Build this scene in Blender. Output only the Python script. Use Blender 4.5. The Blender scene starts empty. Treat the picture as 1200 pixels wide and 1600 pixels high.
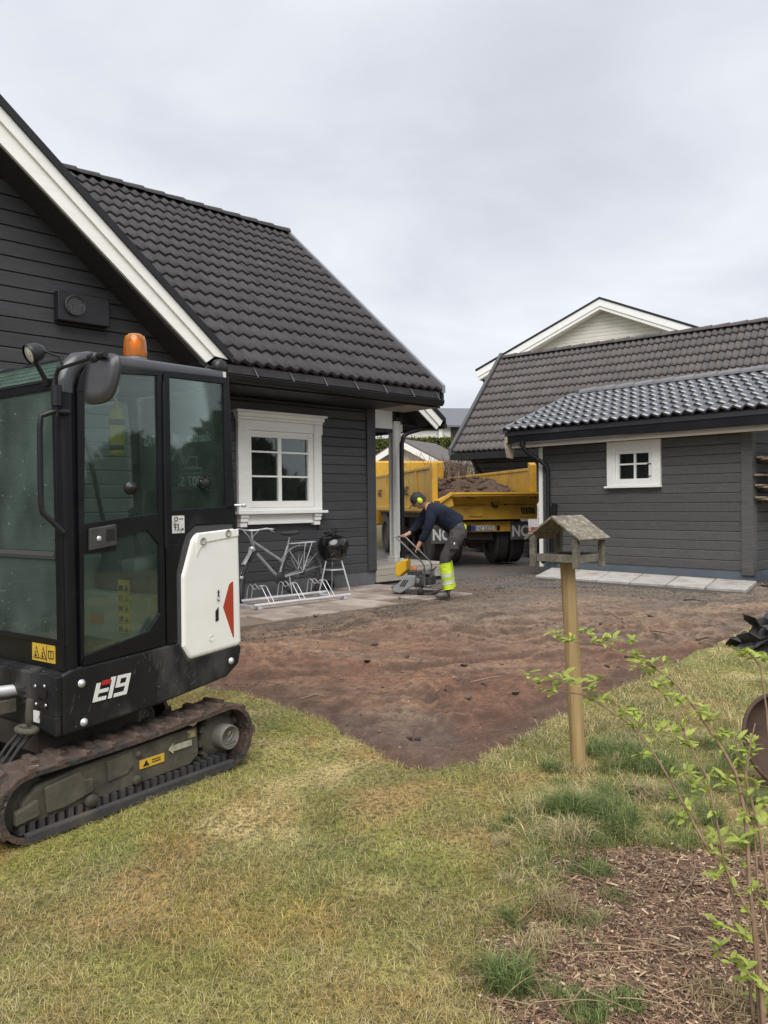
import bpy, bmesh, math, random
import numpy as np
from mathutils import Vector, Matrix, Euler
random.seed(7)
SC = bpy.context.scene
COL = SC.collection
R = math.radians

# ------------------------------------------------------------------ camera
FPX = 1220.0
PITCH, ROLL, EYE = 14 / 1220.0, 0.011, Vector((0, 0, 1.52))
_F = Vector((0, math.cos(PITCH), -math.sin(PITCH)))
_U0 = Vector((0, math.sin(PITCH), math.cos(PITCH)))
_R0 = Vector((1, 0, 0))
CR = _R0 * math.cos(ROLL) - _U0 * math.sin(ROLL)
CU = _U0 * math.cos(ROLL) + _R0 * math.sin(ROLL)
cam_d = bpy.data.cameras.new('camera')
cam_d.sensor_fit = 'VERTICAL'; cam_d.sensor_height = 36.0
cam_d.lens = FPX / 1600 * 36
cam_d.clip_start = 0.05; cam_d.clip_end = 2000
cam = bpy.data.objects.new('camera', cam_d); COL.objects.link(cam)
cam.matrix_world = Matrix(((CR.x, CU.x, -_F.x, EYE.x), (CR.y, CU.y, -_F.y, EYE.y), (CR.z, CU.z, -_F.z, EYE.z), (0, 0, 0, 1)))
SC.camera = cam

# ------------------------------------------------------------------ sky, sun, exposure
SUN_EL, SUN_AZ = R(56), R(180)          # azimuth measured clockwise from +Y (behind the camera)
world = bpy.data.worlds.new('World'); SC.world = world
world.use_nodes = True
nt = world.node_tree; N = nt.nodes; L = nt.links
N.clear()
out = N.new('ShaderNodeOutputWorld')
sky = N.new('ShaderNodeTexSky'); sky.sky_type = 'NISHITA'; sky.sun_disc = False
sky.sun_elevation = SUN_EL; sky.sun_rotation = SUN_AZ; sky.dust_density = 3.0
bg1 = N.new('ShaderNodeBackground'); bg1.inputs['Strength'].default_value = 0.07
L.new(sky.outputs[0], bg1.inputs[0])
# closed cloud deck over the blue sky
tc = N.new('ShaderNodeTexCoord')
sep = N.new('ShaderNodeSeparateXYZ'); L.new(tc.outputs['Generated'], sep.inputs[0])
mz = N.new('ShaderNodeMath'); mz.operation = 'MAXIMUM'; mz.inputs[1].default_value = 0.0; L.new(sep.outputs[2], mz.inputs[0])
za = N.new('ShaderNodeMath'); za.operation = 'ADD'; za.inputs[1].default_value = 0.36; L.new(mz.outputs[0], za.inputs[0])
dv = N.new('ShaderNodeVectorMath'); dv.operation = 'DIVIDE'; L.new(tc.outputs['Generated'], dv.inputs[0])
cmb = N.new('ShaderNodeCombineXYZ'); L.new(za.outputs[0], cmb.inputs[0]); L.new(za.outputs[0], cmb.inputs[1]); cmb.inputs[2].default_value = 1.0
L.new(cmb.outputs[0], dv.inputs[1])
mp = N.new('ShaderNodeMapping'); mp.inputs['Scale'].default_value = (0.75, 1.05, 0.0); mp.inputs['Location'].default_value = (0.6, 2.4, 0.0)
L.new(dv.outputs[0], mp.inputs[0])
n1 = N.new('ShaderNodeTexNoise'); n1.inputs['Scale'].default_value = 2.1; n1.inputs['Detail'].default_value = 7.0; n1.inputs['Roughness'].default_value = 0.52; n1.inputs['Distortion'].default_value = 0.35
L.new(mp.outputs[0], n1.inputs['Vector'])
cr = N.new('ShaderNodeValToRGB')
cr.color_ramp.elements[0].position = 0.30; cr.color_ramp.elements[0].color = (0.545, 0.57, 0.635, 1)
cr.color_ramp.elements[1].position = 0.70; cr.color_ramp.elements[1].color = (0.80, 0.825, 0.875, 1)
L.new(n1.outputs[0], cr.inputs[0])
bg2 = N.new('ShaderNodeBackground'); bg2.inputs['Strength'].default_value = 0.44
L.new(cr.outputs[0], bg2.inputs[0])
mixw = N.new('ShaderNodeMixShader'); mixw.inputs[0].default_value = 0.97
L.new(bg1.outputs[0], mixw.inputs[1]); L.new(bg2.outputs[0], mixw.inputs[2]); L.new(mixw.outputs[0], out.inputs[0])

sun_d = bpy.data.lights.new('sun', 'SUN'); sun_d.energy = 1.5; sun_d.angle = R(55); sun_d.color = (1.0, 0.965, 0.92)
sun = bpy.data.objects.new('sun', sun_d); COL.objects.link(sun)
sdir = Vector((math.sin(SUN_AZ) * math.cos(SUN_EL), math.cos(SUN_AZ) * math.cos(SUN_EL), math.sin(SUN_EL)))
sun.rotation_euler = sdir.to_track_quat('Z', 'Y').to_euler()
VS = SC.view_settings
VS.view_transform = 'Standard'; VS.look = 'None'; VS.exposure = 1.45; VS.gamma = 1.0; VS.use_curve_mapping = False
SC.render.engine = 'CYCLES'
SC.cycles.use_denoising = True
SC.cycles.max_bounces = 8; SC.cycles.transparent_max_bounces = 16; SC.cycles.glossy_bounces = 3; SC.cycles.diffuse_bounces = 3

# ------------------------------------------------------------------ helpers
def sst(a, b, x):
    t = min(1.0, max(0.0, (x - a) / (b - a))); return t * t * (3 - 2 * t)
def gz(y):                                    # the plot rises gently to the houses, then falls to the road
    return 0.16 * sst(4.8, 9.5, y) * (1 - sst(13.5, 17.5, y))
def gz_np(y):
    def s(a, b):
        t = np.clip((y - a) / (b - a), 0, 1); return t * t * (3 - 2 * t)
    return 0.16 * s(4.8, 9.5) * (1 - s(13.5, 17.5))
def G(px, py):                                # photograph point on the ground -> world
    r = _F + CR * ((px - 600) / FPX) + CU * ((800 - py) / FPX)
    z = 0.0
    for _ in range(40):
        t = (z - EYE.z) / r.z; P = EYE + r * t
        z = 0.5 * z + 0.5 * gz(P.y)
    return P
def tag(o, label=None, cat=None, group=None, kind=None):
    if label: o['label'] = label
    if cat: o['category'] = cat
    if group: o['group'] = group
    if kind: o['kind'] = kind
    return o
def empty(name, loc=(0, 0, 0), rz=0.0, label=None, cat=None, group=None):
    o = bpy.data.objects.new(name, None); COL.objects.link(o)
    o.location = loc; o.rotation_euler = (0, 0, rz); o.empty_display_size = 0.1
    return tag(o, label, cat, group)
def FR(name, O, a, label, cat, group=None):   # an Empty whose x axis points at bearing a (degrees from +Y, clockwise)
    return empty(name, O, R(90 - a), label, cat, group)
def link(name, me, parent=None, loc=None, rot=None):
    o = bpy.data.objects.new(name, me); COL.objects.link(o)
    if parent: o.parent = parent
    if loc is not None: o.location = loc
    if rot is not None: o.rotation_euler = rot
    return o

class MB:
    """collects shapes into one mesh"""
    def __init__(s): s.v = []; s.f = []; s.m = []; s.cur = 0; s.sm = []
    def add(s, vs, fs, smooth=False):
        b = len(s.v); s.v += [tuple(q) for q in vs]
        for f in fs: s.f.append(tuple(i + b for i in f)); s.m.append(s.cur); s.sm.append(smooth)
    def box(s, a, b, M=None):
        (x0, y0, z0), (x1, y1, z1) = a, b
        x0, x1 = min(x0, x1), max(x0, x1); y0, y1 = min(y0, y1), max(y0, y1); z0, z1 = min(z0, z1), max(z0, z1)
        vs = [(x0, y0, z0), (x1, y0, z0), (x1, y1, z0), (x0, y1, z0), (x0, y0, z1), (x1, y0, z1), (x1, y1, z1), (x0, y1, z1)]
        if M is not None: vs = [tuple(M @ Vector(q)) for q in vs]
        s.add(vs, [(0, 3, 2, 1), (4, 5, 6, 7), (0, 1, 5, 4), (1, 2, 6, 5), (2, 3, 7, 6), (3, 0, 4, 7)])
        return s
    def prism(s, pts, y0, y1, fn=None):
        """polygon pts (x,z) extruded along y; fn maps (x,y,z)"""
        n = len(pts)
        ar = sum(pts[i][0] * pts[(i + 1) % n][1] - pts[(i + 1) % n][0] * pts[i][1] for i in range(n))
        if ar < 0: pts = pts[::-1]
        if y0 > y1: y0, y1 = y1, y0
        vs = [(p[0], y0, p[1]) for p in pts] + [(p[0], y1, p[1]) for p in pts]
        if fn: vs = [tuple(fn(*q)) for q in vs]
        fs = [tuple(range(n)), tuple(range(2 * n - 1, n - 1, -1))]
        fs += [(i, i + n, (i + 1) % n + n, (i + 1) % n) for i in range(n)]
        s.add(vs, fs); return s
    def tube(s, pts, r, n=8, cap=True, smooth=True):
        pts = [Vector(p) for p in pts]; k = len(pts)
        rs = r if isinstance(r, (list, tuple)) else [r] * k
        vs = []; up = None
        for i, p in enumerate(pts):
            t = (pts[min(i + 1, k - 1)] - pts[max(i - 1, 0)])
            if t.length < 1e-9: t = Vector((0, 0, 1))
            t.normalize()
            if up is None:
                up = Vector((0, 0, 1)) if abs(t.z) < 0.9 else Vector((1, 0, 0))
            a = up - t * up.dot(t)
            if a.length < 1e-6: a = t.orthogonal()
            a.normalize(); up = a; b = t.cross(a)
            for j in range(n):
                th = 2 * math.pi * j / n
                vs.append(p + (a * math.cos(th) + b * math.sin(th)) * rs[i])
        fs = []
        for i in range(k - 1):
            for j in range(n):
                fs.append((i * n + j, i * n + (j + 1) % n, (i + 1) * n + (j + 1) % n, (i + 1) * n + j))
        s.add(vs, fs, smooth)
        if cap:
            s.add(vs[:n], [tuple(range(n - 1, -1, -1))]); s.add(vs[-n:], [tuple(range(n))])
        return s
    def lathe(s, prof, C=(0, 0, 0), axis='z', n=20, smooth=True, M=None, cap=False):
        vs = []
        for (r, h) in prof:
            for j in range(n):
                th = 2 * math.pi * j / n; c, d = r * math.cos(th), r * math.sin(th)
                q = {'z': (c, d, h), 'y': (c, h, -d), 'x': (h, c, d)}[axis]
                q = Vector(q) + Vector(C) if M is None else M @ Vector(q)
                vs.append(tuple(q))
        fs = []
        for i in range(len(prof) - 1):
            for j in range(n):
                fs.append((i * n + j, i * n + (j + 1) % n, (i + 1) * n + (j + 1) % n, (i + 1) * n + j))
        s.add(vs, fs, smooth)
        if cap and prof[0][0] > 1e-5: s.add(vs[:n], [tuple(range(n - 1, -1, -1))])
        if cap and prof[-1][0] > 1e-5: s.add(vs[-n:], [tuple(range(n))])
        return s
    def mesh(s, name, mats):
        me = bpy.data.meshes.new(name)
        me.from_pydata(s.v, [], s.f)
        if not isinstance(mats, (list, tuple)): mats = [mats]
        for m in mats: me.materials.append(m)
        me.polygons.foreach_set('material_index', s.m)
        me.polygons.foreach_set('use_smooth', s.sm)
        me.update(); return me
    def build(s, name, mats, parent=None, bevel=0, seg=2, loc=None, rot=None, fix=False):
        me = s.mesh(name, mats)
        if fix:
            bm = bmesh.new(); bm.from_mesh(me); bmesh.ops.recalc_face_normals(bm, faces=bm.faces); bm.to_mesh(me); bm.free()
        o = link(name, me, parent, loc, rot)
        if bevel:
            md = o.modifiers.new('edge', 'BEVEL'); md.width = bevel; md.segments = seg; md.limit_method = 'ANGLE'; md.angle_limit = R(35)
        return o

# ---- materials
def C4(c): return (c[0], c[1], c[2], 1.0)
def mat(name, col, rough=0.7, col2=None, scale=6.0, contrast=(0.35, 0.65), bump=0.0, bscale=40.0, stretch=(1, 1, 1), metal=0.0, spec=0.5,
        rv=0.0, dirt=None, dscale=3.0, dlim=(0.5, 0.7), dstretch=(1, 1, 1), detail=4.0, coord='Object', emit=None, trans=0.0, coat=0.0, attr=None, spots=None, rough2=None, bdist=0.01):
    m = bpy.data.materials.new(name); m.use_nodes = True
    t = m.node_tree; n = t.nodes; l = t.links
    b = n['Principled BSDF']
    b.inputs['Roughness'].default_value = rough; b.inputs['Metallic'].default_value = metal
    b.inputs['Specular IOR Level'].default_value = spec
    if coat: b.inputs['Coat Weight'].default_value = coat; b.inputs['Coat Roughness'].default_value = 0.1
    tcn = n.new('ShaderNodeTexCoord'); oi = n.new('ShaderNodeObjectInfo')
    off = n.new('ShaderNodeVectorMath'); off.operation = 'ADD'
    rr = n.new('ShaderNodeMath'); rr.operation = 'MULTIPLY'; rr.inputs[1].default_value = 37.0 if rv else 0.0
    l.new(oi.outputs['Random'], rr.inputs[0]); l.new(tcn.outputs[coord], off.inputs[0]); l.new(rr.outputs[0], off.inputs[1])
    def mapped(st):
        mp_ = n.new('ShaderNodeMapping'); mp_.inputs['Scale'].default_value = st; l.new(off.outputs[0], mp_.inputs[0]); return mp_.outputs[0]
    vec = mapped(stretch)
    def noise(sc, v, det=detail):
        q = n.new('ShaderNodeTexNoise'); q.inputs['Scale'].default_value = sc; q.inputs['Detail'].default_value = det; q.inputs['Roughness'].default_value = 0.6
        l.new(v, q.inputs['Vector']); return q.outputs[0]
    def ramp(fac, lim):
        q = n.new('ShaderNodeMapRange'); q.inputs[1].default_value = lim[0]; q.inputs[2].default_value = lim[1]; q.clamp = True
        l.new(fac, q.inputs[0]); return q.outputs[0]
    def mixc(fac, a, c):
        q = n.new('ShaderNodeMix'); q.data_type = 'RGBA'; l.new(fac, q.inputs[0])
        (l.new(a, q.inputs[6]) if not isinstance(a, tuple) else setattr(q.inputs[6], 'default_value', C4(a)))
        (l.new(c, q.inputs[7]) if not isinstance(c, tuple) else setattr(q.inputs[7], 'default_value', C4(c)))
        return q.outputs[2]
    cur = tuple(col)
    if attr:
        an = n.new('ShaderNodeAttribute'); an.attribute_name = attr; cur = an.outputs['Color']
    if col2 is not None:
        cur = mixc(ramp(noise(scale, vec), contrast), cur, tuple(col2))
    if dirt is not None:
        dfac = ramp(noise(dscale, mapped(dstretch), 6.0), dlim)
        cur = mixc(dfac, cur, tuple(dirt))
        if rough2 is not None:
            rm = n.new('ShaderNodeMix'); rm.data_type = 'FLOAT'; l.new(dfac, rm.inputs[0]); rm.inputs[2].default_value = rough; rm.inputs[3].default_value = rough2
            l.new(rm.outputs[0], b.inputs['Roughness'])
    if spots is not None:                                   # spots = (colour, scale, threshold range)
        cur = mixc(ramp(noise(spots[1], mapped((1, 1, 1)), 3.0), spots[2]), cur, tuple(spots[0]))
    if rv:
        hv = n.new('ShaderNodeHueSaturation')
        mr = n.new('ShaderNodeMapRange'); mr.inputs[3].default_value = 1 - rv; mr.inputs[4].default_value = 1 + rv
        l.new(oi.outputs['Random'], mr.inputs[0]); l.new(mr.outputs[0], hv.inputs['Value'])
        (l.new(cur, hv.inputs['Color']) if not isinstance(cur, tuple) else setattr(hv.inputs['Color'], 'default_value', C4(cur)))
        cur = hv.outputs[0]
    if isinstance(cur, tuple): b.inputs['Base Color'].default_value = C4(cur)
    else: l.new(cur, b.inputs['Base Color'])
    if bump:
        bp = n.new('ShaderNodeBump'); bp.inputs['Strength'].default_value = bump; bp.inputs['Distance'].default_value = bdist
        l.new(noise(bscale, vec, 5.0), bp.inputs['Height']); l.new(bp.outputs[0], b.inputs['Normal'])
    if trans:
        tr = n.new('ShaderNodeBsdfTranslucent'); ms = n.new('ShaderNodeMixShader'); ms.inputs[0].default_value = trans
        (l.new(cur, tr.inputs[0]) if not isinstance(cur, tuple) else setattr(tr.inputs[0], 'default_value', C4(cur)))
        l.new(b.outputs[0], ms.inputs[1]); l.new(tr.outputs[0], ms.inputs[2]); l.new(ms.outputs[0], n['Material Output'].inputs[0])
    if emit: b.inputs['Emission Color'].default_value = C4(emit[:3]); b.inputs['Emission Strength'].default_value = emit[3]
    return m
def glass_mat(name, tint, veil=0.05, veilcol=(0.3, 0.36, 0.33), gloss=0.5, rough=0.03, streak=(9, 9, 1.2), drops=None):
    m = bpy.data.materials.new(name); m.use_nodes = True
    t = m.node_tree; n = t.nodes; l = t.links; n.clear()
    o = n.new('ShaderNodeOutputMaterial')
    tr = n.new('ShaderNodeBsdfTransparent'); tr.inputs[0].default_value = C4(tint)
    gl = n.new('ShaderNodeBsdfGlossy'); gl.inputs['Roughness'].default_value = rough; gl.inputs[0].default_value = (0.9, 0.95, 0.93, 1)
    fr = n.new('ShaderNodeFresnel'); fr.inputs[0].default_value = 1.5
    fm = n.new('ShaderNodeMath'); fm.operation = 'MULTIPLY'; fm.inputs[1].default_value = gloss * 2; fm.use_clamp = True; l.new(fr.outputs[0], fm.inputs[0])
    mx = n.new('ShaderNodeMixShader'); l.new(fm.outputs[0], mx.inputs[0]); l.new(tr.outputs[0], mx.inputs[1]); l.new(gl.outputs[0], mx.inputs[2])
    df = n.new('ShaderNodeBsdfDiffuse'); df.inputs[0].default_value = C4(veilcol)
    tcn = n.new('ShaderNodeTexCoord')
    mp_ = n.new('ShaderNodeMapping'); mp_.inputs['Scale'].default_value = streak; l.new(tcn.outputs['Object'], mp_.inputs[0])
    ns = n.new('ShaderNodeTexNoise'); ns.inputs['Scale'].default_value = 2.0; ns.inputs['Detail'].default_value = 6; l.new(mp_.outputs[0], ns.inputs['Vector'])
    rg = n.new('ShaderNodeMapRange'); rg.inputs[1].default_value = 0.35; rg.inputs[2].default_value = 0.75; rg.inputs[3].default_value = veil * 0.6; rg.inputs[4].default_value = veil * 1.5; l.new(ns.outputs[0], rg.inputs[0])
    vo = n.new('ShaderNodeTexNoise'); vo.inputs['Scale'].default_value = 60.0; vo.inputs['Detail'].default_value = 1; l.new(tcn.outputs['Object'], vo.inputs['Vector'])
    rv_ = n.new('ShaderNodeMapRange'); d0_ = drops or 0.76; rv_.inputs[1].default_value = d0_; rv_.inputs[2].default_value = d0_ + 0.02; rv_.inputs[4].default_value = 0.75 if drops else 0.0; l.new(vo.outputs[0], rv_.inputs[0])
    mxx = n.new('ShaderNodeMath'); mxx.operation = 'MAXIMUM'; l.new(rg.outputs[0], mxx.inputs[0]); l.new(rv_.outputs[0], mxx.inputs[1])
    m2 = n.new('ShaderNodeMixShader'); l.new(mxx.outputs[0], m2.inputs[0]); l.new(mx.outputs[0], m2.inputs[1]); l.new(df.outputs[0], m2.inputs[2])
    l.new(m2.outputs[0], o.inputs[0]); return m

WHITE = mat('white_paint', (0.85, 0.85, 0.81), 0.5, (0.79, 0.79, 0.745), 3.0, bump=0.05, bscale=60, stretch=(1, 1, 4))
CREAM = mat('cream_paint', (0.72, 0.69, 0.60), 0.6, (0.66, 0.63, 0.54), 2.0)
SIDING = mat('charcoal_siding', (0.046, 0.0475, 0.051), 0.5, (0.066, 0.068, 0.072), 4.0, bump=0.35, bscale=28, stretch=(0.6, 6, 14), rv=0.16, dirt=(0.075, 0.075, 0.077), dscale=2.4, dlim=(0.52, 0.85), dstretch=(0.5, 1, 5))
SIDING_SHADE = mat('shaded_charcoal_siding', (0.024, 0.025, 0.028), 0.5, (0.036, 0.0375, 0.041), 4.0, bump=0.35, bscale=28, stretch=(0.6, 6, 14), rv=0.14, dirt=(0.048, 0.048, 0.05), dscale=2.4, dlim=(0.55, 0.85), dstretch=(0.5, 1, 5))  # darker copy of the charcoal siding, overhang shade put into its colour
SIDING2 = mat('grey_siding', (0.070, 0.070, 0.070), 0.55, (0.100, 0.0995, 0.099), 4.0, bump=0.35, bscale=28, stretch=(6, 0.6, 14), rv=0.14, dirt=(0.055, 0.053, 0.052), dscale=2.4, dlim=(0.52, 0.85), dstretch=(1, 0.7, 6))
DARKWOOD = mat('dark_soffit', (0.012, 0.013, 0.016), 0.6, (0.03, 0.031, 0.035), 5.0, stretch=(1, 8, 8))
BLACKMETAL = mat('black_metal', (0.008, 0.0085, 0.011), 0.38, (0.013, 0.013, 0.015), 3.0, spec=0.4)
TILE = mat('dark_concrete_tile', (0.042, 0.038, 0.040), 0.8, (0.030, 0.028, 0.031), 9.0, bump=0.4, bscale=120, rv=0.16, spots=((0.16, 0.155, 0.15), 22.0, (0.66, 0.76)))
TILE2 = mat('brown_concrete_tile', (0.088, 0.076, 0.072), 0.75, (0.066, 0.058, 0.056), 7.0, bump=0.3, bscale=120, rv=0.14)
TILE3 = mat('glazed_black_tile', (0.030, 0.031, 0.038), 0.30, (0.040, 0.041, 0.048), 7.0, bump=0.1, bscale=60, rv=0.15, spec=1.0, coat=0.6)
FLASH = mat('grey_flashing', (0.30, 0.31, 0.33), 0.45, (0.24, 0.25, 0.27), 4.0, metal=0.6)
RAWWOOD = mat('raw_wood', (0.50, 0.41, 0.30), 0.65, (0.38, 0.31, 0.23), 5.0, stretch=(10, 0.8, 10), bump=0.15, bscale=30)
GREYWOOD = mat('sky_lit_board', (0.40, 0.36, 0.30), 0.75, (0.30, 0.27, 0.23), 5.0, stretch=(9, 0.7, 9), bump=0.2, bscale=30, rv=0.1)
CONCRETE = mat('grey_concrete', (0.10, 0.105, 0.11), 0.85, (0.13, 0.135, 0.14), 6.0, bump=0.2, bscale=80)
SLABM = mat('light_paver', (0.40, 0.38, 0.355), 0.85, (0.31, 0.295, 0.275), 5.0, bump=0.3, bscale=120, rv=0.08, dirt=(0.2, 0.165, 0.13), dscale=2.5, dlim=(0.5, 0.75))
PATIOM = mat('tan_paver', (0.36, 0.30, 0.26), 0.85, (0.28, 0.235, 0.20), 5.0, bump=0.3, bscale=120, rv=0.10, dirt=(0.15, 0.11, 0.085), dscale=1.6, dlim=(0.42, 0.7))
WGLASS = glass_mat('window_glass', (0.80, 0.84, 0.82), veil=0.025, veilcol=(.4, .43, .42), gloss=0.6)  # grey film lightens the panes: reflected light put into the colour
DARKROOM = mat('dark_interior', (0.02, 0.02, 0.02), 0.9)
BLACK = mat('black_plastic', (0.012, 0.012, 0.013), 0.4)
CHROME = mat('galvanised_tube', (0.66, 0.67, 0.69), 0.34, (0.56, 0.57, 0.59), 9.0, metal=0.45)
RUBBER = mat('rubber', (0.016, 0.016, 0.017), 0.75, (0.03, 0.028, 0.026), 8.0, bump=0.2, bscale=60)

def text_mesh(body, size, m, extrude=0.001, align='LEFT', bold=0.0):
    cu = bpy.data.curves.new('lettering', 'FONT'); cu.body = body; cu.size = size; cu.extrude = extrude; cu.align_x = align
    cu.resolution_u = 3; cu.offset = bold * size
    o = bpy.data.objects.new('lettering', cu); COL.objects.link(o)
    dg = bpy.context.evaluated_depsgraph_get()
    me = bpy.data.meshes.new_from_object(o.evaluated_get(dg))
    bpy.data.objects.remove(o); me.materials.clear(); me.materials.append(m); return me
def text(name, body, size, m, parent, org, xdir, updir, sx=1.0, extrude=0.001, bold=0.0):
    me = text_mesh(body, size, m, extrude, 'LEFT', bold)
    x = Vector(xdir).normalized(); u = Vector(updir); u = (u - x * u.dot(x)).normalized(); nrm = x.cross(u)
    M_ = Matrix(((x.x * sx, u.x, nrm.x, org[0]), (x.y * sx, u.y, nrm.y, org[1]), (x.z * sx, u.z, nrm.z, org[2]), (0, 0, 0, 1)))
    me.transform(M_)
    if M_.determinant() < 0: me.flip_normals()
    return link(name, me, parent)

# ---- reusable pieces of buildings
def plank_mesh(Ln, h, m, key={}):
    k = (round(Ln, 3), round(h, 3), m.name)
    if k not in key:
        b = MB()
        # profile (depth, height): a chamfered shiplap face
        pr = [(0.0, 0.0), (0.020, 0.004), (0.022, h - 0.020), (0.006, h - 0.002), (0.0, h - 0.002)]
        b.prism([(p[0], p[1]) for p in pr], 0, Ln, fn=lambda x, y, z: (y, -x, z))
        key[k] = b.mesh('plank', m)
    return key[k]
def plank(parent, x0, x1, z, h, y, m, axis='x', sgn=-1, name='plank'):
    """a board from x0 to x1 along the wall, face towards sgn*y (axis x) or sgn*x (axis y)"""
    me = plank_mesh(x1 - x0, h, m)
    if axis == 'x':
        o = link(name, me, parent, (x0, y, z)) if sgn < 0 else link(name, me, parent, (x1, y, z), (0, 0, math.pi))
    else:
        o = link(name, me, parent, (y, x1, z), (0, 0, -math.pi / 2)) if sgn < 0 else link(name, me, parent, (y, x0, z), (0, 0, math.pi / 2))
    return o
def tile_mesh(w, ln, m, waves=2, amp=0.019, lip=0.032, n=12):
    """one interlocking roof tile: x across, y up the slope, z out of the roof"""
    vs = []; fs = []
    for j, (y, zz) in enumerate(((0, -lip), (0, 0), (ln * 0.5, 0.0), (ln, 0))):
        for i in range(n + 1):
            x = w * i / n
            q = 2 * math.pi * waves * i / n; pz = amp * (math.sin(q) + .33 * math.sin(2 * q))
            z = pz + (zz if j == 0 else 0) + lip * (1 - y / ln) * 0.9
            vs.append((x, y - (0.004 if j == 0 else 0), z))
    for j in range(3):
        for i in range(n):
            if j == 1 or j == 2: pass
            fs.append((j * (n + 1) + i, j * (n + 1) + i + 1, (j + 1) * (n + 1) + i + 1, (j + 1) * (n + 1) + i))
    me = bpy.data.meshes.new('roof_tile'); me.from_pydata(vs, [], fs); me.materials.append(m)
    sm = [False] * n + [True] * (2 * n)
    me.polygons.foreach_set('use_smooth', sm); me.update(); return me
# ================================================================== ground
def vnoise(x, y, sc, seed=0):
    """value noise on arrays, 0..1"""
    rs = np.random.RandomState(seed); lat = rs.rand(64, 64)
    X, Y = x * sc, y * sc; xi, yi = np.floor(X).astype(int), np.floor(Y).astype(int)
    fx, fy = X - xi, Y - yi; fx = fx * fx * (3 - 2 * fx); fy = fy * fy * (3 - 2 * fy)
    a = lat[xi % 64, yi % 64]; b = lat[(xi + 1) % 64, yi % 64]; c = lat[xi % 64, (yi + 1) % 64]; d = lat[(xi + 1) % 64, (yi + 1) % 64]
    return (a * (1 - fx) + b * fx) * (1 - fy) + (c * (1 - fx) + d * fx) * fy
def fbm(x, y, sc, seed=0, oct=4):
    s = 0; a = 0.5; t = 0
    for i in range(oct):
        s = s + a * vnoise(x, y, sc * 2 ** i, seed + i * 13); t += a; a *= 0.5
    return s / t
def poly_sd(x, y, P):
    """signed distance to polygon P, positive inside (arrays)"""
    d = np.full(x.shape, 1e9); ins = np.zeros(x.shape, bool); n = len(P)
    for i in range(n):
        ax, ay = P[i]; bx, by = P[(i + 1) % n]; ex, ey = bx - ax, by - ay
        t = np.clip(((x - ax) * ex + (y - ay) * ey) / (ex * ex + ey * ey + 1e-12), 0, 1)
        d = np.minimum(d, np.hypot(x - ax - t * ex, y - ay - t * ey))
        c = ((ay > y) != (by > y)) & (x < (bx - ax) * (y - ay) / (by - ay + 1e-12) + ax); ins ^= c
    return np.where(ins, d, -d)
def gpoly(pts): return [(G(*p).x, G(*p).y) for p in pts]
DIRT = gpoly([(150, 1005), (250, 1045), (345, 1072), (425, 1090), (480, 1113), (560, 1150), (635, 1188), (675, 1196), (730, 1186), (800, 1148), (875, 1112), (960, 1070), (1040, 1034), (1100, 1012), (1140, 992), (1215, 955), (1215, 925), (1170, 900), (1000, 890), (850, 885), (700, 905), (640, 912), (385, 955), (250, 960), (120, 985)])
MULCH = gpoly([(735, 1640), (780, 1560), (800, 1480), (860, 1420), (905, 1380), (935, 1335), (1000, 1320), (1080, 1315), (1140, 1330), (1230, 1345), (1300, 1700), (900, 1720)])
def grid_mesh(name, x0, x1, y0, y1, step, zf, m, colf=None):
    xs = np.arange(x0, x1 + step * .5, step); ys = np.arange(y0, y1 + step * .5, step)
    X, Y = np.meshgrid(xs, ys); Z = zf(X, Y); nx, ny = len(xs), len(ys)
    co = np.stack([X.ravel(), Y.ravel(), Z.ravel()], 1).astype(np.float32)
    i = np.arange(nx * ny).reshape(ny, nx)
    f = np.stack([i[:-1, :-1].ravel(), i[:-1, 1:].ravel(), i[1:, 1:].ravel(), i[1:, :-1].ravel()], 1).astype(np.int32)
    me = bpy.data.meshes.new(name); me.vertices.add(len(co)); me.vertices.foreach_set('co', co.ravel())
    me.loops.add(f.size); me.loops.foreach_set('vertex_index', f.ravel()); me.polygons.add(len(f))
    me.polygons.foreach_set('loop_start', np.arange(0, f.size, 4, dtype=np.int32)); me.polygons.foreach_set('loop_total', np.full(len(f), 4, np.int32))
    me.polygons.foreach_set('use_smooth', np.ones(len(f), bool))
    if colf is not None:
        ca = me.color_attributes.new('tint', 'FLOAT_COLOR', 'POINT')
        c = colf(X.ravel(), Y.ravel()); ca.data.foreach_set('color', np.concatenate([c, np.ones((len(c), 1))], 1).astype(np.float32).ravel())
    me.update(); me.materials.append(m); o = link(name, me); o['kind'] = 'structure'; return o
def raw_mesh(name, co, tri, m, col=None, parent=None, smooth=False, kind=None):
    """triangle soup from arrays, with optional per-vertex tint"""
    me = bpy.data.meshes.new(name); me.vertices.add(len(co)); me.vertices.foreach_set('co', np.asarray(co, np.float32).ravel())
    tri = np.asarray(tri, np.int32); me.loops.add(tri.size); me.loops.foreach_set('vertex_index', tri.ravel()); me.polygons.add(len(tri))
    me.polygons.foreach_set('loop_start', np.arange(0, tri.size, 3, dtype=np.int32)); me.polygons.foreach_set('loop_total', np.full(len(tri), 3, np.int32))
    if smooth: me.polygons.foreach_set('use_smooth', np.ones(len(tri), bool))
    if col is not None:
        ca = me.color_attributes.new('tint', 'FLOAT_COLOR', 'POINT')
        ca.data.foreach_set('color', np.concatenate([col, np.ones((len(col), 1))], 1).astype(np.float32).ravel())
    me.update(); me.validate(); me.materials.append(m); o = link(name, me, parent)
    if kind: o['kind'] = kind
    return o

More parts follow.
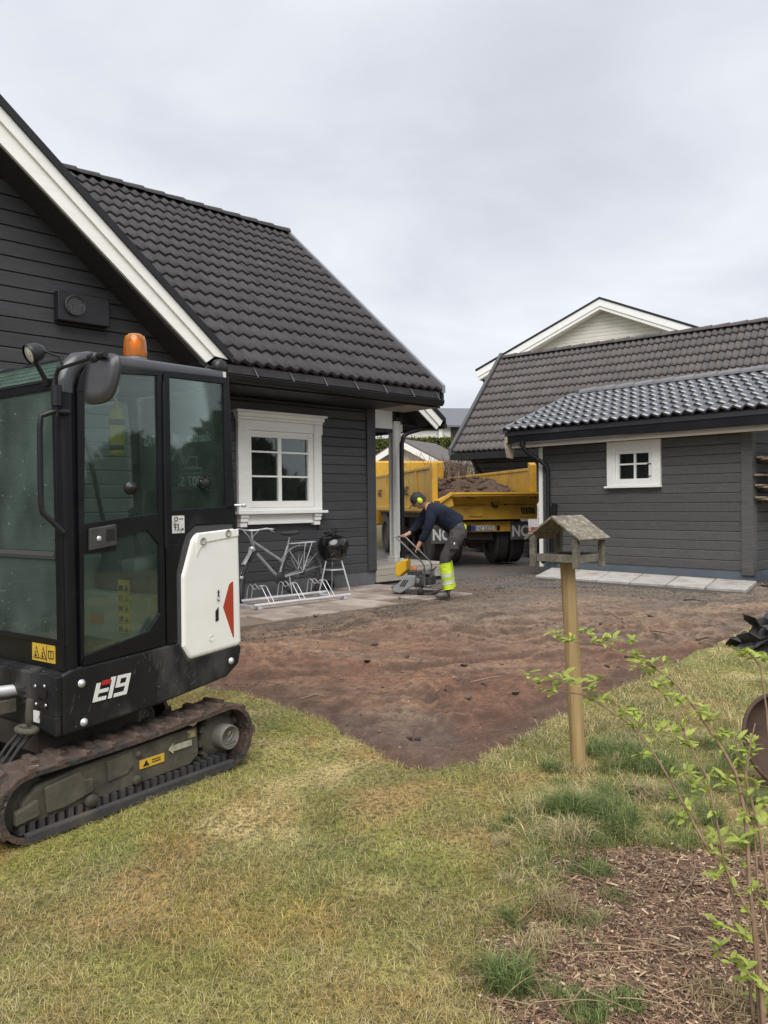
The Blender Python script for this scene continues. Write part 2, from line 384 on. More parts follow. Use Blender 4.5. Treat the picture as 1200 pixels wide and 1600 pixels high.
# far terrain: one sheet out to the horizon, rising behind the road
def far_z(X, Y):
    t = np.clip((Y - 27) / 9, 0, 1); return -0.12 + 3.3 * t * t * (3 - 2 * t) + np.clip((Y - 60) / 400, 0, 1) * 10
FARG = mat('garden_ground', (0.10, 0.10, 0.045), 0.95, (0.16, 0.13, 0.08), 0.6, bump=0.3, bscale=5)
grid_mesh('ground', -400, 400, -40, 760, 4.0, far_z, FARG)
ASPH = mat('asphalt', (0.075, 0.075, 0.078), 0.85, (0.10, 0.098, 0.095), 3.0, bump=0.4, bscale=180, dirt=(0.13, 0.095, 0.07), dscale=0.5, dlim=(0.45, 0.62))
grid_mesh('driveway', -8, 14, 12.6, 27, 0.5, lambda X, Y: gz_np(Y) - 0.035 + 0 * X, ASPH)

LAWN_T = [(0.15, 0.14, 0.045), (0.26, 0.21, 0.075), (0.33, 0.265, 0.12), (0.095, 0.125, 0.032)]
OX_, OY_, SA_, CA_ = -0.143, 13.2, math.sin(R(46.4)), math.cos(R(46.4))
def pav_mask(X, Y, m=2.25):                     # 1 under the patio
    pa = (X - OX_) * SA_ + (Y - OY_) * CA_; pb_ = (X - OX_) * CA_ - (Y - OY_) * SA_
    return np.clip((m - pb_) / .12, 0, 1) * np.clip((pa + 5.3) / .1, 0, 1) * np.clip((.05 - pa) / .1, 0, 1)
def dirt_sd(X, Y): return poly_sd(X, Y, DIRT) + (fbm(X, Y, 3.0, 5) - 0.5) * 0.22 + (fbm(X, Y, 14.0, 8) - .5) * 0.07
def mulch_sd(X, Y): return poly_sd(X, Y, MULCH) + (fbm(X, Y, 4.0, 25) - 0.5) * 0.55 + (fbm(X, Y, 14.0, 26) - 0.5) * 0.15
def lawn_z(X, Y):
    sd = dirt_sd(X, Y); ms = mulch_sd(X, Y)
    sm = np.clip((sd + 0.05) / 0.15, 0, 1); sm2 = np.clip((ms + 0.05) / 0.12, 0, 1)
    pa = (X - OX_) * SA_ + (Y - OY_) * CA_; pb_ = (X - OX_) * CA_ - (Y - OY_) * SA_     # along and out from the house wall
    pav = np.clip((2.25 - pb_) / .12, 0, 1) * np.clip((pa + 5.3) / .1, 0, 1)
    return gz_np(Y) - 0.25 * pav + (fbm(X, Y, 2.2, 3) - .5) * 0.05 + (fbm(X, Y, 9, 31) - .5) * 0.02 - 0.12 * sm - 0.09 * sm2 - 0.3 * np.clip((Y - 11.2) / 1, 0, 1)
def lawn_tint(X, Y):
    a = fbm(X, Y, 1.7, 41); b = fbm(X, Y, 3.2, 43); c = fbm(X, Y, 24.0, 47)
    moss = np.array([0.270, 0.262, 0.058]); straw = np.array([0.54, 0.43, 0.20]); green = np.array([0.115, 0.160, 0.034]); brown = np.array([0.300, 0.175, 0.065])
    w = np.clip((a - .42) * 5, 0, 1)[:, None]; v = np.clip((b - .42) * 5, 0, 1)[:, None]; u = np.clip((c - .5) * 4, 0, 1)[:, None]
    w = np.clip(w + np.clip((3.0 - Y) / 1.2, 0, .55)[:, None] * (.4 + b[:, None]), 0, 1)
    rb_ = np.clip((fbm(X, Y, 2.1, 49) - .51) * 7, 0, .75)[:, None]
    col = moss * (1 - w) + straw * w; col = col * (1 - rb_) + brown * 1.15 * rb_; col = col * (1 - .62 * v) + green * .62 * v
    return col * (1 - .4 * u) + brown * .4 * u
LAWNM = mat('lawn_thatch', (1, 1, 1), 0.95, attr='tint', bump=0.8, bscale=90, dirt=(0.065, 0.055, 0.02), dscale=45.0, dlim=(0.42, 0.62))
grid_mesh('lawn', -9.0, 8.5, 0.4, 12.4, 0.05, lawn_z, LAWNM, lawn_tint)

def ridged(x, y, sc, seed, oct=3): return 1 - np.abs(2 * fbm(x, y, sc, seed, oct) - 1)
def dirt_relief(X, Y):
    wx, wy = X + (fbm(X, Y, .8, 70) - .5) * 1.2, Y + (fbm(X, Y, .8, 72) - .5) * 1.2
    an = R(24); u, v = wx * math.cos(an) + wy * math.sin(an), -wx * math.sin(an) + wy * math.cos(an)
    a = (fbm(wx, wy, .9, 61) - .5) * .10
    scr = np.clip(ridged(u * .45, v * 2.2, 1.5, 62) - .66, 0, 1) * .26                 # long scraped ridges
    s_, t_ = X * .588 + Y * .809, X * .809 - Y * .588                                   # prints of the tracks leading off the lawn
    for t0 in (-3.45, -4.25, -1.9, -2.7):
        scr = scr + .011 * np.sign(np.sin(2 * np.pi * s_ / .085)) * np.clip((.12 - np.abs(t_ - t0 - .25 * np.sin(s_ * .5))) / .03, 0, 1) * np.clip((fbm(X, Y, 1.6, 96) - .40) * 6, 0, 1)
    clod = np.clip(ridged(wx, wy * 1.3, 5.0, 63) - .55, 0, 1) * .13 * np.clip((fbm(X, Y, 1.2, 65) - .36) * 4, 0, 1)
    cross = np.clip(ridged(v * .5, u * 1.5, 2.2, 66) - .74, 0, 1) * .22 * np.clip((fbm(X, Y, .8, 67) - .45) * 5, 0, 1)
    return a + scr + clod + cross - .06 + (fbm(X, Y, 22, 64, 3) - .5) * .026
def dirt_z(X, Y):
    sd = dirt_sd(X, Y); out_ = np.clip(-sd / 0.12, 0, 1); far = np.clip((Y - 8.8) / 2.5, 0, 1)
    rim = np.exp(-((sd - 0.12) / 0.14) ** 2) * 0.05 * fbm(X, Y, 6, 75)
    return gz_np(Y) - 0.035 + dirt_relief(X, Y) * (.62 - .30 * far) + rim - 0.12 * out_ - .22 * pav_mask(X, Y, 2.16)
def dirt_tint(X, Y):
    a = fbm(X, Y, 0.75, 81); b = fbm(X * .6, Y * 1.6, 3.2, 82); c = fbm(X * .7, Y * 1.9, 11.0, 83); d = fbm(X, Y, 45.0, 84, 2); sd = dirt_sd(X, Y)
    red = np.array([0.150, 0.076, 0.045]); tan = np.array([0.210, 0.138, 0.088]); grey = np.array([0.132, 0.113, 0.090]); dark = np.array([0.048, 0.027, 0.020])
    far = np.clip((Y - 6.6) / 2.6 + (b - .5) * 1.5, 0, 1)[:, None]
    col = red * (1 - far) + (tan * .78 + grey * .22) * far
    w = np.clip((a - .50) * 7, 0, 1)[:, None]; col = col * (1 - .6 * w) + grey * .6 * w              # trampled grey patches
    k = np.clip((fbm(X, Y, 1.3, 87) - .52) * 7, 0, 1)[:, None]; col = col * (1 - .45 * k) + tan * 1.1 * .45 * k
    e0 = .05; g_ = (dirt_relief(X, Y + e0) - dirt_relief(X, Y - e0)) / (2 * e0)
    h = np.clip(dirt_relief(X, Y) * 11, -1, 1)[:, None]; col = col * (1 + .25 * h)                    # relief shading put into the colour: light crests, dark hollows
    m_ = np.clip((np.abs(g_) - .22) * 2.4, 0, 1)[:, None]; col = col * (1 - .6 * m_) + dark * .6 * m_   # shade of the steep faces put into the colour
    v = np.clip((c * .6 + b * .4 - .52) * 8, 0, 1)[:, None]; col = col * (1 - .5 * v) + dark * .5 * v
    gr = np.clip(ridged(X * .5 + Y * .35 + (fbm(X, Y, .7, 90) - .5) * 1.5, Y * 1.7 - X * .35 + (fbm(X, Y, .9, 91) - .5) * 1.2, 1.5, 92, 2) - .86, 0, 1)[:, None] * 5; gr = np.clip(gr, 0, 1) * np.clip((fbm(X, Y, 1.5, 93) - .42) * 5, 0, 1)[:, None]; col = col * (1 - .6 * gr) + dark * .6 * gr
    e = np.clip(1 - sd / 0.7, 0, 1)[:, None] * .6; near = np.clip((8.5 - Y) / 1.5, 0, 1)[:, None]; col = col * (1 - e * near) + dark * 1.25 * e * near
    g = np.clip((Y - 9.8 + (b - .5) * 2.5) / 1.4, 0, 1)[:, None] * .5
    col = col * (1 - g) + grey * g
    pb = (X - OX_) * CA_ - (Y - OY_) * SA_; near_p = np.clip(1 - np.abs(pb - 2.3) / .75 + (b - .5) * 1.2, 0, 1)[:, None] * np.clip((.9 - ((X - OX_) * SA_ + (Y - OY_) * CA_)) / .5, 0, 1)[:, None]
    far_d = np.clip((Y - 11.3 + (b - .5) * 2) / 1.0, 0, 1)[:, None] * np.clip((3.4 - X) / .8, 0, 1)[:, None]; k_ = np.maximum(near_p, far_d) * .6; col = col * (1 - k_) + np.array([.082, .060, .045]) * k_
    return col * (.80 + .74 * d[:, None])
DIRTM = mat('bare_soil', (1, 1, 1), 0.95, attr='tint', bump=1.0, bdist=.03, bscale=30, dirt=(0.075, 0.046, 0.034), dscale=16.0, dlim=(0.50, 0.72), detail=9, spots=((.26, .19, .135), 40.0, (.64, .78)))
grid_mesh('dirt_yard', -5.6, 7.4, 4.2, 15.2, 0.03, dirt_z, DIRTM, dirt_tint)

def mulch_z(X, Y):
    ms = mulch_sd(X, Y); return gz_np(Y) - 0.02 + (fbm(X, Y, 2.5, 91) - .5) * 0.08 + (fbm(X, Y, 25, 92) - .5) * 0.03 - 0.10 * np.clip(-ms / 0.12, 0, 1)
MULM = mat('mulch_soil', (0.085, 0.052, 0.036), 0.95, (0.13, 0.085, 0.055), 30.0, bump=1.0, bscale=80)
grid_mesh('mulch_bed', 0.1, 3.2, 0.9, 4.0, 0.02, mulch_z, MULM)

# ================================================================== dark house
OX, OY = -0.143, 13.2
house = FR('timber_house', (OX, OY, 0), 46.4, 'charcoal timber house with white grid window and steep dark tiled roof, left of the yard', 'house')
TPH = math.atan(0.87); EZ = 3.40
wcore = MB()
WX0, WX1, WZ0, WZ1 = -2.60, -1.40, 1.46, 2.72
for a, b in (((-4.75, .03, .2), (WX0, .16, 3.12)), ((WX1, .03, .2), (-.01, .16, 3.12)), ((WX0, .03, .2), (WX1, .16, WZ0)), ((WX0, .03, WZ1), (WX1, .16, 3.12)), ((-.16, .17, .2), (-.01, 6.8, 3.3)), ((-12.9, 6.8, .2), (-.01, 6.95, 3.3))):
    wcore.box(a, b)
wall = wcore.build('window_wall', SIDING, house)
ROWH = 0.1485; z = 0.372
while z < 3.08:
    h = min(ROWH, 3.10 - z)
    if z + h <= 1.20 or z >= 2.86: plank(wall, -4.75, -.19, z, h, .03, SIDING)
    else:
        plank(wall, -4.75, -2.70, z, h, .03, SIDING); plank(wall, -1.225, -.19, z, h, .03, SIDING)
    z += ROWH
MB().box((-.19, -.022, .385), (0.0, .03, 3.10)).build('corner_board', SIDING, house, bevel=.004)
MB().box((-4.75, .02, .05), (-.012, .10, .384)).build('plinth', CONCRETE, house)
# room behind the window
rm = MB()
rm.box((-3.6, 2.6, .8), (-.8, 2.65, 3.0)); rm.box((-3.65, .17, .8), (-3.6, 2.6, 3.0)); rm.box((-.8, .17, .8), (-.75, 2.6, 3.0)); rm.box((-3.6, .17, .75), (-.8, 2.6, .8)); rm.box((-3.6, .17, 3.0), (-.8, 2.6, 3.05))
rm.build('inner_room', mat('room_paint', (0.34, 0.34, 0.31), 0.9), house)
def window(parent, F, x0, x1, z0, z1, cw, cols, rows, sash_w, muntins_v, muntins_h, sill=None, cornice=None, y=0.0, glass=WGLASS):
    """casing with sash, panes, sill; F(x, depth, z) maps to the parent's axes, depth > 0 is outwards"""
    def bx(m_, a, b): m_.box(F(*a), F(*b))
    cas = MB()
    bx(cas, (x0, -.05, z0), (x0 + cw, .045, z1)); bx(cas, (x1 - cw, -.05, z0), (x1, .045, z1))
    bx(cas, (x0 + cw, -.05, z1 - cw), (x1 - cw, .042, z1)); bx(cas, (x0 + cw, -.05, z0), (x1 - cw, .042, z0 + cw * .35))
    w = cas.build('window', WHITE, parent, bevel=.004)
    ix0, ix1, iz0, iz1 = x0 + cw + .004, x1 - cw - .004, z0 + cw * .35 + .003, z1 - cw - .003
    sa = MB()
    bx(sa, (ix0, -.04, iz0), (ix0 + sash_w, .018, iz1)); bx(sa, (ix1 - sash_w, -.04, iz0), (ix1, .018, iz1))
    bx(sa, (ix0 + sash_w, -.04, iz0), (ix1 - sash_w, .016, iz0 + sash_w)); bx(sa, (ix0 + sash_w, -.04, iz1 - sash_w), (ix1 - sash_w, .016, iz1))
    sa.build('sash', WHITE, w, bevel=.004)
    xs = [ix0 + sash_w] + [q for m_ in muntins_v for q in m_] + [ix1 - sash_w]
    zs = [iz0 + sash_w] + [q for m_ in muntins_h for q in m_] + [iz1 - sash_w]
    for m_ in muntins_v:
        b = MB(); bx(b, (m_[0], -.035, zs[0]), (m_[1], .008, zs[-1])); b.build('muntin', WHITE, w)
    for m_ in muntins_h:
        for i in range(0, len(xs), 2):
            b = MB(); bx(b, (xs[i], -.035, m_[0]), (xs[i + 1], .006, m_[1])); b.build('muntin', WHITE, w)
    for i in range(0, len(xs), 2):
        for j in range(0, len(zs), 2):
            b = MB(); bx(b, (xs[i], -.03, zs[j]), (xs[i + 1], -.024, zs[j + 1])); b.build('pane', glass, w)
    return w
Fh = lambda x, d, z: (x, -d, z)
win = window(house, Fh, -2.735, -1.19, 1.42, 2.76, .145, 2, 3, .095, [(-2.005, -1.945)], [(1.925, 1.95), (2.29, 2.315)])
b = MB(); b.box((-2.75, -.07, 2.762), (-1.175, .03, 2.80)); b.box((-2.77, -.10, 2.80), (-1.165, .03, 2.86)); b.box((-2.81, -.14, 2.86), (-1.135, .03, 2.895)); b.build('cornice', WHITE, win, bevel=.006)
b = MB()
for xa in (-2.745, -1.345): b.box((xa, -.062, 2.60), (xa + .165, -.046, 2.758)); b.box((xa + .012, -.072, 2.63), (xa + .153, -.062, 2.73))
b.build('capital', WHITE, win, bevel=.005)
MB().box((-2.80, -.14, 1.377), (-1.145, .03, 1.418)).build('sill', WHITE, win, bevel=.006)
b = MB(); b.box((-2.60, -.05, 1.235), (-1.39, .03, 1.375)); b.box((-2.60, -.065, 1.225), (-1.39, .03, 1.262)); b.build('apron', WHITE, win, bevel=.004)
for xa in (-2.745, -1.385):
    b = MB(); b.box((xa, -.11, 1.325), (xa + .14, .03, 1.375)); b.box((xa + .006, -.095, 1.265), (xa + .134, .03, 1.322)); b.box((xa + .012, -.075, 1.19), (xa + .128, .03, 1.262)); b.build('bracket', WHITE, win, bevel=.008)
# eaves
MB().box((-4.75, -.80, 3.10), (.0, .03, 3.122)).build('soffit', DARKWOOD, house)
b = MB()
for k in range(7): b.box((.003, -.80 + k * .1186, 3.106), (.72, -.80 + k * .1186 + .112, 3.124))
b.build('porch_soffit', GREYWOOD, house)  # paler than the eave soffit: light from the sky put into the colour
MB().box((-4.05, -.825, 3.10), (.74, -.80, 3.375)).build('fascia', BLACKMETAL, house)
gt = MB(); n = 10; vs = []
for i, x in enumerate((-4.0, .70)):
    for j in range(n + 1):
        th = math.pi + math.pi * j / n; vs.append((x, -.895 + .065 * math.cos(th), 3.205 + .085 * math.sin(th)))
gt.add(vs, [(j, j + 1, n + 1 + j + 1, n + 1 + j) for j in range(n)], True); gt.add(vs[:n + 1], [tuple(range(n + 1))]); gt.add(vs[n + 1:], [tuple(range(n, -1, -1))])
gt.tube([(-4.0, -.96, 3.207), (.70, -.96, 3.207)], .008, 6)
gt.build('gutter', BLACKMETAL, house)
for k in range(8):
    MB().tube([(-3.6 + .6 * k, -.83, 3.40), (-3.6 + .6 * k, -.845, 3.37), (-3.6 + .6 * k, -.955, 3.215)], .008, 5).build('gutter_hook', CONCRETE, house)
# roof with single tiles
rb = MB()
def slab_x(mb, y0, z0, y1, z1, xa, xb, t):
    mb.prism([(y0, z0), (y1, z1), (y1, z1 - t), (y0, z0 - t)], xa, xb, fn=lambda a, y, c: (y, a, c))
slab_x(rb, -.86, EZ - .05, 3.41, EZ - .05 + .87 * 4.27, -13.2, .70, .10)
slab_x(rb, 3.41, EZ - .05 + .87 * 4.27, 7.7, EZ - .05, -13.2, .70, .10)
roof = rb.build('roof', TILE, house, fix=True)
SL = math.hypot(4.29, 4.29 * .87); NR = 15; TW, TL = .375, SL / NR
tm = tile_mesh(TW, TL + .045, TILE, amp=.021, lip=.042)
for r_ in range(NR):
    y_ = -.88 + (4.29 / NR) * r_; z_ = EZ + .87 * (4.29 / NR) * r_
    xmin = -4.05 - (max(0, (z_ - 3.5)) / .85) * 0.0
    k = 0
    while k < 13:
        o = link('roof_tile', tm, roof, (.715 - TW * (k + 1), y_, z_ - .008 + random.uniform(-.003, .003)), (TPH + random.uniform(-.004, .004), random.uniform(-.003, .003), 0)); k += 1
cap = MB()
for j in range(9):
    pass
def cap_mesh(ln, r, m):
    vs = []; n = 8
    for x, rr in ((0, r), (ln, r * 1.24)):
        for j in range(n + 1):
            th = math.pi * j / n; vs.append((x, rr * 1.25 * math.cos(th), rr * math.sin(th)))
    b = MB(); b.add(vs, [(j, n + 1 + j, n + 2 + j, j + 1) for j in range(n)], False); b.add(vs[:n + 1], [tuple(range(n + 1))]); b.add(vs[n + 1:], [tuple(range(n, -1, -1))])
    return b.mesh('ridge_tile', m)
cm = cap_mesh(.42, .095, TILE); RZ = EZ + .87 * 4.29
for k in range(14):
    link('ridge_tile', cm, roof, (.74 - .40 * (k + 1), 3.41, RZ - .03), (0, 0, 0))
def strip_x(name, x0, x1, y0, z0, y1, z1, dz0, dz1, m, parent):
    MB().prism([(y0, z0 + dz0), (y1, z1 + dz0), (y1, z1 + dz1), (y0, z0 + dz1)], x0, x1, fn=lambda a, y, c: (y, a, c)).build(name, m, parent, fix=True)
strip_x('verge_flashing', .715, .79, -.90, EZ, 3.41, RZ, -.05, .075, FLASH, house)
strip_x('verge_board', .72, .775, -.88, EZ, 3.41, RZ, -.24, -.052, BLACKMETAL, house)
# ---- cross gable on the left
AX = -8.65
zlow = lambda x: 3.156 - .847 * (x + 4.295)
zup = lambda x: 3.234 - .849 * (x + 3.952)
mir = lambda x: 2 * AX - x
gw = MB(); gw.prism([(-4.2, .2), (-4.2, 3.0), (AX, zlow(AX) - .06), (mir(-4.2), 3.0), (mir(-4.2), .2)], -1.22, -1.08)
gw.box((-4.34, -1.08, .2), (-4.2, .03, 3.1)); gwall = gw.build('gable_wall', SIDING_SHADE, house)
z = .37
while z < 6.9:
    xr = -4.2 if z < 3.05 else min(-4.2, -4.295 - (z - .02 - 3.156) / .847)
    if xr > AX + .15: plank(gwall, max(mir(xr), -13.0), xr, z, .155, -1.22, SIDING_SHADE)
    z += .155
sf = MB()
sf.prism([(-4.0, zlow(-4.0) + .10), (AX, zlow(AX) + .10), (AX, zlow(AX) + .02), (-4.3, zlow(-4.3) + .02), (-4.3, zlow(-4.3) + .0)], -1.66, -1.2)
sf.prism([(mir(-4.0), zlow(-4.0) + .10), (AX, zlow(AX) + .10), (AX, zlow(AX) + .02), (mir(-4.3), zlow(-4.3) + .02)], -1.66, -1.2)
sf.build('gable_soffit', DARKWOOD, house, fix=True)
for sgn in (1, -1):
    fx = (lambda x: x) if sgn > 0 else mir
    mid = lambda x: zlow(x) * .30 + zup(x) * .70
    b = MB()
    b.prism([(fx(-4.23), zlow(-4.30) + .01), (fx(-4.12), zlow(-4.295) + .095), (fx(-4.12), mid(-4.12)), (AX, mid(AX)), (AX, zlow(AX))], -1.70, -1.66)
    b.build('lower_bargeboard', WHITE, house, fix=True)
    b = MB()
    b.prism([(fx(-4.14), mid(-4.14) - .03), (fx(-3.955), zup(-3.955) - .005), (AX, zup(AX) - .002), (AX, mid(AX) - .03)], -1.728, -1.702)
    b.build('upper_bargeboard', WHITE, house, fix=True)
    b = MB()
    b.prism([(fx(-3.90), zup(-3.90)), (fx(-3.90), zup(-3.90) + .09), (AX, zup(AX) + .09), (AX, zup(AX))], -1.76, 3.3)
    b.build('gable_roof', BLACKMETAL, house, fix=True)
vb = MB(); vb.box((-5.79, -1.36, 3.485), (-5.225, -1.21, 3.80)); vent = vb.build('wall_vent', BLACKMETAL, house, bevel=.012)
b = MB(); b.lathe([(.104, -.03), (.11, -.012), (.098, -.004), (.094, -.02)], (-5.615, -1.362, 3.655), 'y', 28)
for k in range(-4, 5):
    hw = math.sqrt(max(0, .095 ** 2 - (k * .021) ** 2))
    b.tube([(-5.615 + k * .021, -1.372, 3.655 - hw), (-5.615 + k * .021, -1.372, 3.655 + hw)], .0035, 4); b.tube([(-5.615 - hw, -1.374, 3.655 + k * .021), (-5.615 + hw, -1.374, 3.655 + k * .021)], .0035, 4)
b.build('grille', mat('grille_grey', (.16, .16, .165), .4, metal=.3), vent)
# ---- porch
b = MB(); b.box((1.215, .77, .385), (1.385, .93, 3.05)); b.box((1.235, .758, .55), (1.258, .77, 3.0)); b.box((1.342, .758, .55), (1.365, .77, 3.0)); b.box((1.203, .79, .55), (1.215, .812, 3.0)); b.box((1.203, .888, .55), (1.215, .91, 3.0))
b.box((1.19, .745, .386), (1.41, .955, .52)); pp = b.build('porch_post', WHITE, house, bevel=.004)
b = MB(); b.box((1.39, .80, 2.86), (1.47, .90, 3.14)); b.build('post_bracket', WHITE, pp, bevel=.004)
b = MB(); b.box((.0, .80, 2.90), (1.20, .90, 3.26)); b.build('porch_beam', WHITE, house)
MB().box((.0, .795, 2.84), (1.20, .905, 2.897)).build('beam_edge', DARKWOOD, house)
b = MB(); b.prism([(1.39, 3.0), (1.39, 3.62), (1.98, 3.13), (1.98, 3.0)], .80, .90); b.build('porch_gable', DARKWOOD, house, fix=True)
pl = lambda x: 2.90 - .665 * (x - 1.907)
pu = lambda x: 3.066 - .69 * (x - 2.053)
b = MB(); b.prism([(1.907, 2.90), (1.99, 2.985), (.35, pl(.35) + .135), (.35, pl(.35))], .33, .36); b.build('porch_bargeboard', WHITE, house, fix=True)
b = MB(); b.prism([(1.975, 2.965), (2.053, 3.066), (.35, pu(.35)), (.35, pu(.35) - .135)], .305, .328); b.build('porch_bargeboard', WHITE, house, fix=True)
b = MB(); b.prism([(2.12, 3.03), (2.12, 3.12), (.30, 3.12 + .69 * 1.82), (.30, 3.03 + .69 * 1.82)], .28, 3.6); b.build('porch_roof', BLACKMETAL, house, fix=True)
b = MB(); b.prism([(1.95, 2.98), (.30, 2.98 + .69 * 1.65), (.30, 2.95 + .69 * 1.65), (1.95, 2.95)], .36, 3.5); b.build('porch_soffit', DARKWOOD, house, fix=True)
b = MB(); b.tube([(2.12, .30, 2.98), (2.12, 3.5, 2.96)], .055, 8)
b.build('porch_gutter', BLACKMETAL, house)
b = MB(); b.tube([(2.06, .45, 2.93), (1.86, .52, 2.93), (1.72, .56, 2.91), (1.42, .60, 2.83), (1.30, .60, 2.76), (1.245, .60, 2.62), (1.235, .60, 2.3), (1.235, .60, .56)], .042, 10)
b.tube([(1.235, .60, .50), (1.235, .60, .62)], .055, 10); b.build('downpipe', BLACKMETAL, house)
dk = MB(); dk.box((.01, .03, .10), (1.9, 1.5, .33)); dk = dk.build('porch_deck', DARKWOOD, house)
for z0_, z1_ in ((.285, .384), (.175, .28)): MB().box((.0, -.01, z0_), (1.9, .028, z1_)).build('deck_beam', GREYWOOD, dk, bevel=.004)
for k in range(12): MB().box((.0, -.012 + k * .126, .386), (1.9, -.012 + k * .126 + .12, .412)).build('deck_board', GREYWOOD, dk, bevel=.003)

# patio of tan pavers along the house
def plate(name, quad, z0, z1, m, parent, inset=.004):
    c = Vector((sum(q[0] for q in quad) / 4, sum(q[1] for q in quad) / 4))
    q2 = [(q[0] + (c.x - q[0]) * inset * 2, q[1] + (c.y - q[1]) * inset * 2) for q in quad]
    vs = [(q[0], q[1], z0) for q in q2] + [(q[0], q[1], z1) for q in q2]
    b = MB(); b.add(vs, [(3, 2, 1, 0), (4, 5, 6, 7), (0, 1, 5, 4), (1, 2, 6, 5), (2, 3, 7, 6), (3, 0, 4, 7)])
    return b.build(name, m, parent, bevel=.006, seg=1, fix=True)
pt = MB(); pt.box((-5.2, -2.12, .02), (-.05, -.02, .135)); patio = pt.build('patio', mat('joint_sand', (0.16, 0.12, 0.09), 0.95), house)
patio.parent = None; patio.matrix_world = Matrix.Translation((OX, OY, 0)) @ Matrix.Rotation(R(90 - 46.4), 4, 'Z'); patio['kind'] = 'structure'
ph = .52
for i in range(10):
    for j in range(4):
        if j == 0 and i in (7, 2): continue
        x0 = -5.2 + i * ph; y0 = -2.12 + j * ph
        plate('paver', [(x0, y0), (x0 + ph - .008, y0), (x0 + ph - .008, y0 + ph - .008), (x0, y0 + ph - .008)], .10, .158 + random.uniform(-.003, .004), PATIOM, patio)

# ================================================================== shed with window
shed = FR('garden_shed', (6.027, 12.8, 0), 46.4, 'low grey clad shed with small square white window and shiny black tiled roof, right side', 'shed')
sc_ = MB(); SYL = 4.08
for a, b_ in (((.02, .02, .2), (.14, 1.74, 2.72)), ((.02, 2.42, .2), (.14, SYL, 2.72)), ((.02, 1.74, .2), (.14, 2.42, 1.86)), ((.02, 1.74, 2.52), (.14, 2.42, 2.72)),
             ((.15, .02, .2), (4.5, .14, 2.72)), ((.15, SYL - .14, .2), (4.5, SYL, 2.72)), ((4.5, .02, .2), (4.62, SYL, 2.72))): sc_.box(a, b_)
swall = sc_.build('shed_wall', SIDING2, shed)
z = .332; HS = .163
while z < 2.6:
    if z + HS < 1.74: plank(swall, .16, SYL, z, HS, .02, SIDING2, 'y')
    else: plank(swall, .16, 1.56, z, HS, .02, SIDING2, 'y'); plank(swall, 2.61, SYL, z, HS, .02, SIDING2, 'y')
    plank(swall, .02, 4.5, z, HS, .02, SIDING2, 'x')
    z += HS
b = MB(); b.box((-.024, -.022, .26), (.02, .157, 2.62)); b.box((.022, -.022, .26), (.16, .02, 2.62)); b.build('corner_board', SIDING2, shed, bevel=.003)
MB().box((-.024, SYL + .003, .20), (.10, SYL + .085, 2.60)).build('white_corner_board', WHITE, shed, bevel=.003)
BLUEP = mat('blue_grey_plinth', (0.105, 0.125, 0.15), 0.6, (0.12, 0.14, 0.165), 3.0)
b = MB(); b.box((.012, .012, .10), (.02, SYL, .33)); b.box((.022, .012, .10), (4.5, .02, .33)); b.build('plinth', BLUEP, shed)
Fs = lambda y, d, z_: (-d, y, z_)
sw = window(shed, Fs, 1.558, 2.618, 1.79, 2.612, .165, 2, 2, .065, [(2.052, 2.086)], [(2.17, 2.20)])
MB().box((-.075, 1.545, 1.752), (.02, 2.665, 1.788)).build('sill', WHITE, sw, bevel=.004)
b = MB(); b.box((-.02, 1.745, 2.165), (-.028, 1.80, 2.185)); b.box((-.02, 1.745, 1.945), (-.028, 1.80, 1.96)); b.tube([(-.035, 1.80, 2.18), (-.035, 1.83, 2.15), (-.035, 1.83, 1.99), (-.035, 1.80, 1.955)], .009, 6); b.build('window_latch', BLACKMETAL, sw)
rm = MB(); rm.box((1.5, .5, .5), (1.55, 3.6, 2.7)); rm.build('inner_partition', DARKROOM, shed)
MB().box((-.33, -.9, 2.60), (-.30, 4.60, 2.70)).build('raw_eave_board', GREYWOOD, shed, bevel=.003)
MB().box((-.30, -.9, 2.655), (.02, 4.60, 2.67)).build('soffit', RAWWOOD, shed)
MB().box((-.365, -.9, 2.715), (-.335, 4.68, 2.965)).build('fascia', BLACKMETAL, shed)
MB().box((-.40, -.9, 2.705), (-.335, 4.70, 2.712)).build('drip_edge', BLACKMETAL, shed)
b = MB(); b.prism([(-.37, 2.96), (-.37, 2.62), (-.31, 2.42), (-.18, 2.40), (-.12, 2.60), (-.10, 3.06)], 4.685, 4.755); b.build('raw_barge_end', RAWWOOD, shed, bevel=.004, fix=True)
SPH = math.radians(20.2); ST = math.tan(SPH); SEZ = 2.985
rb = MB()
rb.prism([(-.38, SEZ - .05), (2.18, SEZ - .05 + ST * 2.56), (2.18, SEZ - .13 + ST * 2.56), (-.38, SEZ - .13)], -.95, 4.74)
rb.prism([(2.18, SEZ - .05 + ST * 2.56), (4.9, SEZ - .05), (4.9, SEZ - .13), (2.18, SEZ - .13 + ST * 2.56)], -.95, 4.74)
sroof = rb.build('shed_roof', TILE3, shed, fix=True)
NR3 = 7; run = 2.58; tl3 = run / math.cos(SPH) / NR3; tm3 = tile_mesh(.40, tl3 + .045, TILE3, amp=.028, lip=.034)
for r_ in range(NR3):
    for k in range(15):
        link('roof_tile', tm3, sroof, (-.42 + run / NR3 * r_, 4.75 - .40 * k, SEZ - .005 + ST * run / NR3 * r_ + random.uniform(-.003, .003)), (SPH, 0, -math.pi / 2))
cm3 = cap_mesh(.46, .10, mat('grey_ridge_tile', (0.14, 0.14, 0.145), 0.55, (0.18, 0.18, 0.185), 6.0, rv=.1))
for k in range(13): link('ridge_tile', cm3, sroof, (2.18, 4.55 - .44 * k, SEZ + ST * 2.56 + .0), (0, 0, -math.pi / 2))
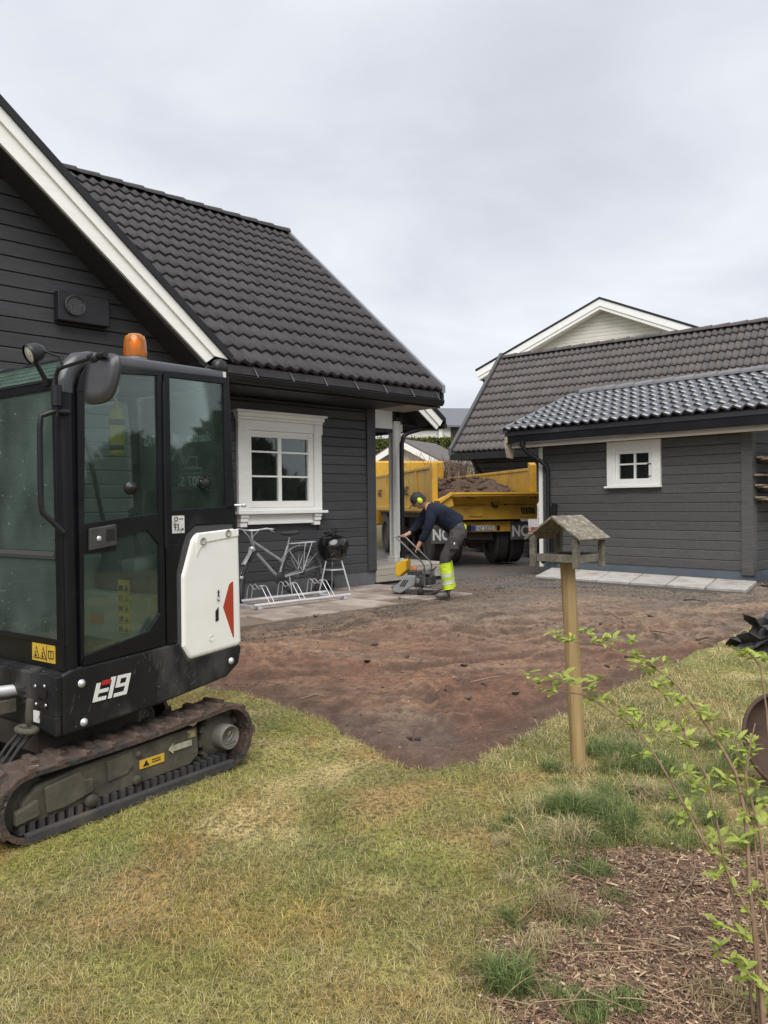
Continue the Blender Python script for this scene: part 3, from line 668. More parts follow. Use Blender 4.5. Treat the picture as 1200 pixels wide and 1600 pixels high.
b = MB(); b.prism([(-.42, SEZ + .03), (2.2, SEZ + .03 + ST * 2.6), (2.2, SEZ - .10 + ST * 2.6), (-.42, SEZ - .10)], 4.757, 4.83); b.build('verge_flashing', FLASH, shed, fix=True)
b = MB(); b.tube([(-.40, 4.30, 2.72), (-.38, 4.29, 2.60), (-.30, 4.24, 2.50), (-.16, 4.02, 2.32), (-.09, 3.93, 2.22), (-.075, 3.91, 2.10), (-.075, 3.91, .45), (-.12, 3.91, .36), (-.26, 3.93, .32)], .043, 10)
b.tube([(-.40, 4.30, 2.74), (-.385, 4.295, 2.62)], .06, 10); b.tube([(-.075, 3.91, 1.9), (-.075, 3.91, 1.95)], .052, 10); b.build('downpipe', BLACKMETAL, shed)
MB().tube([(-.06, 3.78, .33), (-.06, 3.78, 1.42), (-.06, 3.76, 1.47)], .055, 10).build('drain_pipe', BLACKMETAL, shed)
# light pavers in front of the shed
def onz(px, py, z_):
    r = _F + CR * ((px - 600) / FPX) + CU * ((800 - py) / FPX); t = (z_ - EYE.z) / r.z; P = EYE + r * t; return Vector((P.x, P.y))
fl, fr_, br, bl = onz(836, 900, .2), onz(1167, 923, .2), onz(1184, 909, .2), onz(862, 887, .2)
base = MB(); cs = [fl, fr_, br, bl]
base.add([(q.x, q.y, .02) for q in cs] + [(q.x, q.y, .17) for q in cs], [(3, 2, 1, 0), (4, 5, 6, 7), (0, 1, 5, 4), (1, 2, 6, 5), (2, 3, 7, 6), (3, 0, 4, 7)])
apron = base.build('paver_strip', mat('bedding_sand', (0.13, 0.12, 0.11), 0.95), None, fix=True); apron['kind'] = 'structure'
NS = 6
for k in range(NS):
    t0, t1 = k / NS, (k + 1) / NS - .004
    plate('paver', [tuple(fl.lerp(fr_, t0)), tuple(fl.lerp(fr_, t1)), tuple(bl.lerp(br, t1)), tuple(bl.lerp(br, t0))], .14, .205 + random.uniform(-.003, .003), SLABM, apron)

# ================================================================== dark garage behind the shed
gar = FR('dark_garage', (1.851, 20.0, 0), 38.2, 'dark garage with steep brown tiled roof standing behind the grey shed', 'garage')
GT = (5.58 - 2.80) / 2.62; GPH = math.atan(GT)
rb = MB(); rb.prism([(.03, 2.76), (2.62, 2.76 + GT * 2.59), (2.62, 2.66 + GT * 2.59), (.03, 2.66)], -13, .06); rb.prism([(2.62, 2.76 + GT * 2.59), (5.2, 2.76), (5.2, 2.66), (2.62, 2.66 + GT * 2.59)], -13, .06)
groof = rb.build('garage_roof', TILE2, gar, fix=True)
NR2 = 12; tl2 = 2.62 / math.cos(GPH) / NR2; tm2 = tile_mesh(.30, tl2 + .04, TILE2, amp=.024, lip=.042)
for r_ in range(NR2):
    for k in range(24):
        link('roof_tile', tm2, groof, (2.62 / NR2 * r_, .09 - .30 * k, 2.80 + GT * 2.62 / NR2 * r_), (GPH, 0, -math.pi / 2))
cm2 = cap_mesh(.42, .09, TILE2)
for k in range(18): link('ridge_tile', cm2, groof, (2.62, .05 - .40 * k, 2.80 + GT * 2.62 - .02), (0, 0, -math.pi / 2))
b = MB(); b.prism([(-.05, 2.72), (2.62, 2.72 + GT * 2.67), (2.62, 2.90 + GT * 2.67), (-.05, 2.90)], .095, .19); b.build('verge_flashing', mat('dark_flashing', (0.09, 0.09, 0.095), 0.5, metal=0.3), gar, fix=True)
MB().box((-.02, -13, 2.60), (.03, .16, 2.77)).build('fascia', BLACKMETAL, gar)
MB().box((.03, -13, 2.60), (.5, .10, 2.62)).build('soffit', DARKWOOD, gar)
gw = MB(); gw.box((.52, -12.8, -.1), (4.7, -.25, 2.7)); gwl = gw.build('garage_wall', SIDING, gar)
z = .05
while z < 2.58: plank(gwl, -9.0, -.25, z, .155, .52, SIDING, 'y'); z += .155
MB().tube([(.05, -.45, 2.66), (.12, -.5, 2.45), (.44, -.5, 2.25), (.44, -.5, .1)], .05, 8).build('downpipe', BLACKMETAL, gar)

# ================================================================== cream house far behind
cre = FR('cream_house', (8.908, 32.0, 0), 30, 'tall cream clad house whose white edged gable rises above the garage roof', 'house')
HK = .447; HH = 5.45
w_ = MB(); w_.prism([(-5.0, 0), (5.0, 0), (5.0, 9.5 - HK * 5.0), (0, 9.5), (-5.0, 9.5 - HK * 5.0)], .5, 9.0, fn=lambda a, y, c: (y, a, c)); cw = w_.build('cream_wall', CREAM, cre, fix=True)
bd = MB(); z = 4.0
while z < 9.3:
    hw = min(5.0, (9.42 - z) / HK); bd.prism([(.0, z), (-.022, z + .003), (-.022, z + .125), (-.004, z + .148)], -hw, hw, fn=lambda a, y, c: (.5 + a, y, c)); z += .15
o = bd.build('cladding', CREAM, cw, fix=True); o['kind'] = 'stuff'
for s_ in (1, -1):
    b = MB(); b.prism([(0, 9.76), (s_ * HH, 9.76 - HK * HH), (s_ * HH, 9.48 - HK * HH), (0, 9.48)], -.03, .0, fn=lambda a, y, c: (y, a, c)); b.build('bargeboard', WHITE, cre, fix=True)
    b = MB(); b.prism([(0, 9.60), (s_ * (HH - .05), 9.60 - HK * HH), (s_ * (HH - .05), 9.35 - HK * HH), (0, 9.35)], .003, .03, fn=lambda a, y, c: (y, a, c)); b.build('bargeboard', WHITE, cre, fix=True)
    b = MB(); b.prism([(0, 9.84), (s_ * (HH + .05), 9.84 - HK * HH), (s_ * (HH + .05), 9.765 - HK * HH), (0, 9.765)], -.06, 9.4, fn=lambda a, y, c: (y, a, c)); b.build('roof', BLACKMETAL, cre, fix=True)
    b = MB(); b.prism([(0, 9.40), (s_ * (HH - .1), 9.40 - HK * HH), (s_ * (HH - .1), 9.36 - HK * HH), (0, 9.36)], .033, .5, fn=lambda a, y, c: (y, a, c)); b.build('soffit', WHITE, cre, fix=True)
MB().tube([(.2, 5.35, 7.15), (.25, 5.2, 6.85), (.45, 4.9, 6.7)], .05, 8).build('gutter_outlet', BLACKMETAL, cre)

# ================================================================== beyond the road
def gable_house(name, O, a, L, Wd, eave, ridge, wm, rm_, label, cat, over=.35, barge=WHITE, windows=()):
    """ridge runs along local x from 0 to L, gable end at x = 0 spans y"""
    h = FR(name, O, a, label, cat); hw = Wd / 2
    b = MB(); b.prism([(-hw, -.5), (hw, -.5), (hw, eave), (0, ridge - .1), (-hw, eave)], 0, L, fn=lambda p, y, c: (y, p, c)); wl = b.build('wall', wm, h, fix=True)
    k = (ridge - eave) / hw
    for s_ in (1, -1):
        b = MB(); b.prism([(0, ridge + .04), (s_ * (hw + over), eave - k * over + .04), (s_ * (hw + over), eave - k * over - .08), (0, ridge - .08)], -over, L + over, fn=lambda p, y, c: (y, p, c)); b.build('roof', rm_, h, fix=True)
        b = MB(); b.prism([(0, ridge - .03), (s_ * (hw + over), eave - k * over - .03), (s_ * (hw + over), eave - k * over - .27), (0, ridge - .27)], -over - .03, -over - .002, fn=lambda p, y, c: (y, p, c)); b.build('bargeboard', barge, h, fix=True)
    return h
GREYROOF = mat('grey_roof_sheet', (0.115, 0.12, 0.135), 0.55, (0.135, 0.14, 0.155), 3.0, bump=.2, bscale=8, stretch=(4, 1, 1))
REDROOF = mat('red_clay_roof', (0.42, 0.17, 0.11), 0.7, (0.34, 0.14, 0.09), 2.0)
OLDTILE = mat('grey_brown_tile_roof', (0.12, 0.11, 0.108), 0.7, (0.095, 0.088, 0.086), 6.0, bump=.3, bscale=12)
gable_house('white_garage', (.82, 30, 0), 30, 2.3, 3.0, 3.15, 3.92, CREAM, OLDTILE, 'small white garage with grey brown tiled roof, below the hedge beyond the truck', 'garage')
ghs = gable_house('grey_roof_house', (1.0, 52, 2.4), 82, 14, 5.0, 4.15, 5.40, mat('white_clad', (0.66, 0.65, 0.60), 0.6), GREYROOF, 'white house with broad blue grey roof seen above the hedge', 'house')
b = MB(); b.box((3.0, -2.56, 3.0), (3.6, -2.52, 4.0)); b.build('window', BLACK, ghs)
for x_ in (2.2, 4.6): b = MB(); b.box((x_, -2.60, .0), (x_ + .25, -2.52, 4.1)); b.build('corner_board', WHITE, ghs)
gable_house('red_roof_house', (-1.2, 56, 1.8), -65, 9, 6.0, 2.2, 4.6, mat('white_clad_far', (0.70, 0.69, 0.66), 0.6), REDROOF, 'far house with orange red roof glimpsed behind the porch post', 'house')
def leaf_cloud(n, sampler, size, seed):
    rs = np.random.RandomState(seed); P = sampler(rs, n); a = rs.rand(n, 3) * 2 - 1; a /= np.linalg.norm(a, axis=1)[:, None] + 1e-9
    b_ = np.cross(a, rs.rand(n, 3) * 2 - 1); b_ /= np.linalg.norm(b_, axis=1)[:, None] + 1e-9; s = size * (.6 + .8 * rs.rand(n, 1))
    co = np.concatenate([P - a * s, P + b_ * s * .5, P + a * s, P - b_ * s * .5], 1).reshape(-1, 3)
    i = np.arange(n)[:, None] * 4; tri = np.concatenate([i + [0, 1, 2], i + [0, 2, 3]], 1).reshape(-1, 3); return co, tri, P
hd = empty('hedge', (-1.5, 37, 1.6), R(-6), 'tall clipped dense green hedge running behind the white garage', 'hedge')
HLEN, HHT, HWD = 9.0, 2.95, 1.4
HEDGEM = mat('hedge_leaf', (1, 1, 1), 0.7, attr='tint', trans=0.2); HCORE = mat('hedge_core', (0.02, 0.026, 0.008), 0.95)
b = MB(); b.box((-.5, .15, -.6), (HLEN, HWD, HHT - .12)); b.build('hedge_core', HCORE, hd)
def hs(rs, n):
    u = rs.rand(n); f = rs.rand(n) < .72
    x = -.6 + (HLEN + .7) * rs.rand(n); y = np.where(f, .02 + .15 * rs.rand(n) ** 2, rs.rand(n) * HWD); z_ = np.where(f, rs.rand(n) * HHT, HHT - .12 * rs.rand(n) ** 2 + .08 * rs.randn(n) * (rs.rand(n) < .3))
    y = y + .1 * (fbm(x, z_, 1.2, 4) - .5); return np.stack([x, y, z_], 1)
co, tri, P = leaf_cloud(26000, hs, .055, 3)
c = fbm(P[:, 0], P[:, 2], 2.0, 12)[:, None]; r1 = np.random.RandomState(1).rand(len(P), 1)
tint = (np.array([.075, .10, .022]) * (1 - c) + np.array([.15, .155, .035]) * c) * (.6 + .8 * r1)
o = raw_mesh('foliage', co, tri, HEDGEM, np.repeat(tint, 4, 0), hd); o['kind'] = 'stuff'
# bare twiggy bushes in front of the white garage
TWIG = mat('dry_twig', (0.20, 0.125, 0.095), 0.85, (0.27, 0.19, 0.15), 8.0)
def twig_bush(x, y, h, w, n, label, seed):
    rs = random.Random(seed); b = MB()
    for i in range(n):
        a = rs.uniform(0, 6.28); l_ = h * rs.uniform(.6, 1.0); q = Vector((rs.uniform(-.2, .2) * w, rs.uniform(-.2, .2) * w, -.1)); d = Vector((math.cos(a) * w * .35, math.sin(a) * w * .35, l_))
        p1 = q + d * .5 + Vector((rs.uniform(-.08, .08), rs.uniform(-.08, .08), 0)); p2 = q + d + Vector((rs.uniform(-.15, .15), rs.uniform(-.15, .15), 0))
        b.tube([q, p1, p2], [.022, .016, .007], 4, False)
        for k in range(5):
            t = rs.uniform(.35, 1.0); s0 = q + d * t; e = s0 + Vector((rs.uniform(-.3, .3), rs.uniform(-.3, .3), rs.uniform(.1, .4))) * h * .4
            b.tube([s0, (s0 + e) / 2 + Vector((0, 0, .03)), e], [.014, .010, .005], 3, False)
    o = b.build('bare_bush', TWIG, None); o.location = (x, y, gz(y) - .05); return tag(o, label, 'bush', 'bare bushes by the road')
twig_bush(1.2, 26.6, 3.2, 2.1, 130, 'bare brown bush in front of the white garage gable, left one', 1)
twig_bush(2.55, 27.6, 3.4, 2.1, 140, 'bare reddish bush beside the corner of the dark garage', 2)

# trees on the right and behind, outside the frame: what the panes reflect
def trs_(rs, n):
    t = rs.rand(n); ang = R(-20) + t * R(108); rad = 15.5 + 2.5 * rs.rand(n); top = 3.0 + .9 * np.sin(t * 23) + .7 * np.sin(t * 57)
    return np.stack([rad * np.cos(ang - R(60)), 2 + rad * np.sin(ang - R(60)), top * rs.rand(n) ** .7], 1)
co, tri, P = leaf_cloud(16000, trs_, .30, 9)
tint = np.array([.055, .075, .022]) * (.4 + .9 * np.random.RandomState(2).rand(len(P), 1)); o = raw_mesh('garden_trees', co, tri, HEDGEM, np.repeat(tint, 4, 0))
tag(o, 'dark belt of garden trees that the window panes reflect', 'trees', None, 'stuff')
gar.location = (2.221, 24.0, -.304); gar.scale = (1.2, 1.2, 1.2)
YELL = mat('truck_yellow', (0.60, 0.345, 0.030), 0.5, (0.50, 0.28, 0.026), 3.0, dirt=(0.26, 0.145, 0.04), dscale=1.6, dlim=(0.52, 0.8), rough2=0.85, bump=.05, bscale=30)
FRAMEM = mat('dirty_chassis', (0.035, 0.030, 0.026), 0.8, (0.07, 0.05, 0.038), 4.0)
SOILM = mat('dark_soil', (0.085, 0.050, 0.032), 0.95, (0.045, 0.026, 0.018), 7.0, bump=1.0, bscale=30)
PRINTW = mat('white_print', (0.62, 0.62, 0.60), 0.6, dirt=(0.25, 0.24, 0.22), dscale=30, dlim=(.5, .7)); PRINTB = mat('black_print', (0.015, 0.015, 0.015), 0.6)
YPRINT = mat('yellow_decal', (0.62, 0.40, 0.04), 0.5, (0.55, 0.36, 0.05), 8.0, dirt=(0.25, 0.18, 0.07), dscale=12, dlim=(.55, .8))
# ================================================================== dump truck
tr = FR('dump_truck', (1.146, 18.35, 0), -12, 'dirty yellow dump truck with soil heaped in its open bed, seen from behind', 'truck')
def tbox(mb, x0, x1, v0, v1, z0, z1): mb.box((x0, -v1, z0), (x1, -v0, z1)); return mb
bed = MB()
tbox(bed, 0, 7, 0.02, .10, 1.34, 2.38); tbox(bed, 0, 7, 2.47, 2.55, 1.34, 2.30); tbox(bed, 6.9, 7, .1, 2.47, 1.34, 2.28); tbox(bed, .4, 7, .1, 2.47, 1.26, 1.36)
bed = bed.build('dump_bed', YELL, tr, bevel=.01)
b = MB()
tbox(b, -.03, .20, -.02, .12, 1.30, 2.45); tbox(b, .2, 7, -.01, .12, 2.32, 2.40); tbox(b, .2, 7, -.01, .11, 1.30, 1.42)
for xr in (1.5, 3.3, 5.1): tbox(b, xr, xr + .16, -.01, .10, 1.42, 2.32)
b.build('bed_side_frame', YELL, bed, bevel=.012)
b = MB(); tbox(b, -.03, .14, 2.44, 2.60, 1.30, 2.40); b.prism([(-.03, 2.40), (.14, 2.40), (.14, 2.46), (.06, 2.46)], -2.6, -2.44); tbox(b, .14, 7, 2.45, 2.58, 2.26, 2.33)
for xr in (1.3, 2.6, 3.9): tbox(b, xr, xr + .03, 2.45, 2.47, 1.4, 2.26)
b.build('bed_side_frame', YELL, bed, bevel=.012)
# raised scow tail: sloping floor end and its lip
lip = MB()
def quad_plate(mb, P, t):
    P = [Vector(p) for p in P]; nrm = (P[1] - P[0]).cross(P[3] - P[0]).normalized() * t
    vs = P + [p + nrm for p in P]; mb.add([tuple(q) for q in vs], [(3, 2, 1, 0), (4, 5, 6, 7), (0, 1, 5, 4), (1, 2, 6, 5), (2, 3, 7, 6), (3, 0, 4, 7)])
quad_plate(lip, [(.40, -.12, 1.36), (.40, -2.46, 1.36), (-.42, -2.62, 1.70), (-.42, -.34, 1.70)], .045)
lip.prism([(.03, 1.56), (.33, 1.755), (2.68, 1.745), (2.68, 1.70), (.36, 1.70), (.06, 1.50)], -.46, -.36, fn=lambda a, y, c: (y, -a, c))
quad_plate(lip, [(-.36, -.36, 1.70), (-.36, -2.66, 1.70), (-.02, -2.60, 1.44), (-.02, -.40, 1.44)], .03)
lip.prism([(.03, 1.56), (.36, 1.70), (.40, 1.44), (.12, 1.34)], -.36, .02, fn=lambda a, y, c: (y, -a, c))
lip.build('tail_lip', YELL, bed, fix=True)
b = MB(); tbox(b, -.04, .04, .25, 2.60, 1.10, 1.44); tbox(b, -.07, .0, .9, 1.2, 1.18, 1.40); tbox(b, -.06, -.04, 2.14, 2.60, 1.16, 1.43); b.build('tail_panel', YELL, bed, bevel=.008)
b = MB()
for k in range(6): b.prism([(2.20 + k * .06, 1.22), (2.24 + k * .06, 1.22), (2.20 + k * .06, 1.38), (2.16 + k * .06, 1.38)], -.075, -.061, fn=lambda a, y, c: (y, -a, c))
b.build('warning_stripes', PRINTB, bed, fix=True)
b = MB(); th = [(-.10, -1.52 + .09 * math.cos(a), 1.50 + .10 * math.sin(a)) for a in [i * math.pi / 8 for i in range(-6, 9)]]; b.tube(th, .028, 8); b.build('tail_hook', FRAMEM, bed)
text('lettering', 'NC', .13, PRINTB, bed, (-.375, -.62, 1.60), (0, -1, 0), (.5, 0, .8), 1.6, bold=.03); text('lettering', 'NC', .13, PRINTB, bed, (-.375, -2.28, 1.60), (0, -1, 0), (.5, 0, .8), 1.6, bold=.03)
text('lettering', 'NIET', .30, PRINTB, bed, (6.42, .012, 1.72), (-1, 0, 0), (0, 0, 1), 1.0, bold=.02); text('lettering', 'NC', .33, PRINTB, bed, (3.05, .012, 1.72), (-1, 0, 0), (0, 0, 1), 1.35, bold=.04)
ch = MB(); tbox(ch, .2, 9.0, .75, .92, .78, 1.25); tbox(ch, .2, 9.0, 1.62, 1.8, .78, 1.25); tbox(ch, .5, 1.0, .3, 2.3, .52, .72)
tbox(ch, .3, .7, .95, 1.6, .6, 1.1); tbox(ch, .2, 7, .2, 2.4, 1.12, 1.27); ch.lathe([(.0, -.1), (.22, -.1), (.24, .1), (0, .12)], (.75, -1.27, .6), 'x', 12); ch.build('chassis', FRAMEM, tr, bevel=.01)
b = MB(); tbox(b, .12, .24, .50, 2.08, .80, 1.05); b.build('rear_beam', YELL, tr, bevel=.01)
pb = MB(); tbox(pb, .095, .118, 1.03, 1.56, .835, .955); pb = pb.build('number_plate', PRINTW, tr, bevel=.004)
b = MB(); tbox(b, .090, .096, .98, 1.09, .838, .952); b.build('plate_band', mat('blue_band', (0.02, 0.05, 0.28), 0.5), pb)
b = MB(); tbox(b, .09, .118, .86, .975, .82, .97); tbox(b, .09, .118, 1.62, 1.70, .84, .95); b.build('tail_light', BLACK, tr, bevel=.01)
text('lettering', 'NZ 5373', .115, PRINTB, pb, (.092, -1.10, .852), (0, -1, 0), (0, 0, 1), .98, bold=.012)
FLAP = mat('dark_mudflap', (0.055, 0.055, 0.055), 0.8, (0.09, 0.085, 0.08), 5.0, dirt=(.16, .13, .10), dscale=6, dlim=(.55, .8))
for v0, v1, z0, z1 in ((-.02, .48, .54, .98), (1.97, 2.43, .60, 1.04)):
    b = MB(); tbox(b, .10, .125, v0, v1, z0, z1); fl_ = b.build('mudflap', FLAP, tr, bevel=.01)
    text('lettering', 'NC', .36, PRINTW, fl_, (.096, -(v0 + .03), z0 + .09), (0, -1, 0), (0, 0, 1), .80, bold=.035)
TYREM = mat('dusty_tyre', (.030, .028, .027), .8, (.05, .046, .042), 5, bump=.2, bscale=40)
def wheel(parent, x, v, w, r, mirror=1):
    t = MB(); pr = [(r * .60, -w / 2), (r * .90, -w / 2), (r * .985, -w * .42), (r, -w * .30)]
    for k in range(-1, 2): pr += [(r, k * w * .2 - .035), (r - .02, k * w * .2 - .02), (r - .02, k * w * .2 + .02), (r, k * w * .2 + .035)]
    pr += [(r, w * .30), (r * .985, w * .42), (r * .90, w / 2), (r * .60, w / 2)]
    t.lathe(pr, (x, -v, r), 'y', 32); wo = t.build('wheel', TYREM, parent)
    h = MB(); h.lathe([(0, -w * .2), (r * .3, -w * .2), (r * .34, -w * .1), (r * .55, -w * .12), (r * .6, -w * .45), (r * .62, -w * .45)], (x, -v, r), 'y', 24); h.lathe([(r * .62, w * .45), (r * .6, w * .45), (r * .55, w * .3), (r * .25, w * .3), (0, w * .35)], (x, -v, r), 'y', 24)
    h.build('rim', FRAMEM, wo)
for x in (.85,):
    for v in (.28, .66, 1.86, 2.24): wheel(tr, x, v, .34, .60)
for v in (.30, 2.2): wheel(tr, 5.9, v, .38, .60)
b = MB(); tbox(b, 7.3, 9.2, .1, 2.45, .8, 2.9); cabt = b.build('truck_cab', YELL, tr, bevel=.06)
for v0 in (.06, 2.455): b = MB(); tbox(b, 7.7, 8.8, v0, v0 + .035, 1.8, 2.6); b.build('side_glass', WGLASS, cabt)
# soil load, its own heap inside the bed
nx, ny = 70, 36; X, Y = np.meshgrid(np.linspace(-.05, 6.8, nx), np.linspace(-2.45, -.12, ny))
prof = np.sin(np.clip((Y + 2.45) / 2.33, 0, 1) * np.pi) ** .6
Z = 1.40 + .22 * np.clip((X + .2) / .5, 0, 1) + (.45 * prof * np.clip((X + .05) / .9, 0, 1) ** .8) * (.8 + .4 * fbm(X, Y, 1.0, 33)) + (fbm(X, Y, 5, 34) - .5) * .22 * np.clip(X * 2 + .4, 0, 1)
co = np.stack([X.ravel(), Y.ravel(), Z.ravel()], 1); i = np.arange(nx * ny).reshape(ny, nx)
q = np.stack([i[:-1, :-1].ravel(), i[:-1, 1:].ravel(), i[1:, 1:].ravel(), i[1:, :-1].ravel()], 1); tri = np.concatenate([q[:, [0, 1, 2]], q[:, [0, 2, 3]]])
rs = np.random.RandomState(5); n = 900; kx = rs.rand(n) * 4.5; ky = -2.3 + 2.05 * rs.rand(n)
ii = np.clip(((kx + .05) / 6.85 * (nx - 1)).astype(int), 0, nx - 1); jj = np.clip(((ky + 2.45) / 2.33 * (ny - 1)).astype(int), 0, ny - 1); kz = Z[jj, ii]
oct_v = np.array([[1, 0, 0], [-1, 0, 0], [0, 1, 0], [0, -1, 0], [0, 0, 1], [0, 0, -1]], float); oct_f = np.array([[0, 2, 4], [2, 1, 4], [1, 3, 4], [3, 0, 4], [2, 0, 5], [1, 2, 5], [3, 1, 5], [0, 3, 5]])
def lumps(P, s, seed, flat=.7):
    r_ = np.random.RandomState(seed); n_ = len(P); v = oct_v[None] * (s[:, None, None] * (.6 + .8 * r_.rand(n_, 6, 1))); a = r_.rand(n_) * 6.28; c_, s_ = np.cos(a)[:, None], np.sin(a)[:, None]
    v[:, :, 2] *= flat; x_ = v[:, :, 0] * c_ - v[:, :, 1] * s_ + v[:, :, 2] * .3; y_ = v[:, :, 0] * s_ + v[:, :, 1] * c_; v = np.stack([x_, y_, v[:, :, 2]], 2) + P[:, None, :]
    return v.reshape(-1, 3), (oct_f[None] + np.arange(n_)[:, None, None] * 6).reshape(-1, 3)
lv, lf = lumps(np.stack([kx, ky, kz + .01], 1), .02 + .09 * rs.rand(n) ** 2, 6)
heap = raw_mesh('soil_load', np.concatenate([co, lv]), np.concatenate([tri, lf + len(co)]), SOILM)
heap.location = tr.location; heap.rotation_euler = tr.rotation_euler
tag(heap, 'brown soil heaped in the bed of the yellow truck', 'soil', kind='stuff')

# white box trailer with red letters, between truck and shed
TW_ = mat('trailer_white', (0.62, 0.62, 0.60), 0.5, dirt=(.42, .40, .36), dscale=2, dlim=(.5, .8)); REDP = mat('red_print', (0.42, 0.03, 0.03), 0.5)
tl = empty('box_trailer', (3.90, 21.2, 0), 0, 'low white panelled trailer with red capital letters behind the truck', 'trailer')
b = MB(); b.box((0, 0, .5), (2.6, 1.3, 1.58)); bod = b.build('trailer_body', TW_, tl, bevel=.015)
for k in range(4): MB().box((.0, -.012, .52 + k * .26), (2.6, -.001, .52 + k * .26 + .25)).build('side_board', TW_, bod, bevel=.004)
text('lettering', 'SUPER', .19, REDP, bod, (-.075, -.016, .69), (1, 0, 0), (0, 0, 1), .82, bold=.03)
for x_ in (.7, 1.5):
    t = MB(); t.lathe([(.1, -.08), (.26, -.08), (.28, -.05), (.28, .05), (.26, .08), (.1, .08)], (x_, .12, .28), 'y', 20); t.build('wheel', RUBBER, tl)
b = MB(); b.box((.05, .05, .40), (2.55, 1.25, .50)); b.tube([(0, .65, .45), (-1.1, .65, .45)], .04, 6); b.build('chassis', FRAMEM, tl)

# ================================================================== mini excavator
A_ = G(35, 1327)
ex = FR('mini_excavator', (A_.x, A_.y, .012), 36, 'compact black and white tracked excavator with glazed cab parked on the lawn', 'excavator')
EXB = mat('dusty_black_body', (0.006, 0.0065, 0.008), 0.5, (0.011, 0.0115, 0.014), 5.0, spec=.35, bump=.08, bscale=120, dirt=(0.085, 0.082, 0.078), dscale=4.0, dlim=(0.50, 0.82), dstretch=(1, 1, .6), rough2=.8, spots=((.20, .19, .18), 48, (.70, .78)))
EXF = mat('black_cab_frame', (0.004, 0.0045, 0.006), 0.38, (0.007, 0.0075, 0.010), 4.0, spec=.32, dirt=(0.03, 0.03, 0.03), dscale=4.0, dlim=(0.58, 0.85), rough2=.6)
EXW = mat('white_cowl', (0.80, 0.80, 0.77), 0.38, (0.75, 0.75, 0.71), 3.0, dirt=(0.42, 0.39, 0.34), dscale=3.0, dlim=(0.60, 0.85), spots=((.3, .28, .25), 60, (.78, .84)))
EXG = mat('grey_gasket', (0.055, 0.057, 0.06), 0.6)
MUDTRK = mat('muddy_track_rubber', (0.105, 0.068, 0.050), 0.95, (0.055, 0.040, 0.034), 12.0, bump=1.0, bdist=.02, bscale=35, dirt=(0.030, 0.029, 0.028), dscale=9, dlim=(.50, .62), spots=((.28, .21, .155), 20, (.62, .72)))
TRKRUB = mat('track_rubber', (0.030, 0.030, 0.032), 0.85, (0.055, 0.050, 0.046), 6.0, bump=.3, bscale=50, dirt=(0.10, 0.08, 0.06), dscale=5, dlim=(.55, .8))
MUDST = mat('muddy_steel', (0.062, 0.056, 0.042), 0.85, (0.10, 0.088, 0.066), 6.0, bump=.4, bscale=40, dirt=(0.035, 0.031, 0.026), dscale=5, dlim=(.5, .7))
CABGL = glass_mat('tinted_cab_glass', (0.86, 0.935, 0.90), veil=.05, veilcol=(0.30, 0.39, 0.355), gloss=.48, streak=(3, 3, 2))
CABGL2 = glass_mat('dust_haze_windscreen', (0.88, 0.96, 0.92), veil=.13, veilcol=(0.30, 0.39, 0.355), gloss=.6, streak=(2.5, 3, 1.8), drops=.755)  # dust film with reflected haze put into its colour to brighten the pane
INT = mat('grey_green_interior', (0.30, 0.34, 0.32), 0.7, (0.24, 0.275, 0.26), 5.0)
def path_stadium(c0, r0, c1, r1, n=14):
    """closed loop in (x,z): front idler c0, rear sprocket c1"""
    P = []
    for i in range(n + 1): a = math.pi / 2 + math.pi * i / n; P.append((c0[0] + r0 * math.cos(a), c0[1] + r0 * math.sin(a)))
    for k in range(1, 12): t = k / 12; P.append((c0[0] + (c1[0] - c0[0]) * t, (c0[1] - r0) * (1 - t) + (c1[1] - r1) * t))
    for i in range(n + 1): a = -math.pi / 2 + math.pi * i / n; P.append((c1[0] + r1 * math.cos(a), c1[1] + r1 * math.sin(a)))
    for k in range(1, 12): t = k / 12; P.append((c1[0] + (c0[0] - c1[0]) * t, (c1[1] + r1) * (1 - t) + (c0[1] + r0) * t - .012 * math.sin(math.pi * t)))
    return P
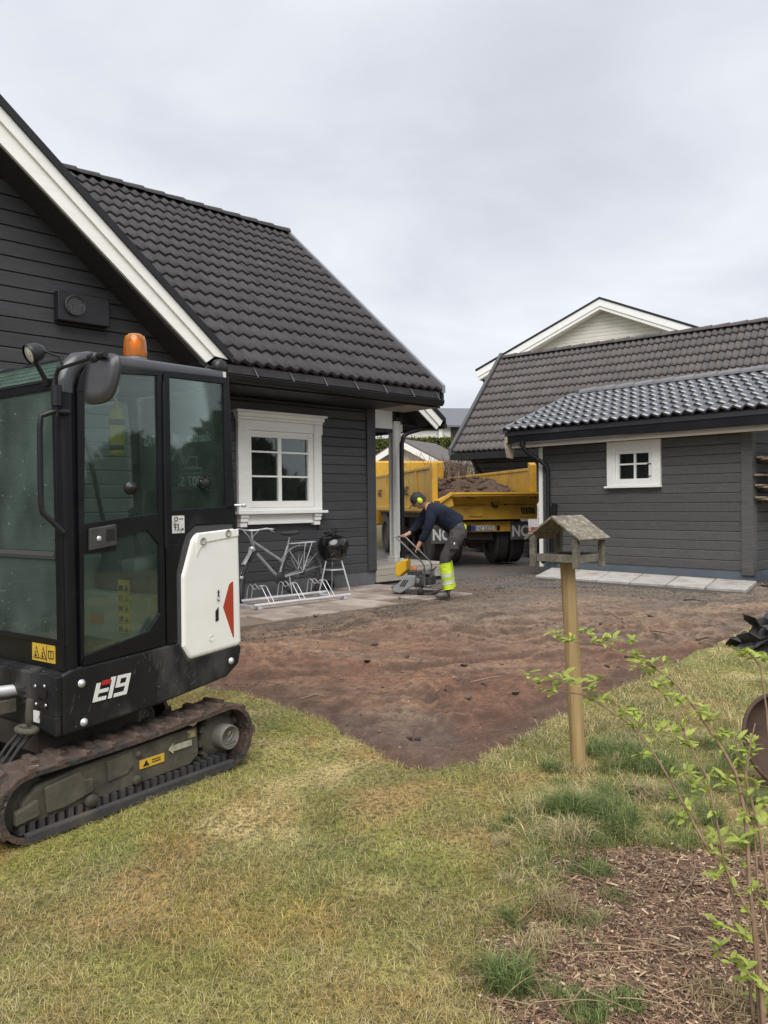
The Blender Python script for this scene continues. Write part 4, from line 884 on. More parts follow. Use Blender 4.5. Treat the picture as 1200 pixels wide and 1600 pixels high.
def make_track(y0, y1, near):
    P = path_stadium((.055, .155), .135, (1.235, .178), .158)
    n = len(P); belt = MB(); T = .024
    nr = []
    for i in range(n):
        a, c = Vector(P[i - 1]), Vector(P[(i + 1) % n]); d = (c - a).normalized(); nr.append(Vector((d.y, -d.x)))
    # outward test
    cx = Vector((.65, .16)); sgn = 1 if nr[0].dot(Vector(P[0]) - cx) > 0 else -1
    for y_list in (0,):
        vs = []
        for i in range(n):
            p = Vector(P[i]); o = p + nr[i] * sgn * T; vs += [(p.x, y0, p.y), (p.x, y1, p.y), (o.x, y1, o.y), (o.x, y0, o.y)]
        fs = []
        for i in range(n):
            a, c = i * 4, ((i + 1) % n) * 4
            for k in range(4): fs.append((a + k, a + (k + 1) % 4, c + (k + 1) % 4, c + k))
        belt.add(vs, fs)
    bo = belt.build('track', MUDTRK, ex, fix=True)
    # lugs along the loop
    S = [0]
    for i in range(n): S.append(S[-1] + (Vector(P[(i + 1) % n]) - Vector(P[i])).length)
    tot = S[-1]; m_ = 46; lm = MB(); w = y1 - y0
    lm.prism([(-.024, 0), (.024, 0), (.016, .017), (-.016, .017)], 0, w * .56); lug_me = lm.mesh('track_lug', MUDTRK)
    rest = MB()
    for k in range(m_):
        s_ = tot * k / m_; i = max(j for j in range(n) if S[j] <= s_ + 1e-9); t = (s_ - S[i]) / max(1e-9, S[i + 1] - S[i])
        p = Vector(P[i]).lerp(Vector(P[(i + 1) % n]), t); nn = (nr[i] * sgn).lerp(nr[(i + 1) % n] * sgn, t).normalized(); o = p + nn * T
        ang = math.atan2(nn.x, nn.y)
        side = k % 2; yy = y0 if side == 0 else y0 + w * .44
        if p.y < .05 and abs(nn.y) > .9: continue                # pressed into the turf
        if near:
            lo = link('track_lug', lug_me, bo, (o.x, yy, o.y), (0, ang, R(random.choice((-9, 9)) + random.uniform(-2, 2))))
        else:
            M_ = Matrix.Translation((o.x, yy, o.y)) @ Matrix.Rotation(ang, 4, 'Y'); rest.box((-.02, 0, 0), (.02, w * .56, .024), M_)
    if not near: r_ = rest.build('track_lug', MUDTRK, bo); r_['kind'] = 'stuff'
    g = MB()
    for k in range(26): x = .0 + k * .048; g.box((x, y0 + .022, .040), (x + .026, y0 + .10, .082 + .004 * (k % 2)))
    g = g.build('guide_lug', TRKRUB, bo); g['kind'] = 'stuff'
    b = MB(); b.box((.02, y0 - .006, -.008), (1.27, y0 + .03, .046)); b.build('belt_edge', TRKRUB, bo, bevel=.010)
    # side frame
    f = MB(); f.prism([(.02, .07), (.02, .17), (.10, .235), (.32, .262), (.93, .285), (1.03, .283), (1.04, .13), (.98, .085)], y0 + .035, y1 - .03); f.prism([(-.02, .085), (-.02, .15), (.09, .18), (.10, .10)], y0 + .015, y0 + .05)
    fo = f.build('track_frame', MUDST, ex, bevel=.01, fix=True)
    f = MB(); f.prism([(.13, .10), (.12, .22), (.30, .245), (.33, .20), (.37, .195), (.37, .13), (.22, .10)], y0 + .015, y0 + .034); f.build('frame_plate', MUDST, fo, bevel=.006, fix=True)
    f = MB(); f.prism([(.46, .145), (.45, .25), (.60, .26), (.61, .19), (.57, .155)], y0 + .026, y0 + .034); f.build('frame_plate', MUDST, fo, bevel=.004, fix=True)
    for (rx, rz_, rr) in ((.36, .085, .034), (.63, .105, .026), (.64, .235, .018)): f = MB(); f.lathe([(0, -rr * .8), (rr * .88, -rr * .8), (rr, 0)], (rx, y0 + .036, rz_), 'y', 14); f.build('roller_bolt', MUDST, fo)
    s = MB(); s.lathe([(0, -.02), (.085, -.02), (.125, -.005), (.125, .07), (0, .07)], (1.225, y0 + .085, .183), 'y', 30)
    for k in range(11): a = 2 * math.pi * k / 11; s.box((-.018, 0, .0), (.018, .06, .03), Matrix.Translation((1.225 + .118 * math.sin(a), y0 + .08, .183 + .118 * math.cos(a))) @ Matrix.Rotation(a, 4, 'Y'))
    so = s.build('sprocket', MUDST, ex)
    HUB = mat('hub_grey', (0.15, 0.14, 0.125), 0.75, (0.115, 0.105, 0.09), 6.0, bump=.2, bscale=60)
    s = MB(); s.lathe([(0, -.055), (.060, -.055), (.060, -.058), (.067, -.058), (.069, -.04), (.069, .06)], (1.225, y0 + .04, .183), 'y', 30); s.build('hub_cover', HUB, so)
    s = MB(); s.box((1.185, y0 - .019, .150), (1.265, y0 - .016, .162)); s.box((1.185, y0 - .019, .122 + .01), (1.265, y0 - .016, .138)); s.tube([(1.205, y0 - .017, .20), (1.225, y0 - .017, .215), (1.245, y0 - .017, .205), (1.225, y0 - .017, .175), (1.205, y0 - .017, .165)], .005, 5); s.build('hub_casting', HUB, so)
    s = MB(); s.lathe([(.03, -.04), (.105, -.03), (.128, -.03), (.128, .03), (.105, .03), (.03, .04)], (.055, (y0 + y1) / 2, .155), 'y', 26); s.build('idler', MUDST, ex)
    return fo
fo = make_track(0.0, .23, True); make_track(.77, 1.0, False)
b = MB(); b.box((.645, .0165 + .013, .155), (.80, .0325, .20)); st_ = b.build('warning_sticker', YPRINT, fo)
b = MB(); b.prism([(.665, .163), (.705, .163), (.685, .193)], .028, .0296); b.box((.72, .028, .17), (.775, .0296, .175)); b.box((.72, .028, .182), (.775, .0296, .187)); b.build('sticker_print', PRINTB, st_, fix=True)
b = MB(); b.prism([(.83, .205), (.86, .235), (.86, .222), (.985, .224), (.985, .192), (.86, .192), (.86, .178)], .0285, .0345); b.build('arrow_sticker', mat('pale_sticker', (.36, .35, .27), .7, dirt=(.12, .1, .07), dscale=14, dlim=(.45, .65)), fo, fix=True)
b = MB(); b.box((.955, .0285, .235), (1.01, .0345, .275)); b.build('worn_sticker', mat('worn_yellow', (.24, .22, .10), .7, dirt=(.08, .07, .05), dscale=30, dlim=(.45, .6)), fo)
b = MB(); b.box((.35, .23, .12), (.85, .77, .26)); b.lathe([(.25, 0), (.27, .03), (.27, .15)], (.66, .5, .27), 'z', 24); b.build('undercarriage', FRAMEM, ex, bevel=.01)
# lower body skirt; plan view rounded at the tail
def skirt_outline(zlist): pass
sk = MB(); sk.prism([(.235, .42), (.232, .712), (.295, .735), (.93, .765), (.985, .66), (1.37, .69), (1.388, .665), (1.365, .575), (1.27, .513), (.80, .455)], .05, .97)
skirt = sk.build('lower_body', EXB, ex, bevel=.018, seg=3, fix=True)
b = MB(); b.box((.20, .05, .515), (.234, .26, .71)); b.prism([(.26, .71), (.45, .71), (.45, .60), (.40, .60), (.33, .55), (.29, .47), (.26, .47)], .198, .23, fn=lambda y, x, z: (x, y, z)); b.prism([(.05, .425), (.29, .46), (.29, .52), (.05, .52)], .198, .23, fn=lambda y, x, z: (x, y, z)); b.box((.198, .45, .60), (.234, .97, .71))
b.build('front_skirt', EXB, ex, bevel=.008, fix=True)
for k in range(4): MB().box((.193, .305, .625 - k * .026), (.199, .345, .634 - k * .026)).build('vent_slot', BLACK, skirt)
for z0_, z1_ in ((.60, .64), (.55, .585)): MB().box((.193, .12, z0_), (.199, .20, z1_)).build('name_plate', BLACK, skirt)
b = MB()
for (x, z) in ((.335, .655), (.345, .465), (1.30, .60)): b.lathe([(0, -.012), (.010, -.012), (.012, -.004), (.020, -.003), (.020, 0)], (x, .05, z), 'y', 12)
for (y, z) in ((.13, .66), (.21, .65), (.12, .57), (.205, .565)): b.lathe([(0, -.004), (.007, -.004), (.007, 0)], (.193, y, z), 'x', 8)
b.build('body_bolt', CHROME, skirt)
b = MB(); b.box((.194, .185, .475), (.199, .235, .53)); b.build('small_sticker', PRINTW, skirt)
b = MB(); th = [(.17 + .0 + .035 * math.cos(a), .25 + .06 * math.sin(a), .44) for a in [i * math.pi / 8 for i in range(17)]]; b.tube(th, .016, 8, False); b.build('tie_down_ring', MUDST, ex)
b = MB(); b.prism([(.24, .44), (.55, .50), (.55, .30), (.24, .30)], .28, .8, fn=lambda a, y, c: (a, y, c)); b.build('swing_casting', FRAMEM, ex, fix=True)
b = MB(); b.tube([(.22, .42, .60), (-.25, .52, .62)], .028, 10); b.build('slew_cylinder_rod', CHROME, ex)
b = MB(); b.box((-.1, .40, .50), (.2, .47, .56)); b.tube([(.20, .26, .58), (.19, .26, .50), (.20, .27, .46)], .022, 8); b.build('slew_bracket', MUDST, ex)
b = MB()
for k in range(3): b.tube([(.20, .22 + .05 * k, .44), (.12, .24 + .05 * k, .36), (.06, .25 + .05 * k, .28)], .009, 6)
b.build('hydraulic_hose', RUBBER, ex)
# boom, arm and bucket reaching forward, and the dozer blade
b = MB(); b.prism([(-.15, .50), (-.30, .66), (-.85, 1.75), (-.95, 2.25), (-.83, 2.27), (-.68, 1.78), (-.06, .70)], .54, .66); b.build('boom', EXB, ex, bevel=.015, fix=True)
b = MB(); b.prism([(-.98, 2.32), (-.82, 2.36), (-.74, 2.15), (-1.35, .75), (-1.44, .78)], .555, .645); b.build('dipper_arm', EXB, ex, bevel=.012, fix=True)
b = MB(); b.prism([(-1.46, .82), (-1.28, .72), (-1.12, .42), (-1.30, .20), (-1.55, .25), (-1.62, .5)], .42, .78); b.build('bucket', MUDST, ex, bevel=.01, fix=True)
b = MB(); b.prism([(-.62, .02), (-.66, .03), (-.62, .30), (-.56, .30), (-.58, .15)], -.0, 1.0); b.box((-.58, .28, .12), (.3, .36, .20)); b.box((-.58, .64, .12), (.3, .72, .20)); b.build('dozer_blade', MUDST, ex, bevel=.006, fix=True)
# white cowl with its gasket
b = MB(); b.prism([(.905, .745), (.905, 1.13), (.985, 1.345), (1.05, 1.395), (1.345, 1.41), (1.345, .70), (.975, .63)], .055, .965); b.build('cowl_gasket', EXG, ex, bevel=.01, fix=True)
b = MB(); b.prism([(.94, .735), (.942, 1.12), (1.012, 1.318), (1.035, 1.345), (1.06, 1.358), (1.35, 1.375), (1.378, 1.36), (1.376, 1.325), (1.385, .70), (1.37, .675), (.995, .652)], .042, .978); cowl = b.build('cowl', EXW, ex, bevel=.032, seg=4, fix=True)
b = MB(); b.prism([(1.06, 1.348), (1.36, 1.366), (1.36, 1.325), (1.12, 1.30), (1.075, 1.27), (1.045, 1.225), (1.04, 1.30)], .036, .043); b.build('cowl_ridge', EXW, cowl, bevel=.003, fix=True)
b = MB(); b.prism([(1.236, .92), (1.283, 1.045), (1.303, 1.06), (1.316, 1.062), (1.316, .735), (1.31, .735)], .0405, .0425); b.build('red_flash', mat('red_panel', (0.36, 0.045, 0.02), 0.4), cowl, fix=True)
b = MB(); b.prism([(1.178, .845), (1.178, .905), (1.20, .925), (1.20, .85)], .039, .0425); b.build('cowl_latch', BLACK, cowl, fix=True)
b = MB(); b.prism([(1.19, .955), (1.19, 1.03), (1.215, 1.03), (1.215, .955)], .0405, .0422); b.build('serial_label', PRINTW, cowl, fix=True)
b = MB()
for k in range(3): b.box((1.194, .0392, .962 + k * .023), (1.211, .0405, .966 + k * .023))
b.box((1.197, .0392, .985), (1.205, .0405, 1.02)); b.build('label_print', PRINTB, cowl)
b = MB()
for (x, z) in ((1.088, 1.308), (1.275, 1.345)): b.lathe([(.020, -.002), (.022, -.006), (.016, -.006), (.013, -.001), (0, -.001)], (x, .036, z), 'y', 14)
b.build('cowl_bolt', mat('cowl_bolt_grey', (.36, .36, .34), .5), cowl)
b = MB(); b.lathe([(.018, -.0005), (.016, -.003), (.014, -.0005)], (1.145, .041, .757), 'y', 14); b.build('cowl_mark', EXW, cowl)
# ---- cab
RAILM = mat('grey_roof_rail', (.030, .032, .037), .30, (.045, .047, .052), 4, spec=.6)
cabf = MB()
for yy in (.10, .92):
    cabf.tube([(.30, yy, .72), (.29, yy, 1.95), (.293, yy, 2.06)], .048, 12)
    rl = MB(); rl.tube([(.292, yy, 2.05), (.296, yy, 2.10), (.315, yy, 2.158), (.36, yy, 2.205), (.43, yy, 2.222), (.80, yy, 2.230), (1.29, yy, 2.240)], .050, 14); rl.build('roof_rail', RAILM, ex)
    yo = .062 if yy < .5 else .958
    cabf.tube([(1.30, yo, 2.25), (1.315, yo, 1.9), (1.345, yo, 1.34)], .017, 8)
    cabf.tube([(1.28, yy, 2.23), (1.31, yy, 1.9), (1.33, yy, 1.35)], .035, 8)
cabf.box((.25, .12, 2.065), (.29, .90, 2.105)); cabf.box((1.28, .1, 2.2), (1.32, .92, 2.26)); cabf.box((.262, .06, .715), (.32, .965, .86)); cabf.box((.252, .12, .845), (.28, .90, .872))
cabf.prism([(.25, .72), (.25, 2.05), (.30, 2.12), (.335, 2.12), (.335, .72)], .065, .115); cabf.prism([(.25, .72), (.25, 2.05), (.30, 2.12), (.335, 2.12), (.335, .72)], .905, .955)
cab = cabf.build('cab_frame', EXF, ex, bevel=.006, fix=True)
b = MB(); b.box((.40, .10, 2.225), (1.30, .92, 2.262)); b.build('cab_roof', EXB, ex, bevel=.015)
MB().box((.28, .14, .70), (1.30, .90, .745)).build('cab_floor', INT, ex)
ws = MB(); ws.box((.258, .125, 1.295), (.264, .90, 2.065)); wso = ws.build('windscreen', CABGL2, ex)
MB().box((.256, .125, .872), (.262, .90, 1.255)).build('lower_windscreen', CABGL2, ex)
b = MB(); b.box((.245, .12, 1.258), (.27, .90, 1.292)); b.box((.240, .12, 1.270), (.25, .90, 1.28)); b.build('windscreen_rail', mat('rail_grey', (.07, .07, .07), .5), ex)
b = MB(); b.prism([(.262, 2.107), (.40, 2.24), (.404, 2.236), (.268, 2.103)], .14, .88); b.build('skylight', CABGL2, ex, fix=True)
b = MB()
for k in range(5): t = .1 + .2 * k; b.box((.262 + .138 * t - .004, .14, 2.107 + .133 * t), (.262 + .138 * t + .004, .88, 2.107 + .133 * t + .008))
b.build('skylight_ribs', CABGL2, ex)
b = MB(); b.box((.248, .12, 2.105), (.262, .92, 2.118)); b.build('seal_strip', BLACK, ex)
# door: frame with two panes
def bar(mb, P, y0, y1): mb.prism(P, y0, y1)
d = MB(); Y0, Y1 = .048, .072
bar(d, [(.335, .74), (.335, 2.06), (.375, 2.06), (.362, 1.40), (.352, .785)], Y0, Y1)
bar(d, [(.335, 2.06), (.35, 2.13), (.39, 2.195), (.835, 2.222), (.835, 2.195), (.43, 2.165), (.385, 2.12), (.375, 2.06)], Y0, Y1)
bar(d, [(.802, .855), (.803, 2.19), (.835, 2.20), (.835, .80)], Y0, Y1)
bar(d, [(.345, .737), (.352, .785), (.80, .863), (.835, .80), (.835, .765)], Y0, Y1)
bar(d, [(.355, 1.275), (.362, 1.425), (.802, 1.468), (.802, 1.395), (.727, 1.38), (.553, 1.35), (.535, 1.285)], Y0, Y1)
bar(d, [(.727, 1.382), (.803, 1.40), (.803, 1.30)], Y0, Y1)
bar(d, [(.72, .846), (.803, .862), (.803, .94)], Y0, Y1)
door = d.build('cab_door', EXF, ex, bevel=.003, fix=True)
b = MB(); b.prism([(.372, 1.42), (.385, 2.12), (.44, 2.17), (.81, 2.195), (.81, 1.462)], .058, .062); b.build('upper_pane', CABGL, door, fix=True)
b = MB(); b.prism([(.35, .78), (.352, 1.28), (.535, 1.29), (.555, 1.355), (.727, 1.385), (.81, 1.34), (.81, .87)], .058, .062); b.build('lower_pane', CABGL, door, fix=True)
b = MB(); b.prism([(.380, 1.292), (.382, 1.40), (.53, 1.418), (.535, 1.312)], .030, .050); hd_ = b.build('door_handle', mat('handle_plastic', (.03, .03, .03), .6, (.05, .05, .05), 10), door, bevel=.006, fix=True)
b = MB(); b.prism([(.47, 1.335), (.47, 1.392), (.518, 1.397), (.52, 1.338)], .0285, .031); b.build('handle_recess', BLACK, hd_, fix=True)
b = MB(); b.lathe([(0, -.004), (.011, -.004), (.013, 0)], (.43, .030, 1.35), 'y', 12); b.build('door_lock', CHROME, hd_)
b = MB(); b.box((.84, .040, 1.24), (.875, .056, 1.31)); b.box((.838, .042, 2.08), (.86, .056, 2.16)); b.build('door_hinge', EXF, ex)
b = MB(); b.tube([(.843, .045, 1.28), (.843, .045, 2.17)], .010, 8); b.build('hinge_rod', EXF, ex)
for (x, z) in ((.63, 1.60),):
    b = MB(); b.lathe([(0, -.03), (.018, -.03), (.02, -.018), (.034, -.016), (.036, -.004), (.022, 0)], (x, .058, z), 'y', 16); b.build('window_knob', BLACK, door)
sd = MB()
bar(sd, [(.845, 1.31), (.845, 2.21), (.882, 2.205), (.886, 1.48), (1.28, 1.50), (1.275, 2.21), (.882, 2.203), (.845, 2.212), (.845, 2.232), (1.30, 2.25), (1.335, 1.385), (1.05, 1.375), (1.0, 1.345), (.94, 1.31)], Y0, Y1) if False else None
bar(sd, [(.845, 1.30), (.845, 2.225), (.884, 2.225), (.888, 1.30)], Y0, Y1); bar(sd, [(.884, 2.195), (.884, 2.228), (1.298, 2.244), (1.30, 2.205)], Y0, Y1)
bar(sd, [(1.272, 1.48), (1.268, 2.205), (1.302, 2.206), (1.325, 1.48)], Y0, Y1); bar(sd, [(.888, 1.30), (.888, 1.482), (1.325, 1.50), (1.335, 1.40), (1.05, 1.40), (.985, 1.35), (.96, 1.30)], Y0, Y1)
bar(sd, [(.845, .765), (.845, 1.30), (.96, 1.30), (.915, 1.14), (.915, .765)], Y0, Y1)
sdo = sd.build('rear_side_frame', EXF, ex, bevel=.003, fix=True)
b = MB(); b.prism([(.884, 1.47), (.884, 2.20), (1.275, 2.21), (1.28, 1.49)], .058, .062); b.build('rear_side_pane', CABGL, sdo, fix=True)
b = MB(); b.lathe([(0, -.03), (.022, -.03), (.03, -.02), (.036, -.018), (.036, -.004), (.018, 0)], (1.115, .058, 1.63), 'y', 16)
for k in range(8): a = k * math.pi / 4; b.box((-.006, -.03, .028), (.006, -.006, .04), Matrix.Translation((1.115, .058, 1.63)) @ Matrix.Rotation(a, 4, 'Y'))
b.build('window_knob', BLACK, sdo)
b = MB(); b.box((.886, .0445, 1.357), (.968, .0475, 1.452)); lb = b.build('noise_label', PRINTW, sdo)
text('lettering', '93', .052, PRINTB, lb, (.893, .0435, 1.372), (1, 0, 0), (0, 0, 1), .75); text('lettering', 'dB', .018, PRINTB, lb, (.944, .0435, 1.372), (1, 0, 0), (0, 0, 1), .9)
b = MB(); b.lathe([(.011, -.001), (.013, -.003), (.009, -.003)], (.91, .0445, 1.435), 'y', 10); b.box((.93, .0432, 1.432), (.96, .0445, 1.436)); b.build('label_print', PRINTB, lb)
b = MB(); b.prism([(.93, 1.42), (.93, 1.37), (.94, 1.37), (.94, 1.42)], .0, .001)
# far side and rear glazing
MB().box((.35, .950, 1.40), (1.27, .956, 2.18)).build('far_side_pane', CABGL, ex)
b = MB(); b.box((.33, .945, .72), (1.32, .965, 1.40)); b.box((.80, .945, 1.40), (.84, .965, 2.2)); b.box((.33, .945, 2.17), (1.32, .965, 2.22)); b.build('far_side_frame', EXF, ex)
rp = MB(); rp.box((1.318, .14, 1.42), (1.324, .88, 2.19)); rpo = rp.build('rear_pane', CABGL, ex)
LET = mat('window_lettering', (0.85, 0.90, 0.88), 0.6, trans=.6)
text('lettering', 'Johansen - M', .085, LET, rpo, (1.313, .175, 1.89), (0, 1, 0), (0, 0, 1), .86, bold=.018); text('lettering', 'TAS', .085, LET, rpo, (1.313, .72, 1.89), (0, 1, 0), (0, 0, 1), .86, bold=.018); text('lettering', '907 57', .085, LET, rpo, (1.313, .30, 1.625), (0, 1, 0), (0, 0, 1), 1.0, bold=.010)
b = MB()
for P in ([(.30, 1.73), (.50, 1.73), (.50, 1.70), (.30, 1.70), (.30, 1.73)], [(.34, 1.74), (.34, 1.80), (.42, 1.80), (.45, 1.74), (.34, 1.74)], [(.44, 1.76), (.50, 1.87), (.55, 1.83), (.60, 1.75)], [(.46, 1.76), (.51, 1.845), (.545, 1.815), (.58, 1.75)], [(.60, 1.75), (.57, 1.71), (.62, 1.70), (.60, 1.75)]):
    b.tube([(1.313, p[0], p[1]) for p in P], .0030, 4)
b.build('digger_drawing', LET, rpo)
# interior
SEATM = mat('black_vinyl', (0.025, 0.025, 0.027), 0.6)
b = MB(); b.box((.86, .26, 1.02), (1.20, .74, 1.13)); b.prism([(1.12, 1.12), (1.20, 1.60), (1.27, 1.60), (1.24, 1.10)], .30, .70); b.prism([(1.19, 1.62), (1.20, 1.78), (1.25, 1.78), (1.24, 1.62)], .40, .60); b.build('operator_seat', SEATM, ex, bevel=.03, seg=3, fix=True)
b = MB(); b.box((.80, .14, .745), (1.28, .86, 1.02)); b.prism([(.76, .745), (.76, 1.18), (.80, 1.22), (1.25, 1.22), (1.25, .745)], .76, .88); b.build('seat_base', INT, ex, bevel=.012, fix=True)
b = MB(); b.prism([(.70, 1.16), (.70, 1.22), (1.20, 1.28), (1.20, 1.2)], .12, .24); b.prism([(.70, 1.16), (.70, 1.22), (1.20, 1.28), (1.20, 1.2)], .78, .90); b.build('arm_console', INT, ex, bevel=.012, fix=True)
b = MB(); b.box((.792, .30, .80), (.799, .40, 1.10)); yd = b.build('safety_decal', YPRINT, ex)
b = MB()
for k in range(5):
    b.prism([(.305, .815 + k * .057), (.34, .815 + k * .057), (.322, .845 + k * .057)], .788, .7915, fn=lambda y, x, z: (x, y, z)); b.box((.788, .355, .815 + k * .057), (.7915, .39, .842 + k * .057)); b.box((.788, .30, .803 + k * .059), (.7915, .40, .805 + k * .059))
b.build('decal_print', PRINTB, yd, fix=True)
b = MB(); b.box((.792, .55, .84), (.799, .66, .89)); b.build('orange_decal', mat('orange_print', (.45, .10, .02), .6), ex)
b = MB()
for yy in (.20, .84): b.tube([(.78, yy, 1.24), (.76, yy, 1.36), (.75, yy, 1.42)], [.02, .012, .02], 8); b.lathe([(0, .06), (.02, .05), (.024, .02), (.018, -.03), (0, -.04)], (.75, yy, 1.44), 'z', 10)
for yy in (.42, .54): b.tube([(.50, yy, .74), (.46, yy, 1.0), (.44, yy, 1.18)], .010, 6); b.tube([(.44, yy, 1.18), (.45, yy - .05, 1.22), (.45, yy - .05, 1.27)], .013, 6)
b.tube([(.40, .80, .8), (.36, .82, 1.2), (.36, .82, 1.4)], .012, 6); b.build('control_lever', BLACK, ex)
b = MB(); b.prism([(.33, 1.24), (.33, 1.31), (.40, 1.38), (.44, 1.36), (.40, 1.24)], .55, .90); b.lathe([(0, -.004), (.035, -.004), (.038, .01)], (.36, .72, 1.42), 'x', 14); b.build('dashboard', mat('dash_grey', (.05, .052, .055), .6), ex, bevel=.01, fix=True)
b = MB(); b.tube([(1.24, .90, 1.25), (1.05, .90, 1.40), (.95, .90, 1.85), (.90, .90, 1.95), (.84, .90, 1.98)], .014, 8); b.build('inner_grab_rail', BLACK, ex)
# fittings
b = MB(); b.lathe([(.070, 2.262), (.070, 2.345), (.062, 2.36), (0, 2.36)], (.965, .45, 0), 'z', 24); bc = b.build('beacon', mat('beacon_base', (.10, .10, .105), .5), ex)
AMB = glass_mat('amber_lens', (1.0, .50, .07), veil=.34, veilcol=(.85, .30, .02), gloss=.7, rough=.08, streak=(1, 1, 6))
b = MB(); b.lathe([(.064, 2.36), (.066, 2.38), (.061, 2.45), (.053, 2.480), (.035, 2.492), (0, 2.495)], (.965, .45, 0), 'z', 28); b.build('beacon_lens', AMB, bc)
b = MB(); b.lathe([(.02, 2.36), (.03, 2.40), (.034, 2.44), (.02, 2.47), (0, 2.48)], (.965, .45, 0), 'z', 14); b.build('beacon_bulb', mat('beacon_reflector', (.75, .45, .12), .25, metal=.5), bc)
def lamp_thing(C, d, r):
    d = Vector(d).normalized(); M_ = Matrix.Translation(C) @ d.to_track_quat('Z', 'Y').to_matrix().to_4x4()
    b = MB(); b.lathe([(0, -.07), (r * .5, -.068), (r * .9, -.04), (r, 0), (r, .012), (r * .9, .012)], M=M_, n=20); lo = b.build('work_lamp', BLACK, ex)
    b = MB(); b.lathe([(r * .88, .004), (r * .5, .010), (0, .012)], M=M_, n=20); b.build('lamp_lens', mat('lamp_lens', (.55, .54, .50), .12, (.35, .34, .31), 40, spec=.8), lo)
    return lo
lo = lamp_thing((.16, .15, 2.225), (-1, .10, -.42), .048)
b = MB(); b.tube([(.20, .17, 2.19), (.24, .165, 2.12), (.26, .16, 2.10)], .012, 8); b.box((.235, .14, 2.085), (.27, .18, 2.12)); b.tube([(.20, .11, 2.24), (.27, .085, 2.22), (.29, .07, 2.13)], .006, 6); b.build('lamp_bracket', BLACKMETAL, lo)
b = MB(); b.tube([(.29, .045, 1.955), (.22, .05, 1.955), (.165, .075, 1.93), (.16, .08, 1.87), (.16, .08, 1.52), (.165, .075, 1.48), (.25, .045, 1.385)], .013, 10); b.build('grab_rail', BLACKMETAL, ex)
b = MB(); b.tube([(.225, .045, 1.98), (.225, .045, 2.075)], .024, 10); b.tube([(.225, .045, 1.93), (.225, .045, 2.12), (.222, .02, 2.145), (.22, -.03, 2.152), (.215, -.34, 2.172)], .0085, 8); b.build('mirror_arm', BLACKMETAL, ex)
# mirror head: rounded trapezoid shell, back towards the camera
mc = Vector((.22, -.325, 2.065)); mx = Vector((.30, -.93, 0.0)).normalized(); mzv = (Vector((0.12, .04, 1)) + mx * .26).normalized(); mn = mx.cross(mzv).normalized()
def mshape(s):
    P = [(-.078, -.105), (.030, -.118), (.062, -.085), (.092, .07), (.085, .105), (.04, .118), (-.04, .110), (-.075, .085), (-.085, -.02)]
    out_ = []
    for i in range(len(P)):
        p, q_, r_ = Vector(P[i - 1]), Vector(P[i]), Vector(P[(i + 1) % len(P)])
        for t in (0, .33, .67): a_ = (p + q_) / 2; c_ = (q_ + r_) / 2; v = a_ * (1 - t) ** 2 + q_ * 2 * t * (1 - t) + c_ * t * t; out_.append(v * s)
    return out_
def mring(s, off): return [tuple(mc - mx * v.x + mzv * v.y + mn * off) for v in mshape(s)]
b = MB(); rings = [(1.0, .010), (1.03, 0), (1.03, -.012), (.97, -.016), (.93, -.018), (.90, -.024), (.60, -.030), (.01, -.032)]
b.v = []; n_ = len(mshape(1)); sgm = -1
vs = [p for s, o_ in rings for p in mring(s, o_ * sgm)]
b.add(vs, [(i * n_ + j, i * n_ + (j + 1) % n_, (i + 1) * n_ + (j + 1) % n_, (i + 1) * n_ + j) for i in range(len(rings) - 1) for j in range(n_)], True); b.add(vs[:n_], [tuple(range(n_))])
mo = b.build('mirror', mat('mirror_shell', (.028, .028, .031), .38, (.05, .05, .053), 5), ex, fix=True)
b = MB(); b.add(mring(.95, .0105 * sgm), [tuple(range(n_))]); b.build('mirror_glass', mat('mirror_silver', (.7, .7, .7), .03, metal=1.0), mo)
b = MB(); b.lathe([(0, .02), (.022, .015), (.026, -.02), (0, -.03)], (.205, -.30, 2.165), 'z', 12); b.tube([(.205, -.25, 2.168), (.20, -.38, 2.166)], .014, 8); b.build('mirror_clamp', BLACK, mo)
lo2 = MB(); lo2.lathe([(0, -.03), (.04, -.03), (.048, -.01), (.048, .02), (.02, .04)], (1.30, .115, 2.31), 'y', 16); lo2.tube([(1.18, .12, 2.27), (1.21, .115, 2.305), (1.26, .11, 2.30), (1.29, .11, 2.275)], .006, 6); lo2.tube([(1.30, .12, 2.27), (1.30, .115, 2.30)], .014, 6); lo2.build('rear_lamp', BLACK, ex)
b = MB(); b.box((1.27, .050, 2.225), (1.29, .054, 2.275)); b.build('reflector_tape', PRINTW, ex)
b = MB(); b.tube([(1.335, .04, 1.505), (1.36, .0, 1.503)], .007, 6); b.lathe([(0, -.012), (.012, -.008), (.012, .006), (0, .012)], (1.362, -.005, 1.503), 'y', 10); b.build('window_catch', CHROME, ex)
